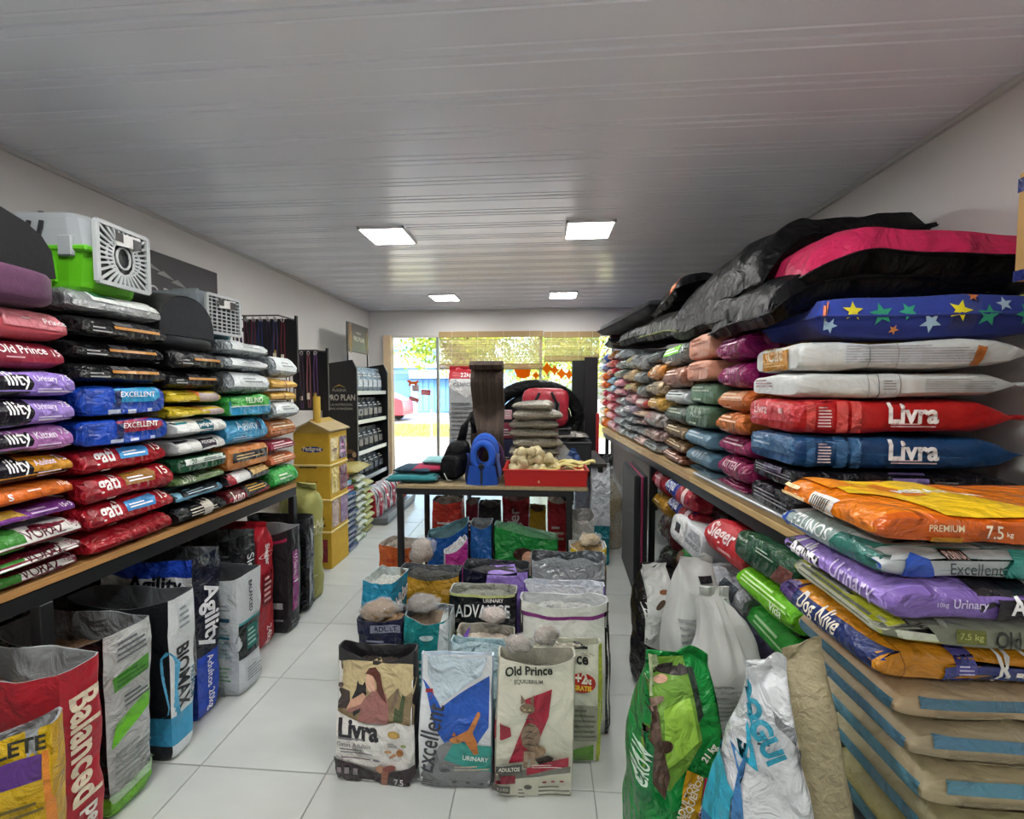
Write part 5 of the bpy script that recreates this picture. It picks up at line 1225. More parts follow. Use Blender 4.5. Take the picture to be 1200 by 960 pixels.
# ---- centre group
def wx(px, Y): return atY(px, 480, Y).x
CG = 'open bags crowded on the floor in the middle'
def CB(lab, px0, px1, pyt, Y, D, **k):
    H = k.pop('H', None) or atY((px0 + px1) / 2, pyt, Y + D).z
    k.setdefault('group', CG)
    return FB(k.pop('name', 'pet_food_bag'), lab, atY(px0, pyt, Y).x, atY(px1, pyt, Y).x, Y, D, H, k.pop('col'), **k)
CB('black-topped bag picturing a woman hugging a cat, front row', 389, 483, 746, 1.465, .12, col=dict(front='#dfddd8', side='#2b2326', back='#2b2326'), inner='#2a292c', dip=.05, mouth=.4, m=SATIN, depth=.08, fill='#39302a', rz=-2, bands=[(.9, 1, '#2a292c')],
   front=[('R', .0, .47, 1, .9, '#cdbb8e'), ('P', [(0, .47), (1, .47), (1, .72), (.86, .66), (.8, .73), (.66, .64), (.0, .6)], '#8d7b5c'), ('P', [(.0, .55), (.2, .55), (.18, .68), (.06, .7), (0, .66)], '#4a3f3c'), ('P', [(.76, .5), (.88, .5), (.9, .68), (.86, .69), (.83, .58), (.78, .6)], '#4c5a3c'), ('E', .06, .72, .035, .03, '#5a4a44'), ('P', [(.72, .56), (.8, .64), (.82, .73), (.78, .72), (.74, .62)], '#7c6a58'),
          ('P', [(.24, .5), (.37, .56), (.4, .66), (.39, .73), (.37, .755), (.345, .73), (.3, .735), (.275, .76), (.265, .7), (.22, .64)], '#2a282b'),
          ('P', [(.30, .47), (.70, .47), (.7, .6), (.66, .68), (.58, .715), (.48, .7), (.42, .66), (.2, .6), (.14, .55), (.18, .52), (.34, .57)], '#a4706a'), ('P', [(.14, .54), (.34, .6), (.4, .66), (.36, .68), (.2, .62)], '#d9a88e'),
          ('P', [(.385, .79), (.42, .825), (.47, .82), (.5, .76), (.52, .7), (.44, .69), (.39, .73)], '#e3b79d'), ('P', [(.37, .81), (.42, .855), (.5, .865), (.57, .82), (.6, .74), (.68, .62), (.6, .655), (.54, .7), (.52, .76), (.47, .8), (.41, .81)], '#5e3129'),
          ('P', [(0, .13), (1, .13), (1, .48), (.8, .5), (.6, .46), (.4, .46), (.2, .49), (0, .54)], '#e6e4df'), ('T', 'Livra', .32, .41, .52, '#25232b', 0, 1.25, 0, .045), ('L', .06, .33, .56, .355, 1, '#8b888c'), ('T', 'Gatos Adultos', .26, .295, .44, '#7b7880'), ('L', .08, .22, .5, .27, 2, '#8d8a90'),
          ('E', .78, .41, .075, .045, '#b48e42'), ('E', .78, .41, .055, .033, '#caa65c'), ('E', .7, .27, .045, .022, '#c59a6c'), ('E', .76, .24, .05, .02, '#b5835a', 30), ('E', .85, .27, .05, .045, '#a8703c', 60), ('E', .9, .33, .035, .02, '#8a9a5c'), ('L', .7, .31, .82, .35, 3, '#4a4a4c'), ('R', .1, .195, .48, .203, '#6e4a5c'), ('E', .56, .2, .05, .018, '#7c7a80'),
          ('P', [(0, 0), (1, 0), (1, .17), (.8, .13), (.5, .1), (.3, .14), (0, .19)], '#31262b'), ('E', .62, .13, .08, .055, '#b5886c'), ('E', .72, .15, .09, .04, '#8a4c42', 20), ('P', [(.6, .0), (.68, .0), (.72, .13), (.62, .12)], '#93604e'),
          ('R', .05, .08, .1, .12, '#8d858a'), ('R', .14, .075, .2, .125, '#8d858a'), ('R', .25, .07, .31, .12, '#8d858a'), ('E', .44, .03, .09, .014, '#b9b9bb'), ('T', '7.5', .84, .05, .11, '#d6d1d3', 0, 1.2)])
CB('white and blue bag with a ginger cat and vertical lettering, front row', 488, 576, 754, 1.46, .13, col=dict(front='#dfe3e6', side='#8fa5b8', back='#cfd8de'), inner='#c3d3df', dip=.0, mouth=.25, m=SATIN, depth=.05, fill='#b5c3cc', rz=1,
   front=[('P', [(.0, .84), (.12, .76), (.3, .62), (.45, .68), (.95, .86), (.95, .5), (.8, .38), (.38, .37), (.22, .5), (.06, .78)], '#2357b5'), ('P', [(.1, 1), (.92, 1), (.84, .86), (.45, .7), (.28, .64), (.1, .84)], '#c5d7e2'),
          ('P', [(0, 0), (1, 0), (1, .3), (.6, .36), (.42, .4), (.3, .36), (.04, .12)], '#808386'), ('P', [(.36, .25), (1, .14), (1, .36), (.5, .4)], '#36978d'), ('T', 'Excellent', .16, .4, .5, '#3a3c44', 80, 1.5, 0, .012), ('R', .08, .72, .18, .745, '#a8303a'), ('T', 'PURINA', .17, .7, .1, '#8a2a34', 60),
          ('P', [(.46, .42), (.64, .4), (.76, .3), (.82, .31), (.8, .4), (.74, .46), (.84, .58), (.83, .6), (.8, .6), (.68, .48), (.6, .46)], '#b9763a'), ('E', .52, .41, .085, .04, '#c48548'), ('P', [(.46, .44), (.5, .47), (.52, .44)], '#b9763a'), ('E', .54, .405, .012, .008, '#2d2a20'),
          ('T', 'URINARY', .78, .27, .34, '#e4f4f1', -6, 1.1), ('L', .5, .17, .96, .22, 2, '#b5b09a'), ('E', .38, .18, .07, .025, '#57595c'), ('L', .06, .03, .3, .1, 3, '#55575a'), ('E', .5, .09, .03, .02, '#5a5c5f'), ('E', .68, .08, .03, .02, '#5a5c5f'), ('E', .86, .07, .03, .02, '#5a5c5f'), ('T', 'PRO', .37, .58, .08, '#1a3a80')])
tab = []
for k in range(7): tab.append(('P', [(.33 + .005 * k, .36 + .045 * k), (.42, .375 + .045 * k), (.52 - .006 * k, .36 + .045 * k), (.42, .365 + .045 * k)], '#4a3c32'))
CB('cream bag with a tabby cat on a big red seven, front row', 577, 672, 752, 1.44, .13, col=dict(front='#d8d6c4', side='#b9b6a4', back='#cfccb8'), inner='#b9b7a8', dip=.035, mouth=.55, m=SATIN, depth=.07, fill='#c8c4ba', rz=4, ry=1.5,
   front=[('T', 'Old Prince', .40, .90, .6, '#272723', 4, 1.15, 0, .03), ('T', 'EQUILIBRIUM', .40, .82, .36, '#5a594f', 4, 1.1), ('P', [(.36, .71), (.70, .78), (.66, .6), (.54, .43), (.4, .28), (.17, .27), (.3, .46), (.44, .66), (.37, .65)], '#a3243a'), ('P', [(0, .42), (.2, .46), (.18, .52), (0, .56)], '#9a2438'),
          ('E', .44, .46, .12, .17, '#8a7460'), ('E', .53, .36, .11, .08, '#9c8064'), ('E', .46, .33, .1, .05, '#8f765e'), ('P', [(.5, .3), (.66, .33), (.74, .31), (.7, .27), (.56, .26)], '#3a332e'), ('E', .39, .655, .095, .06, '#85705c'), ('P', [(.31, .68), (.31, .745), (.37, .7)], '#7a6654'), ('P', [(.42, .71), (.47, .745), (.47, .67)], '#7a6654'), ('R', .36, .24, .41, .36, '#a08a72'), ('R', .45, .24, .5, .36, '#a08a72')] + tab +
         [('E', .36, .655, .015, .009, '#c9c27a'), ('E', .42, .655, .015, .009, '#c9c27a'), ('E', .39, .63, .016, .01, '#c9b8a4'), ('P', [(0, .15), (.94, .22), (.94, .27), (.42, .24), (0, .2)], '#74746a'), ('P', [(.4, .2), (.92, .27), (.92, .34), (.4, .25)], '#a3243a'), ('L', .46, .25, .84, .28, 2, '#e3c9c9'), ('P', [(.02, .2), (.34, .22), (.34, .28), (.02, .27)], '#4c4c46'), ('T', 'ADULTOS', .18, .245, .26, '#ece9da', 0, 1.3, 0, .03), ('P', [(0, .13), (.26, .14), (.26, .2), (0, .19)], '#7c2032'),
          ('R', .02, .07, .2, .12, '#55554d'), ('T', '7.5 KG', .11, .095, .13, '#d9d6c4'), ('E', .42, .12, .05, .03, '#5f5e55'), ('L', .55, .05, .95, .14, 3, '#7a786c'), ('E', .62, .16, .03, .012, '#8a2a3c'), ('E', .73, .165, .03, .012, '#8a2a3c'), ('E', .84, .17, .03, .012, '#8a2a3c'), ('L', .3, .05, .38, .12, 3, '#7a786c')])
CB('cream bag with a round red promotion sticker behind the tabby one', 606, 706, 742, 1.60, .10, col=dict(front='#d5d6c4', side='#a9b04a', back='#c9c8b4'), inner='#b9bba8', dip=.02, mouth=.4, m=SATIN, depth=.05, fill='#b9b5a5', rz=2,
   front=[('T', 'Old Prince', .5, .88, .7, '#272723', -3, 1.1, 0, .03), ('R', .68, .95, .84, .975, '#222'), ('E', .77, .68, .16, .115, '#b8281f'), ('T', '+2', .76, .72, .14, '#f5f0e0', 0, 1.3, 0, .04), ('T', 'kg', .85, .7, .06, '#f5f0e0', 0, 1.2, 0, .03), ('T', 'GRATIS', .77, .64, .22, '#f0c73a', 0, 1.2, 0, .05), ('P', [(.93, 0), (1, 0), (1, 1), (.97, 1)], '#a9b53c'), ('R', .6, .2, .95, .5, '#9a9c8c'), ('L', .62, .22, .93, .48, 6, '#6c6e60'), ('P', [(.6, .04), (.9, .04), (.9, .18), (.6, .12)], '#5c8a36')])
CB('pale blue open bag just behind the ginger cat bag', 527, 604, 744, 1.62, .09, col=dict(front='#b9d0d6', side='#a5bfc8'), inner='#a8c4cc', dip=.02, mouth=.5, m=GLOSS, front=[('L', .1, .7, .9, .85, 2, '#90b3bb')], fine=False, fill='#9db5bb', depth=.05)
CB('large pale bag with purple band and black sides, right of the centre group', 609, 717, 690, 1.735, .17, col=dict(front='#d4d6cf', side='#1d1b1e', back='#c9cbc6'), inner='#c3c7c8', dip=.03, mouth=.55, m=SATIN, depth=.07, fill='#b0b2ae', bands=[(.9, .93, '#7c2f78', ('front',))], front=[('L', .1, .4, .8, .6, 4, '#b4b6ae'), ('R', .94, 0, 1, .93, '#1d1b1e'), ('R', 0, 0, .035, .93, '#1d1b1e')])
CB('navy open bag with a kibble pack in its mouth', 417, 470, 706, 1.78, .16, col=dict(front='#1c2140', side='#1a1e3a'), inner='#4a4f58', dip=.02, mouth=.9, front=[('R', .3, .86, .95, .94, '#8d93a8'), ('T', 'ADULT', .62, .9, .5, '#1c2140'), ('L', .2, .7, .8, .8, 2, '#8d93a8')], fill='#8a7050', depth=.04)
CB('teal and white open bag with small packs in its mouth', 472, 526, 705, 1.79, .15, col=dict(front='#1d8a8c', side='#ccd6d8'), inner='#9aa5a8', dip=.03, mouth=.95, front=[('P', [(.62, 0), (1, 0), (1, 1), (.8, 1)], '#cfd9db'), ('E', .5, .8, .15, .06, '#bcd9d9'), ('L', .1, .3, .6, .6, 4, '#a9d0d0')], fill='#7a6a58', depth=.04)
CB('white open bag with purple tab and yellow side', 533, 603, 729, 1.80, .13, col=dict(front='#d9dde2', side='#c9c93c'), inner='#b5b0a4', dip=.05, mouth=.8, front=[('P', [(.1, .84), (.2, .84), (.19, .95), (.1, .95)], '#5c3a94'), ('L', .3, .5, .9, .7, 3, '#b5bac0')], fill='#c5b8a8', depth=.05)
CB('black open bag with big white lettering', 525, 605, 683, 1.99, .12, col=dict(front='#17171a', side='#161618'), inner='#a4a69c', dip=.02, mouth=.8, bands=[(.97, 1, '#c9cf8a', ('front',))], front=[('T', 'ADVANCE', .5, .8, .8, '#f1f1ee', 0, 1.5, 0, .01), ('T', 'URINARY', .66, .91, .3, '#e6e6e2', 0, 1.1, 0, .03), ('L', .1, .4, .9, .6, 4, '#77777a')], fill='#8a8c80', depth=.05)
CB('lilac and white open bag at the right edge of the centre', 613, 711, 676, 2.01, .13, col=dict(front='#d0d3da', side='#6a4fa5'), inner='#c5cad4', dip=.01, mouth=.5, bands=[(.87, .9, '#9a4a9c', ('front',))], front=[('P', [(0, .6), (.14, .86), (0, .98)], '#7047a8')], fill='#b5bac2', depth=.05)
CB('turquoise open bag with white vertical lettering at the left of the centre group', 423, 463, 662, 2.02, .22, col=dict(front='#1e93b8', side='#1c8cb0'), inner='#c2ccc9', dip=.01, mouth=.95, rz=-8, right=[('T', 'Vidas', .5, .8, .6, '#f3f6f7', 20, 1.4, .2, .03)], front=[('T', '7', .85, .8, .1, '#fff')], fill='#c0c4be', depth=.05)
CB('mustard open bag with dark rim', 466, 538, 660, 2.16, .12, col=dict(front='#c0912c', side='#2e2c2a'), inner='#5b5e61', dip=.03, mouth=.85, bands=[(.95, 1, '#5a5a52', ('front',))], front=[('E', .8, .78, .1, .05, '#d8a95c'), ('L', .1, .4, .8, .6, 3, '#9c701c')], fill='#4a4a48', depth=.06)
CB('dark navy open bag with lilac panel', 541, 620, 654, 2.14, .16, col=dict(front='#1b1c30', side='#23233a'), inner='#3c4044', dip=.03, mouth=.8, front=[('P', [(.3, .6), (.38, .95), (1, .97), (1, .6)], '#9a7fd0'), ('R', .2, .0, 1, .6, '#9377c9')], fill='#3a3a3c', depth=.06)
CB('silver grey open bag with yellow corner mark', 622, 712, 645, 2.20, .16, col=dict(front='#a9aeb2', side='#8c9296'), inner='#70757a', dip=.04, mouth=.85, m=FOIL, front=[('E', .88, .78, .06, .05, '#4d5356'), ('E', .88, .78, .045, .038, '#a9aeb2'), ('P', [(.9, .5), (.98, .55), (.97, .7), (.9, .66)], '#b5a43c')], fill='#6e7478', depth=.06)
CB('yellow and white open bag full of kibble by the right table leg', 668, 712, 633, 2.45, .14, col=dict(front='#e0c22c', side='#c9ccca'), inner='#c9ccca', dip=.04, mouth=.9, front=[('R', .84, .3, .9, .95, '#22344a'), ('R', .9, 0, 1, 1, '#ccd0ce')], fill='#a58a5c', depth=.01)
CB('orange open bag left of the table leg', 443, 484, 628, 2.68, .2, col=dict(front='#d0642c', side='#c05a28'), inner='#b5aca2', dip=.02, mouth=.9, rz=-12, front=[('E', .4, .75, .15, .06, '#b8482c')], right=[('L', .2, .7, .8, .85, 2, '#e3a98a')], fill='#b0a598', depth=.04)
CB('deep blue open bag under the table', 498, 546, 612, 2.72, .18, col=dict(front='#1d5aa8', side='#174a8c'), inner='#6f9ca5', dip=.05, mouth=.9, rz=10, slope=-.04, fill='#5a8088', depth=.04)
CB('small magenta and white bag leaning under the table', 518, 545, 634, 2.48, .1, col=dict(front='#b0348c', side='#d0d3d6'), inner='#c9ccd0', dip=.03, mouth=.8, rz=20, slope=-.04, fill='#c9ccd0', depth=.03)
CB('blue open bag with silver rim in the middle under the table', 550, 576, 606, 2.66, .16, col=dict(front='#2460a8', side='#183458'), inner='#8d9398', dip=.04, mouth=.9, m=GLOSS, fill='#5d6165', depth=.05)
CB('green open bag picturing a man with dark hair', 578, 655, 616, 2.66, .17, col=dict(front='#1e8a3c', side='#197433'), inner='#7fa88c', dip=.02, mouth=.8, slope=.04, front=[('E', .46, .74, .16, .1, '#3a2620'), ('E', .54, .7, .1, .1, '#d4a184'), ('P', [(.3, .5), (.7, .5), (.6, .64), (.42, .64)], '#c9b3a5'), ('P', [(.6, .8), (.95, .74), (.98, .7), (.62, .74)], '#8fdc4a')], fill='#5c9a6c', depth=.04)
UG = 'bags standing behind and under the table'
for k, a in enumerate([('black-topped clear bag with red label at the back under the table', 505, 540, 580, 3.35, .2, '#c0372c', '#3a2c24', .3), ('wine red bag at the back under the table', 545, 560, 582, 3.5, .18, '#6d2430', '#4a3a30', .2),
                       ('dark red bag with white lettering at the back under the table', 588, 620, 576, 3.3, .2, '#97202e', '#4a2a28', 0), ('yellow bag at the back under the table', 620, 640, 590, 3.2, .14, '#c59a24', '#6b5030', 0), ('red and white bag at the back right under the table', 642, 666, 580, 3.15, .18, '#b82a3c', '#cfc5c0', .3),
                       ('black bag between the red ones under the table', 560, 586, 585, 3.25, .16, '#232026', '#34302c', 0)]):
    CB(a[0], a[1], a[2], a[3], a[4], a[5], col=dict(front=a[6], side=a[6]), inner=a[7], fill=a[7], dip=.03, mouth=.9, fine=False, depth=.03, group=UG, front=[('L', .2, .5, .8, .7, 3, '#e3d8d2')] + ([('T', 'Sieger', .5, .6, .5, '#e8d0cc', 90)] if k == 2 else []))
CB('white open carton-like bag with orange base by the right table leg', 671, 697, 596, 3.0, .2, col=dict(front='#c9cbc9', side='#b9bbb9'), inner='#a5a5a2', dip=.06, mouth=.95, bands=[(0, .45, '#b0522a')], fill='#b5b0a8', depth=.1, group=UG)

# ---- crinkled clear packs lying in the bag mouths
def pack(lab, loc, r, seed, rot=0, c='#8a6a42', name='kibble_pack', group='clear packs of kibble'):
    t = thing(name, lab, 'pack', loc, R(rot), group=group)
    b = MB(); b.sphere((0, 0, r[2] * .9), (r[0] * .93, r[1] * .93, r[2] * .9), c, 16, 10, jit=.35, seed=seed); b.build('kibble', KIB, t, True)
    b = MB(); b.sphere((0, 0, r[2] * .95), r, '#e8ecec', 18, 12, jit=.4, seed=seed); b.sphere((r[0] * .95, 0, r[2] * 1.15), (r[0] * .34, r[1] * .4, r[2] * .5), '#fff', 9, 6, jit=.8, seed=seed); b.build('wrapper', CLEAR, t, True)
def top_at(px, py, Y): return atY(px, py, Y)
p = top_at(445, 722, 1.86); pack('golden kibble pack in the mouth of the navy bag', (p.x, p.y, p.z - .02), (.085, .07, .05), 1, 15)
p = top_at(494, 708, 1.86); pack('brown pack in the mouth of the teal bag', (p.x, p.y, p.z - .03), (.07, .06, .035), 2, 0, '#6d6154')
p = top_at(578, 722, 1.87); pack('pinkish pack in the mouth of the white bag', (p.x, p.y, p.z - .03), (.06, .05, .035), 3, 0, '#c3b3a8')
p = top_at(607, 760, 1.50); pack('small grey pack in the mouth of the tabby cat bag, left one', (p.x, p.y, p.z - .01), (.05, .035, .03), 4, 0, '#8d8073')
p = top_at(640, 752, 1.50); pack('small grey pack in the mouth of the tabby cat bag, right one', (p.x, p.y, p.z - .01), (.05, .035, .035), 5, 30, '#8d8073')
p = top_at(494, 640, 2.44); pack('clear crumpled pack by the left table leg', (p.x, p.y, .42), (.07, .05, .08), 6, 30, '#b5a79c')
p = top_at(690, 634, 2.52); pack('pack of kibble on top of the yellow and white bag', (p.x, p.y, p.z - .03), (.07, .06, .04), 7, 30, '#b39a68')
# ================================================================= RIGHT: BAGS ON THE FLOOR AND UNDER THE RACK
UR = 'bags piled under the right rack'
def under(desc, px, py0, py1, X, W, L, colr, ends, m=GLOSS, end='fold', dy=0, tilt=0, seed=0, z=None, amp=.009, roll=0):
    """end faces the aisle; px is the middle of the end"""
    Y = atX(px, (py0 + py1) / 2, X).y; a = atX(px, py1, X).z; c = atX(px, py0, X).z; T = c - a
    b = Bag(W, T, L, e0=end, e1='crimp', n=7, amp=amp, col=colr, seed=600 + seed, nx=14, ny=6, nt=10, bulge=0, seam=.15)
    b.art('end', ends, g=.02, lift=.0035)
    mw = lie_right(X, Y, (a + c) / 2, dy, tilt)
    return b.place('pet_food_bag', desc, 'bag', mw, m, group=UR)
under('dark green bag with brown corner under the near end of the right rack', 893, 632, 672, .80, .36, .7, dict(front='#1c4a30', side='#163c27'), [('R', 0, .0, 1, .45, '#143a26'), ('P', [(.7, .1), (.98, .1), (.98, .6), (.8, .6)], '#6a3a34'), ('T', 'Natural', .14, .65, .18, '#cfdccf'), ('L', .4, .5, .7, .7, 2, '#b0c4b4')], end='flat', tilt=14, dy=4, seed=1)
under('lime green shiny bag below the dark green one', 893, 678, 716, .78, .34, .7, dict(front='#6fc21e', side='#5cab18'), [('L', .1, .45, .9, .8, 3, '#c9ee9a'), ('T', 'Vida', .75, .4, .2, '#e9f9cf')], tilt=14, dy=4, seed=2)
under('green bag lowest under the near end of the right rack', 900, 722, 765, .84, .34, .66, dict(front='#2f9a34', side='#27852c'), [('L', .2, .4, .9, .7, 2, '#a9dca0')], tilt=10, seed=3)
under('red bag with white lettering under the right rack', 848, 612, 658, .80, .34, .7, dict(front='#b8252f', side='#9c1f28'), [('T', 'Sieger', .4, .6, .6, '#f3dada', 0, 1.2, .2, .02), ('L', .4, .2, .9, .35, 1, '#e3b0b0')], tilt=14, dy=6, seed=4, m=SATIN)
under('silver bag with black label under the red one', 846, 668, 706, .80, .34, .68, dict(front='#a9adb2', side='#8c9094'), [('R', .45, .3, .8, .75, '#2b3138'), ('L', .05, .3, .4, .7, 3, '#6a6f78')], tilt=14, dy=6, seed=5, m=FOIL)
under('violet-edged silver bag lowest in the middle under the right rack', 850, 716, 750, .84, .32, .6, dict(front='#8f88a8', side='#6f678c'), [('L', .1, .3, .9, .7, 2, '#4a3f66')], seed=6, tilt=8)
under('white and grey bag with black label under the right rack', 803, 608, 646, .80, .42, .7, dict(front='#c9ccce', side='#a9adb0'), [('P', [(.0, .3), (.5, .2), (.5, .95), (0, .95)], '#d9dbdb'), ('R', .18, .4, .34, .7, '#1f2224'), ('T', 'BALANCED', .75, .4, .4, '#5f6468'), ('P', [(.6, .55), (.98, .5), (.9, .8), (.66, .8)], '#9a9ea2')], tilt=10, dy=4, seed=7, m=SATIN, end='flat')
under('bright green bag under the white and grey one', 806, 650, 684, .84, .42, .66, dict(front='#2a8a34', side='#24772c'), [('L', .3, .4, .9, .7, 2, '#9ad29a'), ('P', [(0, .2), (.3, .3), (.2, .8), (0, .7)], '#6f4a30')], seed=8, tilt=8)
under('dark bag lowest in the far pile under the right rack', 806, 688, 722, .88, .42, .6, dict(front='#2d2730', side='#211d24'), [], seed=9)
under('royal blue and red bag, upper one, under the right rack', 792, 562, 590, .82, .44, .7, dict(front='#1c2f98', side='#8a1a28'), [('P', [(.5, 0), (1, 0), (1, 1), (.6, 1)], '#a01e30'), ('T', 'Royal', .25, .6, .4, '#dfe4f6', 0, 1.2, .2), ('E', .82, .5, .06, .2, '#e3c9c9')], seed=10, tilt=8)
under('royal blue and red bag, lower one, under the right rack', 795, 586, 610, .84, .44, .7, dict(front='#1a2a8a', side='#8a1a28'), [('P', [(.5, 0), (1, 0), (1, 1), (.6, 1)], '#96192b'), ('T', 'Royal', .25, .6, .4, '#dfe4f6', 0, 1.2, .2), ('E', .82, .5, .06, .2, '#e3c9c9')], seed=11, tilt=8)
under('glossy red bag at the far upper pile under the right rack', 771, 552, 578, .84, .3, .6, dict(front='#b0303c'), [('E', .5, .5, .2, .3, '#d88a94'), ('L', .2, .6, .8, .8, 1, '#f0d0d0')], seed=12)
under('amber bag below the glossy red one', 771, 580, 602, .84, .3, .6, dict(front='#b98a2c'), [('L', .2, .4, .8, .7, 2, '#f0e0b0')], seed=13)
under('black puffy bag above the red lettered one', 835, 588, 616, .95, .4, .55, dict(front='#141417'), [], seed=14, amp=.016)
for k, (px, y0_, y1_, dsc) in enumerate(((778, 604, 640, 'dark red bag low behind the standing board'), (778, 644, 690, 'dark brown bag lowest behind the standing board'))):
    under(dsc, px, y0_, y1_, .9, .3, .55, dict(front=['#5c1a20', '#2a2220'][k]), [('L', .2, .3, .8, .7, 2, '#8a6a60')], seed=15 + k)

# crate below that lifts the piles (dark, stands at the wall side)
t = thing('low_pallet', 'low dark wooden pallet under the bags beneath the right rack', 'pallet', (1.15, 2.35, 0))
for k in range(6):
    b = MB(); b.box((-.28 + .11 * k, 0, .075), (.09, 1.55, .022), '#4a3c2c', bev=.003); b.build('deck_board', WOOD, t)
for y in (-.7, 0, .7):
    b = MB(); b.box((0, y, .032), (.66, .08, .062), '#3c3024', bev=.003); b.build('runner', WOOD, t)

# standing board (folded mat) by the rack
t = thing('folding_board', 'tall black board with magenta edge standing against the right rack', 'board', (.69, 3.33, .001), R(-3))
b = MB(); b.box((0, 0, .42), (.045, .62, .84), '#15171a', bev=.01); b.build('panel', FELT, t)
b = MB(); b.box((.032, -.012, .42), (.014, .61, .83), '#8a1f4c', bev=.004); b.build('edge_layer', FELT, t)
b = MB(); b.box((.055, 0, .42), (.03, .62, .84), '#15171a', bev=.008); b.build('rear_panel', FELT, t)

# tall clear bag of beige litter
b = Bag(.235, .16, .66, e0='block', e1='crimp', n=3.5, amp=.012, col='#8f8468', seed=71, nx=12, ny=6, nt=14, bulge=.1, warp=gather(.66, .1))
o = b.place('litter_bag', 'tall clear bag of beige pellets beside the standing board', 'bag', stand(.615, 3.92, .001, 5), KIB, part='pellets')
sh = Bag(.25, .175, .74, e0='block', e1='crimp', n=3.5, amp=.014, col='#e8ecec', seed=72, nx=14, ny=6, nt=18, bulge=.1, warp=gather(.74, .1))
m_ = MB(); m_.v = [tuple(p) for p in sh.V]; m_.f = sh.F; m_.c = sh.Cc; m_.build('wrapper', CLEAR, o, True, fix=False)
sh.pr = MB(); sh.art('front', [('L', .42, .7, .62, .72, 1, '#2b2b2b')]); sh.pr.build('print', PRINT, o, True, fix=False)

def sack(name, lab, px0, px1, Y, H, D, col, m=WEAVE, front=(), right=(), left=(), rz=0, n=3.2, amp=.016, seed=0, bands=(), wp=None, ry=0, rx=0, group=None):
    x0, x1 = wx(px0, Y), wx(px1, Y)
    b = Bag(x1 - x0, D, H, e0='block', e1='crimp', n=n, amp=amp, col=col, seed=seed + 300, nx=20, ny=9, nt=26, bulge=.12, warp=wp, bands=bands)
    if front: b.art('front', front, g=.018, lift=.0035)
    if right: b.art('right', right, g=.02, lift=.0035)
    if left: b.art('left', left, g=.018, lift=.0035)
    return b.place(name, lab, 'bag', stand((x0 + x1) / 2, Y + D / 2, .001, rz, rx, ry), m, group=group)
def slump(H, lean=0.0, neck=.5, fy=.6, wide=0):
    def w(p):
        t = p.z / H; k = 1 + wide * math.sin(PI * min(1, t * 1.1)) - smoothstep(.55, 1, t) * neck
        return Vector((p.x * k + lean * t * t, p.y * (1 - smoothstep(.6, 1, t) * (1 - fy)), p.z + .015 * math.sin(p.x * 30) * smoothstep(.8, 1, t)))
    return w
sack('pet_food_bag', 'white and black bag with dark red panel slumped on the right floor', 750, 816, 2.02, .60, .17, dict(front='#1a1819', side='#161415'), m=GLOSS, rz=18, seed=1, wp=slump(.60, -.02, .3), n=5,
     front=[('P', [(0, .42), (.5, .30), (.62, .62), (.6, 1), (0, 1)], '#d3d5d2'), ('E', .3, .72, .12, .06, '#5c4a3c', 30), ('E', .42, .8, .1, .04, '#8a5a3c'), ('P', [(.56, .3), (.95, .3), (.95, .66), (.64, .62)], '#6d1d26'), ('T', 'ADULT', .68, .42, .2, '#e8d8d8', 80, 1), ('R', .88, .3, .92, .7, '#c9932c'), ('E', .3, .5, .05, .03, '#b9a43c'), ('L', .3, .1, .8, .24, 3, '#55524a')])
str_ops = [('L', .3, .1, .9, .62, 22, '#8f9392')]
sack('woven_sack', 'white woven sack with rows of small grey lettering', 786, 856, 1.83, .70, .17, dict(front='#cfd1cf', side='#c6c8c6'), rz=14, seed=2, wp=slump(.70, .03, .35), n=4.5,
     front=[('L', .12, .12, .92, .68, 14, '#9fa3a2'), ('T', 'NUTRI', .5, .2, .3, '#6f7472', 80), ('R', .55, .86, .8, .9, '#24262a')])
def tied(H):
    def w(p):
        t = p.z / H; a = math.atan2(p.y, p.x); k = 1.0 - smoothstep(.42, .92, t) * (.62 - .12 * math.sin(5 * a + 6 * t) - .07 * math.sin(11 * a + 2)) + .02 * math.sin(9 * a) * smoothstep(.2, .5, t)
        z = p.z + .012 * math.sin(9 * a) * smoothstep(.5, .7, t) * (1 - smoothstep(.8, .9, t))
        return Vector((p.x * k - .05 * smoothstep(.6, 1, t), p.y * k, z))
    return w
sack('woven_sack', 'plump white woven sack with a tied twisted neck', 820, 924, 1.54, .70, .2, dict(front='#d3d4d2', side='#cbcccb'), rz=5, seed=3, wp=tied(.72), n=2.8, amp=.02, front=[('L', .15, .15, .85, .55, 16, '#b2b5b4')])
def remap(ops, a0, k):
    o = []
    for p in ops:
        p = list(p)
        if p[0] in 'RL': p[2] = a0 + p[2] * k; p[4] = a0 + p[4] * k
        elif p[0] == 'P': p[1] = [(a, a0 + c * k) for a, c in p[1]]
        elif p[0] == 'E': p[2] = a0 + p[2] * k; p[4] *= k
        elif p[0] == 'T':
            p[3] = a0 + p[3] * k
            if len(p) > 6 and abs(math.cos(R(p[6]))) <= .5: p[4] *= k * 1.1
        o.append(tuple(p))
    return o
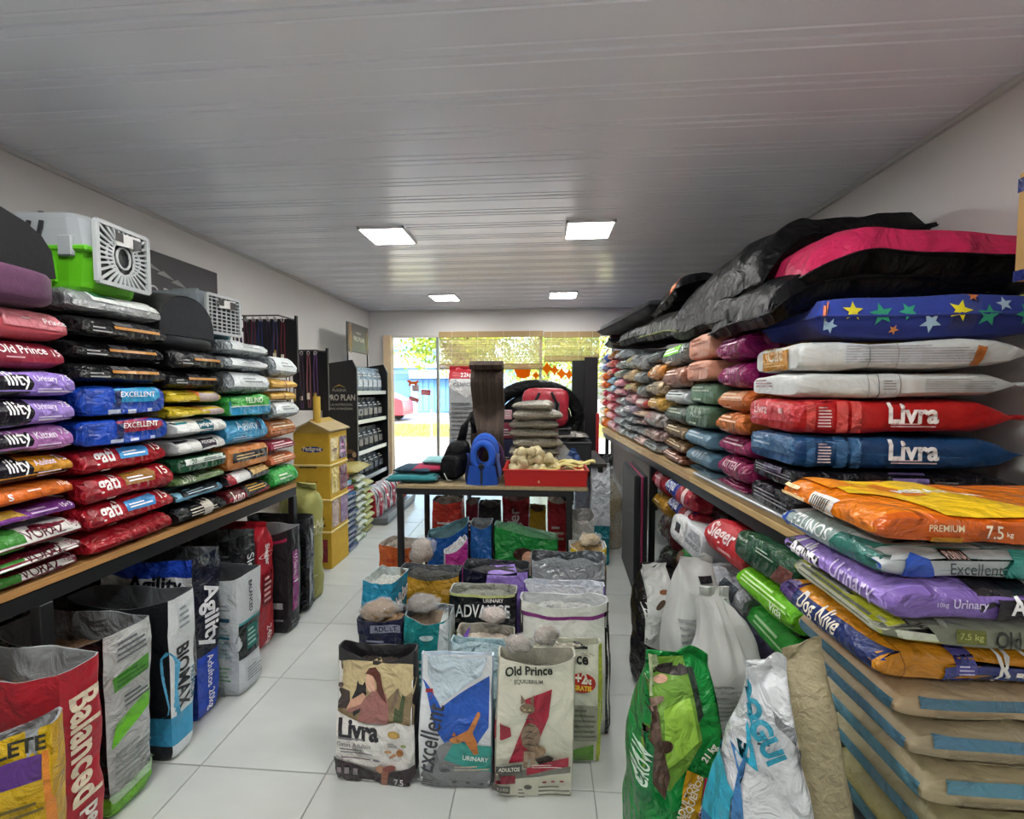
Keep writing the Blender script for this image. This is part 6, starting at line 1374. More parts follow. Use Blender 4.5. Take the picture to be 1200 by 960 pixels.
# big green bag with the dog
dog = [('P', [(.04, .3), (.3, .2), (.66, .5), (.56, .98), (.08, .98)], '#6f9c3a'), ('P', [(.24, .34), (.62, .5), (.56, .76), (.26, .7)], '#9ccb4c'), ('P', [(.04, .84), (.3, .9), (.26, 1), (.06, 1)], '#a3b58a'), ('E', .42, .9, .18, .1, '#2b2321'), ('E', .28, .85, .08, .06, '#d8a890'), ('P', [(.62, .62), (.68, .66), (.64, .92), (.58, .92)], '#27362c'),
       ('P', [(.1, .76), (.2, .74), (.22, .5), (.3, .3), (.24, .16), (.08, .3), (.06, .55)], '#5b463a'), ('E', .17, .74, .12, .055, '#8a7464', 20), ('E', .24, .5, .09, .11, '#4a382e'), ('E', .2, .3, .05, .1, '#6b5446', 20), ('E', .12, .76, .015, .012, '#1a1410'), ('E', .1, .72, .02, .014, '#15100e'),
       ('P', [(0, .12), (.1, .16), (.14, .5), (0, .62)], '#12713a'), ('T', 'CROW', .055, .35, .22, '#cfe8d6', 80, 1.0, 0, .03)]
sack('pet_food_bag', 'big green bag with a brown dog picture in the right foreground', 752, 874, 1.09, .72, .18, dict(front='#158f3e', side='#0f8038'), m=GLOSS, rz=6, seed=4, wp=slump(.72, .0, .3, .5), n=5, amp=.013,
     front=remap(dog + [('T', '21 kg', .72, .44, .2, '#f2f6f0', 52, 1.1, 0, .03), ('P', [(.36, .0), (.54, .0), (.64, .3), (.46, .36)], '#c99a1c'), ('P', [(.54, .0), (.74, .0), (.82, .26), (.65, .3)], '#9c1f48'), ('T', 'ADULTOS', .44, .16, .22, '#f4ecd0', 66, 1.0, 0, .02), ('T', 'PEQUENOS', .52, .18, .26, '#f4ecd0', 66, 1.0, 0, .02), ('T', 'PROTEINA', .62, .14, .24, '#f0dce4', 66, 1.0, 0, .02), ('T', 'Y POLLO', .70, .14, .18, '#f0dce4', 66, 1.0, 0, .02)], .45, .55))
# white-blue dog bag
sack('pet_food_bag', 'white and turquoise bag with curved blue lettering in the right foreground', 872, 994, .80, .90, .15, dict(front='#d9dde0', side='#cfd4d8'), m=GLOSS, rz=-6, seed=5, wp=slump(.90, -.0, .6, .5, .05), n=4.5, amp=.016,
     left=[('P', [(0, 0), (1, 0), (1, .5), (.6, .62), (0, .56)], '#2f6fa8'), ('P', [(0, .56), (.6, .62), (1, .5), (1, .72), (0, .76)], '#2aa3c0'), ('L', .1, .1, .9, .5, 8, '#8fb8d8')],
     front=remap([('P', [(.0, .0), (.2, .0), (.16, .5), (.0, .56)], '#3a78b0'), ('P', [(0, .56), (.16, .5), (.34, .46), (.3, .6), (0, .8)], '#2aa0bf'), 
            ('P', [(.52, .8), (.62, .74), (.72, .72), (.8, .66), (.84, .58), (.9, .5), (.84, .48), (.76, .6), (.64, .68), (.54, .72)], '#85888c'), ('L', .34, .6, .46, .68, 3, '#3a3d44'), ('P', [(.2, .02), (.32, .02), (.28, .07), (.2, .06)], '#a81d3c')], .62, .36) + [('T', 'DOGUI', .36, .88, .15, '#2a8fa8', -64, 1.2, 0, .05)])
# big clear sack of beige pellets between the pile and the blue bag, and a white corner
sh = Bag(.2, .36, .72, e0='block', e1='crimp', n=3.2, amp=.02, col='#a0977a', seed=81, nx=12, ny=12, nt=18, bulge=.1, warp=slump(.72, .0, .45, .7))
o = sh.place('pellet_sack', 'tall clear sack of beige pellets in front of the low right pile', 'bag', stand(.86, .98, .001, 0), KIB, part='pellets') if 0 else None
sh = Bag(.13, .26, .86, e0='block', e1='crimp', n=3.2, amp=.014, col='#9c9272', seed=81, nx=12, ny=12, nt=18, bulge=.08, warp=slump(.86, .0, .35, .6))
o = sh.place('pellet_sack', 'tall beige pellet sack leaning on the low right pile', 'bag', stand(.605, 1.01, .001, 0, 0, 0), mat('pellet_weave', .5, bump=1, bscale=60, bdist=.01, var=.15, vscale=60))
sack('woven_sack', 'white woven sack in the bottom right corner', 1175, 1290, .70, .62, .12, dict(front='#d0d1d0', side='#c9caca'), rz=25, seed=8, wp=slump(.62, -.05, .6, .5), n=4, amp=.02)

# ================================================================= TABLE IN THE MIDDLE
TX0, TX1, TY0, TY1, TZ = wx(463, 2.59), wx(690, 2.59), 2.59, 3.25, .85
t = thing('display_table', 'black steel table with worn wooden top in the middle', 'table', ((TX0 + TX1) / 2, (TY0 + TY1) / 2, 0))
hw, hd = (TX1 - TX0) / 2, (TY1 - TY0) / 2; lx1 = wx(672, 2.59) - (TX0 + TX1) / 2
for k in range(4):
    b = MB(); b.box((0, -hd + hd / 2 * (k + .5), TZ - .011), (2 * hw, hd / 2 - .004, .022), '#a89672', bev=.002); b.build('top_board', WOOD, t)
for y in (-hd + .02, hd - .02):
    b = MB(); b.box(((-hw + lx1) / 2, y, TZ - .042), (hw + lx1, .03, .036), '#111', bev=0); b.build('rail', BLACKM, t)
    for x in (-hw + .02, lx1 - .02):
        b = MB(); b.box((x, y, (TZ - .06) / 2), (.036, .036, TZ - .06), '#111', bev=.003); b.build('leg', BLACKM, t)
for x in (-hw + .02, lx1 - .02):
    b = MB(); b.box((x, 0, TZ - .042), (.03, 2 * hd - .08, .036), '#111'); b.build('crossbar', BLACKM, t)
# second table behind
t = thing('display_table', 'low dark table behind the wooden-topped one', 'table', (-.12, 3.85, 0))
b = MB(); b.box((0, 0, .83), (1.3, .75, .03), '#2a2622', bev=.003); b.build('table_top', WOOD, t)
for x in (-.6, .6):
    for y in (-.33, .33):
        b = MB(); b.box((x, y, .407), (.04, .04, .814), '#111', bev=.003); b.build('leg', BLACKM, t)
B2 = .847
# red tray
p0, p1 = wx(590, 2.60), wx(690, 2.60)
t = thing('plastic_tray', 'bright red plastic tray of rawhide bones on the table', 'tray', ((p0 + p1) / 2, 2.77, TZ + .001))
w_ = p1 - p0; b = MB(); rc = '#c31f1f'
b.box((0, 0, .004), (w_ * .93, .30, .008), rc)
for s in (-1, 1):
    b.box((0, s * .158, .05), (w_ * .97, .008, .10), rc, rot=Matrix.Rotation(-s * .12, 3, 'X')); b.box((s * w_ * .483, 0, .05), (.008, .32, .10), rc, rot=Matrix.Rotation(s * .12, 3, 'Y'))
b.build('tray_walls', HARD, t)
b = MB()
for s in (-1, 1): b.box((0, s * .168, .1), (w_ + .016, .016, .008), rc, bev=.003); b.box((s * (w_ * .5), 0, .1), (.016, .35, .008), rc, bev=.003)
b.build('rim', HARD, t)
RAW = mat('rawhide', .55, bump=.5, bscale=30, bdist=.01, var=.1, vscale=12)
cxT = (p0 + p1) / 2
def knot(k, x, y, z, a, b_, s=1.0):
    t = thing('rawhide_bone', 'knotted cream rawhide bone heaped in the red tray', 'dog chew', (x, y, z), R(a), 'knotted bones in the red tray')
    t.rotation_euler = (0, R(b_), R(a)); m = MB()
    m.tube([(-.034 * s, 0, 0), (-.012 * s, 0, .003), (.012 * s, 0, .003), (.034 * s, 0, 0)], [.03 * s, .024 * s, .024 * s, .03 * s], '#c9bc90', 9)
    m.build('roll', RAW, t, True)
    for q in (-1, 1):
        m = MB(); m.sphere((q * .038 * s, 0, 0), (.022 * s, .036 * s, .034 * s), '#d0c499', 10, 8, jit=.3, seed=k * 2 + q); m.build('knot_end', RAW, t, True)
rnd = random.Random(8); k = 0
for l, (n1, n2, sh_) in enumerate(((5, 3, 0), (5, 3, .02), (4, 2, .03), (3, 1, .04))):
    for i in range(n1):
        for j in range(n2):
            x = p0 + .05 + sh_ + i * .058 + rnd.uniform(-.01, .01); yy = 2.68 + sh_ + j * .07 + rnd.uniform(-.01, .01)
            knot(k, x, yy, TZ + .042 + .05 * l + rnd.uniform(-.006, .006), rnd.uniform(0, 180), rnd.uniform(-25, 25), rnd.uniform(.85, 1.1)); k += 1
for i in range(9):
    px = 643 + i * 5; py = 541 - (i % 3) * 4; Yy = 2.67 + .05 * (i % 4); p = atY(px, py + 9, Yy)
    t = thing('rawhide_strip', 'flat yellowish rawhide strip on the right side of the red tray', 'dog chew', (p.x, Yy, p.z), group='flat rawhide strips in the red tray')
    t.rotation_euler = (R(rnd.uniform(-10, 25)), R(rnd.uniform(-12, 12)), R(rnd.uniform(-25, 25))); m = MB()
    def f(u, v, i=i): return ((u - .5) * .15, (v - .5) * .045 * (1 + .3 * math.sin(u * 5 + i)), .008 * math.sin(u * 7 + i) + .006 * math.sin(v * 6))
    m.grid(f, 10, 3, '#c9b96c'); m2 = MB(); m2.grid(lambda u, v, i=i: (f(1 - u, v)[0], f(1 - u, v)[1], f(1 - u, v)[2] + .005), 10, 3, '#d3c67c'); m.add(m2.v, m2.f, '#d3c67c'); m.build('strip', RAW, t, True, fix=False)
# grey kibble pouches stack
zz = TZ + .001
for k in range(8):
    b = Bag(.34 * (1 if k < 7 else .8), .074, .3, e0='fold', e1='fold', n=3.2, amp=.010, col='#8b8678', seed=400 + k, nx=14, ny=5, nt=10, bulge=.1)
    b.art('flank_pos', [], g=.02)
    b.art('front', [('L', .2, .3, .8, .7, 3, '#55534c')], g=.03)
    mw = Matrix.Translation((wx(627, 2.95) + .012 * math.sin(k * 2.4), 3.06, zz + .033)) @ Matrix.Rotation(R([3, -4, 2, 5, -3, 0, 4, -6][k]), 4, 'Z') @ basis((1, 0, 0), (0, 0, -1), (0, 1, 0), (0, -.15, 0))
    b.place('kibble_pouch', 'clear pouch of grey-brown pellets, %s of the stack behind the bones' % ORD[k], 'pouch', mw, mat('pellet_film', .22, bump=1, bscale=70, bdist=.01, var=.3, vscale=80), group='pellet pouches stacked behind the bones')
    zz += .064
b = Bag(.26, .08, .22, e0='crimp', e1='crimp', n=3, amp=.01, col='#8e8a86', seed=420, nx=12, ny=5, nt=8, bulge=.1)
b.place('kibble_pouch', 'grey pouch lying right of the pouch stack', 'pouch', Matrix.Translation((.26, 3.56, 1.05)) @ basis((1, 0, 0), (0, 0, -1), (0, 1, 0), (0, 0, 0)), FOIL)
t = thing('storage_bin', 'dark bin under the grey pouch behind the table', 'bin', (.26, 3.66, B2 + .001))
b = MB(); b.box((0, 0, .08), (.3, .26, .16), '#23262b', bev=.01); b.build('bin_body', HARD, t)
b = MB(); b.box((0, 0, .155), (.31, .27, .014), '#2c3036', bev=.004); b.build('rim', HARD, t)
# wavy cardboard scratcher
p0, p1 = wx(552, 3.02), wx(590, 3.02); t = thing('scratching_post', 'wavy dark brown cardboard cat scratcher standing on the table', 'cat scratcher', ((p0 + p1) / 2, 3.06, TZ + .001))
pr_ = []
for i in range(33):
    u = i / 32; z = u * .74; y = .055 * math.sin(u * 2 * PI * 1.9 + .4) * (1 - .2 * u)
    pr_.append((y, z))
for i in range(7):
    a = i / 6 * PI * .9; pr_.append((pr_[32][0] - .05 + .05 * math.cos(a), .74 + .035 * math.sin(a)))
hw_ = (p1 - p0) / 2
def ribbon(mb, pts, x0, x1, th, col):
    n = len(pts); P = []
    for x in (x0, x1):
        for s in (-.5, .5):
            for i, (y, z) in enumerate(pts):
                a, c = pts[max(i - 1, 0)], pts[min(i + 1, n - 1)]; dy, dz = c[0] - a[0], c[1] - a[1]; L = math.hypot(dy, dz) or 1
                P.append((x, y - dz / L * th * s, z + dy / L * th * s))
    F_ = []
    for i in range(n - 1):
        F_ += [(i, i + 1, 2 * n + i + 1, 2 * n + i), (n + i, 3 * n + i, 3 * n + i + 1, n + i + 1), (i, n + i, n + i + 1, i + 1), (2 * n + i, 2 * n + i + 1, 3 * n + i + 1, 3 * n + i)]
    F_ += [(0, 2 * n, 3 * n, n), (n - 1, 2 * n - 1, 4 * n - 1, 3 * n - 1)]
    mb.add(P, F_, col)
for k in range(8):
    b = MB(); xa = -hw_ + 2 * hw_ * k / 8; ribbon(b, pr_, xa + .0008, xa + 2 * hw_ / 8 - .0008, .045, ['#4a3c33', '#41342c'][k % 2]); b.build('corrugated_layer', CARD, t, False)
b = MB(); b.box((0, 0, .008), (2 * hw_ + .03, .2, .016), '#3c322b', bev=.003); b.build('base', CARD, t)
# blue harness
t = thing('dog_harness', 'blue padded dog harness standing in front of the cat scratcher', 'harness', (wx(567, 2.72), 2.72, TZ + .001))
def hz(a):                      # front opening oval
    return (math.cos(a) * .062, math.sin(a) * .085 + .16)
for q, (sc, yy, c, th) in enumerate(((1.0, -.06, '#1f54b8', .028), (1.08, -.02, '#1b4aa5', .02), (1.16, .03, '#2058bb', .026))):
    b = MB(); b.tube([(hz(i * PI / 12)[0] * sc, yy + .02 * math.sin(i * PI / 12), .02 + (hz(i * PI / 12)[1]) * sc * .95) for i in range(24)], th, c, 9, closed=True, ry=.02); b.build('padded_ring', FELT, t, True)
b = MB(); b.grid(lambda u, v: ((u - .5) * (.2 - .04 * v), -.085 - .03 * math.cos((u - .5) * 3), .0 + v * .12), 12, 6, '#1e50b0'); b.grid(lambda u, v: ((.5 - u) * (.2 - .04 * v), -.075 - .03 * math.cos((u - .5) * 3), .0 + v * .12), 12, 6, '#173f90'); b.build('chest_panel', FELT, t, True, fix=False)
for s in (-1, 1):
    b = MB(); b.grid(lambda u, v, s=s: (s * (.1 + .008 * math.sin(v * 6)), -.09 + u * .17, v * (.2 - .03 * u)), 8, 6, '#1f52b4'); b.grid(lambda u, v, s=s: (s * (.092 + .008 * math.sin(v * 6)), .08 - u * .17, v * (.2 - .03 * (1 - u))), 8, 6, '#173f90'); b.build('side_panel', FELT, t, True, fix=False)
b = MB(); b.box((.0, -.122, .075), (.012, .006, .14), '#15161a'); b.build('strap', HARD, t)
b = MB(); b.box((.0, -.128, .12), (.035, .012, .026), '#0f1013', bev=.004); b.build('buckle', HARD, t)
# second purple harness ring behind
t = thing('dog_harness', 'purple-edged dark harness behind the blue one', 'harness', (wx(575, 2.86), 2.87, TZ + .001))
b = MB(); b.tube([(math.cos(i * PI / 10) * .075, 0, .13 + math.sin(i * PI / 10) * .115) for i in range(20)], .018, '#4a2a52', 8, closed=True); b.build('padded_ring', FELT, t, True)
b = MB(); b.box((0, 0, .03), (.16, .05, .06), '#25182c', bev=.015); b.build('chest_panel', FELT, t)
# black backpack / harness heap
t = thing('pet_backpack', 'black pet backpack leaning against the cat scratcher', 'backpack', (wx(530, 2.78), 2.80, TZ + .001), R(8))
b = rounded(.20, .16, .26, '#0d0e11', seed=31, n=3.2, amp=.02, power=.3, warp=lambda p: Vector((p.x * (1 - .25 * p.z / .26) + p.z * .15, p.y, p.z))); b.build('bag_body', NYLON, t, True)
b = rounded(.13, .05, .14, '#121317', seed=32, n=4, amp=.006, warp=lambda p: Vector((p.x - .01, p.y - .09, p.z + .03))); b.build('front_pocket', NYLON, t, True)
b = MB(); b.tube([(.05, 0, .24), (.075, .02, .34), (.12, .05, .43), (.14, .06, .3)], [.03, .026, .022, .02], '#101114', 8); b.build('shoulder_strap', NYLON, t, True)
b = MB(); b.tube([(-.05, -.125, .06), (-.03, -.135, .02), (.0, -.13, .01)], .004, '#b9bdb9', 5); b.build('zip_pull', METAL, t, True)
# folded garments
for k, (px, w, d, z0, th, c, cc, lab, rz) in enumerate(((486, .30, .24, 0, .045, '#22767c', '#1b5e63', 'teal folded pet mat lowest at the left end of the table', 4), (488, .22, .2, .047, .035, '#1e3f52', '#152d3b', 'dark blue folded pet coat on the teal mat', -6), (506, .24, .2, .0465, .04, '#a02848', '#7a1e38', 'raspberry folded pet coat at the left of the table', 14), (512, .16, .16, .09, .035, '#8fc0c4', '#74a3a8', 'pale aqua folded pet coat on the raspberry one', 5))):
    Y = 2.74 + .05 * (k % 2) + (.08 if k > 1 else 0)
    cushion('folded_pet_coat', lab, 'pet coat', (wx(px, Y), Y, TZ + .006 + z0 + th / 2), (w, d, th), (0, 0, rz), (c, cc), FELT, 40 + k, .006, freq=8)
# big red white bag standing behind
FB('pet_food_bag', 'tall silver bag with red top standing behind the cat scratcher', atY(525, 420, 3.6).x, atY(566, 420, 3.6).x, 3.60, .12, .80, dict(front='#a9acae', side='#8f9396'), opened=False, m=SATIN, top='crimp',
   bands=[(.84, 1, '#b3202c')], front=[('P', [(.0, .78), (.5, .66), (1, .78), (1, .86), (0, .86)], '#d9dadb'), ('T', '22kg+3', .6, .9, .5, '#f3e6e6', 4), ('T', 'CANACHIC', .5, .80, .7, '#8a8d92'), ('L', .08, .2, .92, .62, 9, '#6f7377'), ('R', 0, 0, 1, .12, '#39406c')]).location.z = B2 + .001
# dark oval bed and red carrier bag
t = thing('pet_bed', 'black round pet bed standing up behind the pouch stack', 'pet bed', (-.06, 4.05, B2 + .001))
b = MB(); b.tube([(math.cos(i * PI / 14) * .40, .02 * math.sin(i), .35 + math.sin(i * PI / 14) * .28) for i in range(28)], .065, '#101214', 10, closed=True); b.build('rim_cushion', NYLON, t, True)
b = MB(); b.sphere((0, .03, .33), (.34, .05, .24), '#15171a', 20, 12); b.build('base_cushion', NYLON, t, True)
t = thing('pet_carrier_bag', 'red fabric pet carrier bag with mesh window above the pouch stack', 'pet carrier', (wx(639, 3.75), 3.72, 1.12))
b = rounded(.40, .22, .34, '#a81f33', seed=51, n=7, amp=.012, power=.2); b.build('bag_body', SATIN, t, True)
b = MB(); b.box((.02, -.112, .15), (.2, .008, .14), '#5a5a5c', bev=.003); b.build('mesh_window', FELT, t)
for s in (-1, 1):
    b = MB(); b.tube([(s * .12 - .05, -.12, .02), (s * .1 - .0, -.12, .2), (s * .05, -.13, .3)], .012, '#17181b', 6); b.build('strap', NYLON, t, True)
t = thing('storage_bin', 'dark bin carrying the red carrier bag', 'bin', (wx(639, 3.75), 3.74, B2 + .001))
b = MB(); b.box((0, 0, .13), (.42, .26, .26), '#1c1f24', bev=.012); b.build('bin_body', HARD, t)
b = MB(); b.box((0, 0, .262), (.44, .27, .014), '#24272d', bev=.004); b.build('lid', HARD, t)
# small items between scratcher and pouches
for k, (px, py, c, lab, h) in enumerate(((592, 470, '#c99aa5', 'pink small carton beside the cat scratcher', .07), (594, 492, '#8a2c44', 'wine red small carton beside the cat scratcher', .12), (595, 512, '#3a3f66', 'blue small carton beside the cat scratcher', .14))):
    p = atY(px, py, 3.3); t = thing('small_carton', lab, 'box', (p.x, 3.32, [1.215, 1.066, B2 + .001 + .0][k] if k < 2 else .849))
    b = MB(); b.box((0, 0, h / 2 if k < 2 else .105), (.10, .08, h if k < 2 else .21), c, bev=.003); b.build('carton', CARD, t); flatprint(t, '-y', .1, .1, [('L', .1, .2, .9, .8, 3, '#e3d8dc')], -.04)
b = Bag(.2, .12, .2, e0='block', e1='crimp', n=3, amp=.02, col='#c5c9cb', seed=440, nx=12, ny=6, nt=8, warp=gather(.2, .1))
b.place('plastic_bag', 'crumpled clear plastic bag right of the pouch stack', 'bag', stand(wx(658, 2.95), 2.98, TZ + .001), CLEAR)
b = Bag(.1, .08, .18, e0='block', e1='crimp', n=3, amp=.015, col='#2f4f8a', seed=441, nx=10, ny=5, nt=8, warp=gather(.18, .1))
b.place('plastic_bag', 'small blue crumpled bag at the right end of the table', 'bag', stand(wx(672, 2.95), 2.96, TZ + .001), GLOSS)
FB('pet_food_bag', 'white bag with teal base standing right of the table', wx(694, 3.5), wx(716, 3.5), 3.48, .12, .84, dict(front='#c9cfd6', side='#b9bfc6'), m=GLOSS, opened=False, bands=[(0, .4, '#1c7480')], fine=False)
FB('pet_food_bag', 'slim black bag right of the teal-based one', wx(700, 3.9) + .04, wx(722, 3.9) + .04, 4.25, .12, .8, dict(front='#14161a'), m=GLOSS, opened=False, fine=False)
FB('pet_food_bag', 'grey kibble bag at the back right of the table', wx(680, 3.3), wx(706, 3.3), 3.75, .14, .7, dict(front='#8f9aa8', side='#6f7a88'), m=GLOSS, fine=False, inner='#7a6a50')
# tall black boards at the far right
for k, (px0, px1, pyt, Y, lab) in enumerate(((671, 686, 422, 5.30, 'tall black board at the far right, left one'), (686, 702, 418, 5.12, 'tall black board at the far right, beside the rack end'))):
    a, c = atY(px0, pyt, Y), atY(px1, pyt, Y); t = thing('display_board', lab, 'board', ((a.x + c.x) / 2, Y + .1, 0), group='tall black boards at the far right')
    b = MB(); b.box((0, 0, a.z / 2), (c.x - a.x, .04, a.z), '#101216', bev=.006); b.build('panel', HARD, t)
    b = MB(); b.box((0, 0, .02), (c.x - a.x + .04, .2, .03), '#0c0d10', bev=.004); b.build('foot', HARD, t)
t = thing('red_pole', 'slim red upright at the far end of the right rack', 'post', (wx(701, 5.15), 5.2, 0)); b = MB(); b.box((0, 0, .58), (.035, .035, 1.16), '#b3202c', bev=.004); b.build('post', HARD, t)
b = MB(); b.box((0, 0, .01), (.1, .1, .02), '#7a1820', bev=.003); b.build('foot', HARD, t)
# ================================================================= BACK LEFT DISPLAYS
# cardboard house display
HX0, HX1, HY0, HY1 = -1.98, -1.68, 3.26, 3.56
t = thing('cardboard_house', 'yellow cardboard display shaped like a house with a blue rosette', 'display', ((HX0 + HX1) / 2, (HY0 + HY1) / 2, 0))
w, d = HX1 - HX0, HY1 - HY0; zt = 1.10
b = MB(); b.box((0, 0, zt / 2), (w, d, zt), '#c9a12c', bev=.004); b.build('carton', CARD, t)
for z_ in (.84, .56, .3):
    b = MB(); b.box((0, -.001, z_), (w + .012, d + .012, .016), '#e3cf8a', bev=.003); b.build('tier_edge', CARD, t)
for s in (-1, 1):
    b = MB(); b.box((s * w * .27, 0, zt + .055), (w * .64, d + .05, .012), '#b5a27c', rot=Matrix.Rotation(s * .42, 3, 'Y')); b.build('roof_panel', CARD, t)
b = MB(); b.prism([(-w / 2, zt), (w / 2, zt), (0, zt + .11)], 1, -d / 2, d / 2, '#b89c50'); b.build('gable', CARD, t)
ro = []
for i in range(5): pass
ops = [('E', .52, .88, .3, .08, '#22357c'), ('E', .52, .88, .22, .06, '#2d49a0'), ('T', 'Pedigree', .52, .88, .5, '#f0e3b0', 0, 1.1), ('L', .15, .735, .9, .765, 1, '#5c4a18'), ('T', 'Pedigree', .5, .64, .3, '#8a3a18'), ('L', .15, .56, .85, .6, 1, '#5c4a18'), ('L', .15, .3, .85, .45, 3, '#7a641c'), ('R', .1, .05, .9, .22, '#8a2c34')]
flatprint(t, '-y', w, zt, ops, -d / 2)
flatprint(t, '+x', d, zt, [('R', .05, .79, .45, .96, '#d8c080'), ('R', .52, .79, .95, .96, '#5c2a5c'), ('L', .58, .82, .9, .92, 2, '#c98ab8'), ('R', .05, .55, .45, .74, '#d3b95c'), ('R', .52, .55, .95, .74, '#6d2a3c'), ('R', .05, .3, .45, .5, '#b59a8a'), ('R', .52, .3, .95, .5, '#8a6a8c'), ('E', .25, .87, .13, .05, '#7a5a3a')], w / 2)
# rolled yellow stick toy by the leashes
t = thing('cardboard_tube', 'yellow cardboard tube standing on the house roof ledge', 'tube', (-1.80, 3.30, zt + .08))
b = MB(); b.tube([(0, 0, 0), (0, 0, .21)], .028, '#c9a640', 14); b.build('tube_wall', CARD, t, False)
# black promotional shelf
PX0, PX1, PYa, PYb = -2.34, -1.99, 4.42, 5.32
t = thing('display_shelf', 'black promotional shelf with printed side panel by the shop window', 'display shelf', ((PX0 + PX1) / 2, (PYa + PYb) / 2, 0))
cx, cy = (PX0 + PX1) / 2, (PYa + PYb) / 2; w, d = PX1 - PX0, PYb - PYa
for s in (-1, 1):
    b = MB(); b.prism([(-w / 2, .0), (w / 2 + .03, .0), (w / 2 + .03, 1.66), (w / 2 - .02, 1.76), (-w / 2 + .05, 1.72), (-w / 2, 1.68)], 1, s * d / 2 - .012, s * d / 2 + .012, '#121316'); pn = b.build('side_panel', HARD, t)
    if s < 0:
        q = MB(); W_ = w + .03
        for i, (pts, fs, c) in enumerate(shapes_for([('T', 'PRO PLAN', .55, .80, .8, '#b9b5ac', 0, 1.3, 0, .03), ('T', 'PURINA', .5, .845, .4, '#9c988f'), ('T', 'LA NUTRICION', .55, .755, .62, '#a9a59c'), ('T', 'MAS AVANZADA', .55, .73, .66, '#a9a59c'), ('E', .75, .46, .16, .06, '#6d5038'), ('E', .8, .40, .1, .09, '#8a6a50'), ('E', .68, .5, .07, .04, '#4a3528'), ('E', .9, .44, .06, .08, '#b59a7a'), ('P', [(.3, .86), (.5, .875), (.7, .86), (.5, .882)], '#c9a34a')], W_, 1.7)):
            q.add([(x - w / 2, -d / 2 - .0135 - .0004 * i, z) for x, z in pts], fs, c)
        q.build('print', PRINT, t, fix=False)
b = MB(); b.box((-w / 2 + .01, 0, .84), (.02, d - .03, 1.68), '#17181b'); b.build('back_panel', HARD, t)
tz = [.08, .45, .76, 1.08, 1.41]
nmz = ['bottom', 'second', 'third', 'top']
cols_ = ['#16181c', '#1a1c20', '#26292e', '#8fa0aa']
for k, z_ in enumerate(tz[:4] if 0 else [.45, .76, 1.10, 1.42]):
    b = MB(); b.box((0, 0, z_ - .012), (w - .02, d - .03, .02), '#2a2c30'); b.build('shelf', HARD, t)
    b = MB(); b.box((w / 2 + .008, 0, z_ - .012), (.012, d - .03, .045), '#b9bcb9', bev=.002); b.build('price_rail', METAL, t)
b = MB(); b.box((.02, 0, .04), (w + .06, d, .08), '#1c1d20', bev=.005); b.build('plinth', HARD, t)
for k, z_ in enumerate([.45, .76, 1.10, 1.42]):
    for i in range(6):
        y = PYa + .09 + i * .143; hh = .27 if k < 3 else .3; c = cols_[k]
        for dep in ((0,) if i else (0,)):
            bg_ = Bag(.12, .10, hh - .02, e0='block', e1='crimp', n=6, amp=.006, col=dict(front=c, side=c), seed=700 + k * 10 + i, nx=8, ny=4, nt=6, bulge=.05)
            bg_.art('front', [('R', .15, .2, .85, .5, ['#5a5f66', '#74706a', '#8d8a84', '#c9d3d8'][k]), ('L', .2, .6, .8, .8, 2, '#b9b5ac')], g=0, lift=.004)
            mw = Matrix.Translation((PX1 - .085, y, z_ + .001)) @ Matrix.Rotation(R(90 - 8), 4, 'Z')
            bg_.place('small_food_bag', 'small %s bag, %s tier of the black display, %s from the near side' % (['black', 'black', 'dark', 'silver blue'][k], nmz[k], ['first', 'second', 'third', 'fourth', 'fifth', 'sixth'][i]), 'bag', mw, GLOSS if k < 3 else FOIL, group='small bags on the black display shelf')
# header
zb = 1.86
b = MB(); b.box((w / 2 - .1, -.12, zb + .16), (.02, .56, .32), '#4b4845', bev=.008); hd_ = b.build('header_sign', HARD, t)
q = MB()
for i, (pts, fs, c) in enumerate(shapes_for([('T', 'PRO PLAN', .52, .48, .5, '#d8d3c8', 0, 1.2, 0, .02), ('T', 'PURINA', .5, .68, .22, '#c9c3b8'), ('E', .12, .45, .08, .3, '#8a6a4a'), ('E', .9, .4, .06, .25, '#6d5a48')], .56, .32)):
    q.add([(w / 2 - .0895 + .0004 * i, -.12 - .28 + x, zb + z) for x, z in pts], fs, c)
q.build('print', PRINT, t, fix=False)
for s in (-1, 1):
    b = MB(); b.tube([(w / 2 - .1, -.12 + s * .26, 1.42), (w / 2 - .1, -.12 + s * .26, zb + .2)], .008, '#17181b', 7); b.build('sign_rod', BLACKM, t, True)
# red-white bags in the base display
t = thing('base_tray', 'grey low tray in front of the black display', 'tray', (-1.79, 4.86, 0))
b = MB(); b.box((0, 0, .04), (.32, .98, .07), '#6d7174', bev=.008); b.build('tray_base', HARD, t)
b = MB(); b.box((.16, 0, .08), (.012, .98, .06), '#8d9194', bev=.003); b.build('front_lip', HARD, t)
for i in range(5):
    bg_ = Bag(.17, .15, .34, e0='block', e1='crimp', n=5, amp=.012, col=dict(front='#cfcdd0', side='#b3293c'), seed=760 + i, nx=10, ny=5, nt=8, bulge=.08)
    bg_.art('front', [('P', [(.3, 0), (.62, 0), (.85, .5), (.5, .9), (.35, .5)], '#a8263c'), ('P', [(.1, .3), (.3, .6), (.2, .9)], '#4a3040'), ('E', .6, .5, .12, .1, '#e8e6e4')], g=.03, lift=.004)
    mw = Matrix.Translation((-1.79, 4.46 + i * .2, .077)) @ Matrix.Rotation(R(80), 4, 'Z') @ Matrix.Rotation(R(-8), 4, 'X')
    bg_.place('pet_food_bag', 'white and red bag in the grey tray, %s from the near side' % ['first', 'second', 'third', 'fourth', 'fifth'][i], 'bag', mw, GLOSS, group='white and red bags in the grey tray')
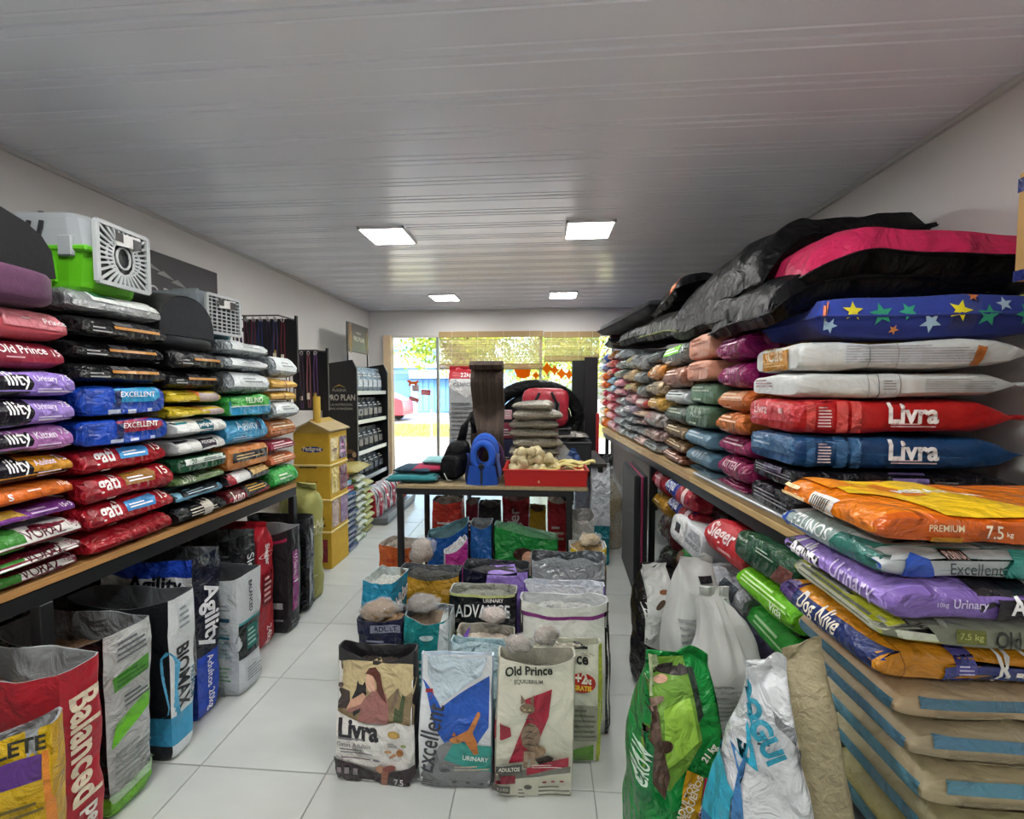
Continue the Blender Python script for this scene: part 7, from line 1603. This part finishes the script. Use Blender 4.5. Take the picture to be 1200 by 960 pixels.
# low stacks on the floor between the house and the black display
def lowstack(x, y, W, L, n, T, cf, lab, seed, end='fold', ops=(), m=SATIN, z0=.0):
    for k in range(n):
        bg_ = Bag(W, T - .001, L, e0=end, e1='crimp', n=6, amp=.006, col=cf(k), seed=seed + k, nx=10, ny=5, nt=5, bulge=0, seam=.1)
        bg_.art('end', list(ops), g=0, lift=.004)
        bg_.place('pet_food_bag', lab % ORD[k], 'bag', lie_left(x + .012 * math.sin(k * 2.1 + seed), y, z0 + .002 + T * (k + .5), 2 * math.sin(k * 1.7)), m, group=(lab.split(',')[0] + ' stacked on the floor'))
lowstack(-1.70, 3.68, .20, .42, 9, .052, lambda k: '#33405c', 'flat navy bag with white bands, %s in the stack behind the olive sack', 800, 'flat', [('L', .05, .2, .95, .8, 2, '#c3cbd8')])
lowstack(-1.72, 3.93, .22, .42, 10, .062, lambda k: dict(front='#c5c9b8', side='#5f7a3a', end='#c9cdbf'), 'white and green bag, %s in the tall floor stack past the olive sack', 820, 'fold', [('R', 0, .1, .35, .9, '#3a4a38'), ('L', .4, .3, .9, .7, 1, '#7a9a4c')])
lowstack(-1.74, 4.17, .2, .40, 8, .066, lambda k: '#b5b66a', 'yellow-green bag, %s in the stack beside the grey tray', 840, 'fold', [('R', .2, .2, .8, .8, '#cfd0a0')])
lowstack(-2.1, 4.05, .5, .18, 6, .10, lambda k: '#cfc9b8', 'cream bag, %s in the stack against the left wall', 850)
bg_ = Bag(.44, .09, .5, e0='crimp', e1='crimp', n=4, amp=.012, col='#b3a458', seed=860, nx=12, ny=5, nt=8, bulge=.05)
bg_.place('pet_food_bag', 'khaki yellow bag lying across the tops of the floor stacks', 'bag', lie_left(-1.72, 4.02, .68, 6), SATIN)
# red and blue flat boxes beyond the rack end
for k, (c, z_, lab) in enumerate((('#2f5f8a', .47, 'blue flat box on the navy stack'), ('#a02838', .52, 'red flat box on the blue flat box'), ('#6f9cb0', .57, 'pale blue flat box on the red one'), ('#8a2c3c', .62, 'dark red flat box topmost past the rack end'))):
    t = thing('flat_box', lab, 'box', (-1.86 - .02 * k, 3.68, z_ + .004), R(4 * k - 6)); b = MB(); b.box((0, 0, .022), (.32, .18, .044), c, bev=.003); b.build('carton', CARD, t)
    flatprint(t, '+x', .18, .044, [('L', .1, .2, .9, .8, 2, '#e3e3e3')], .16)
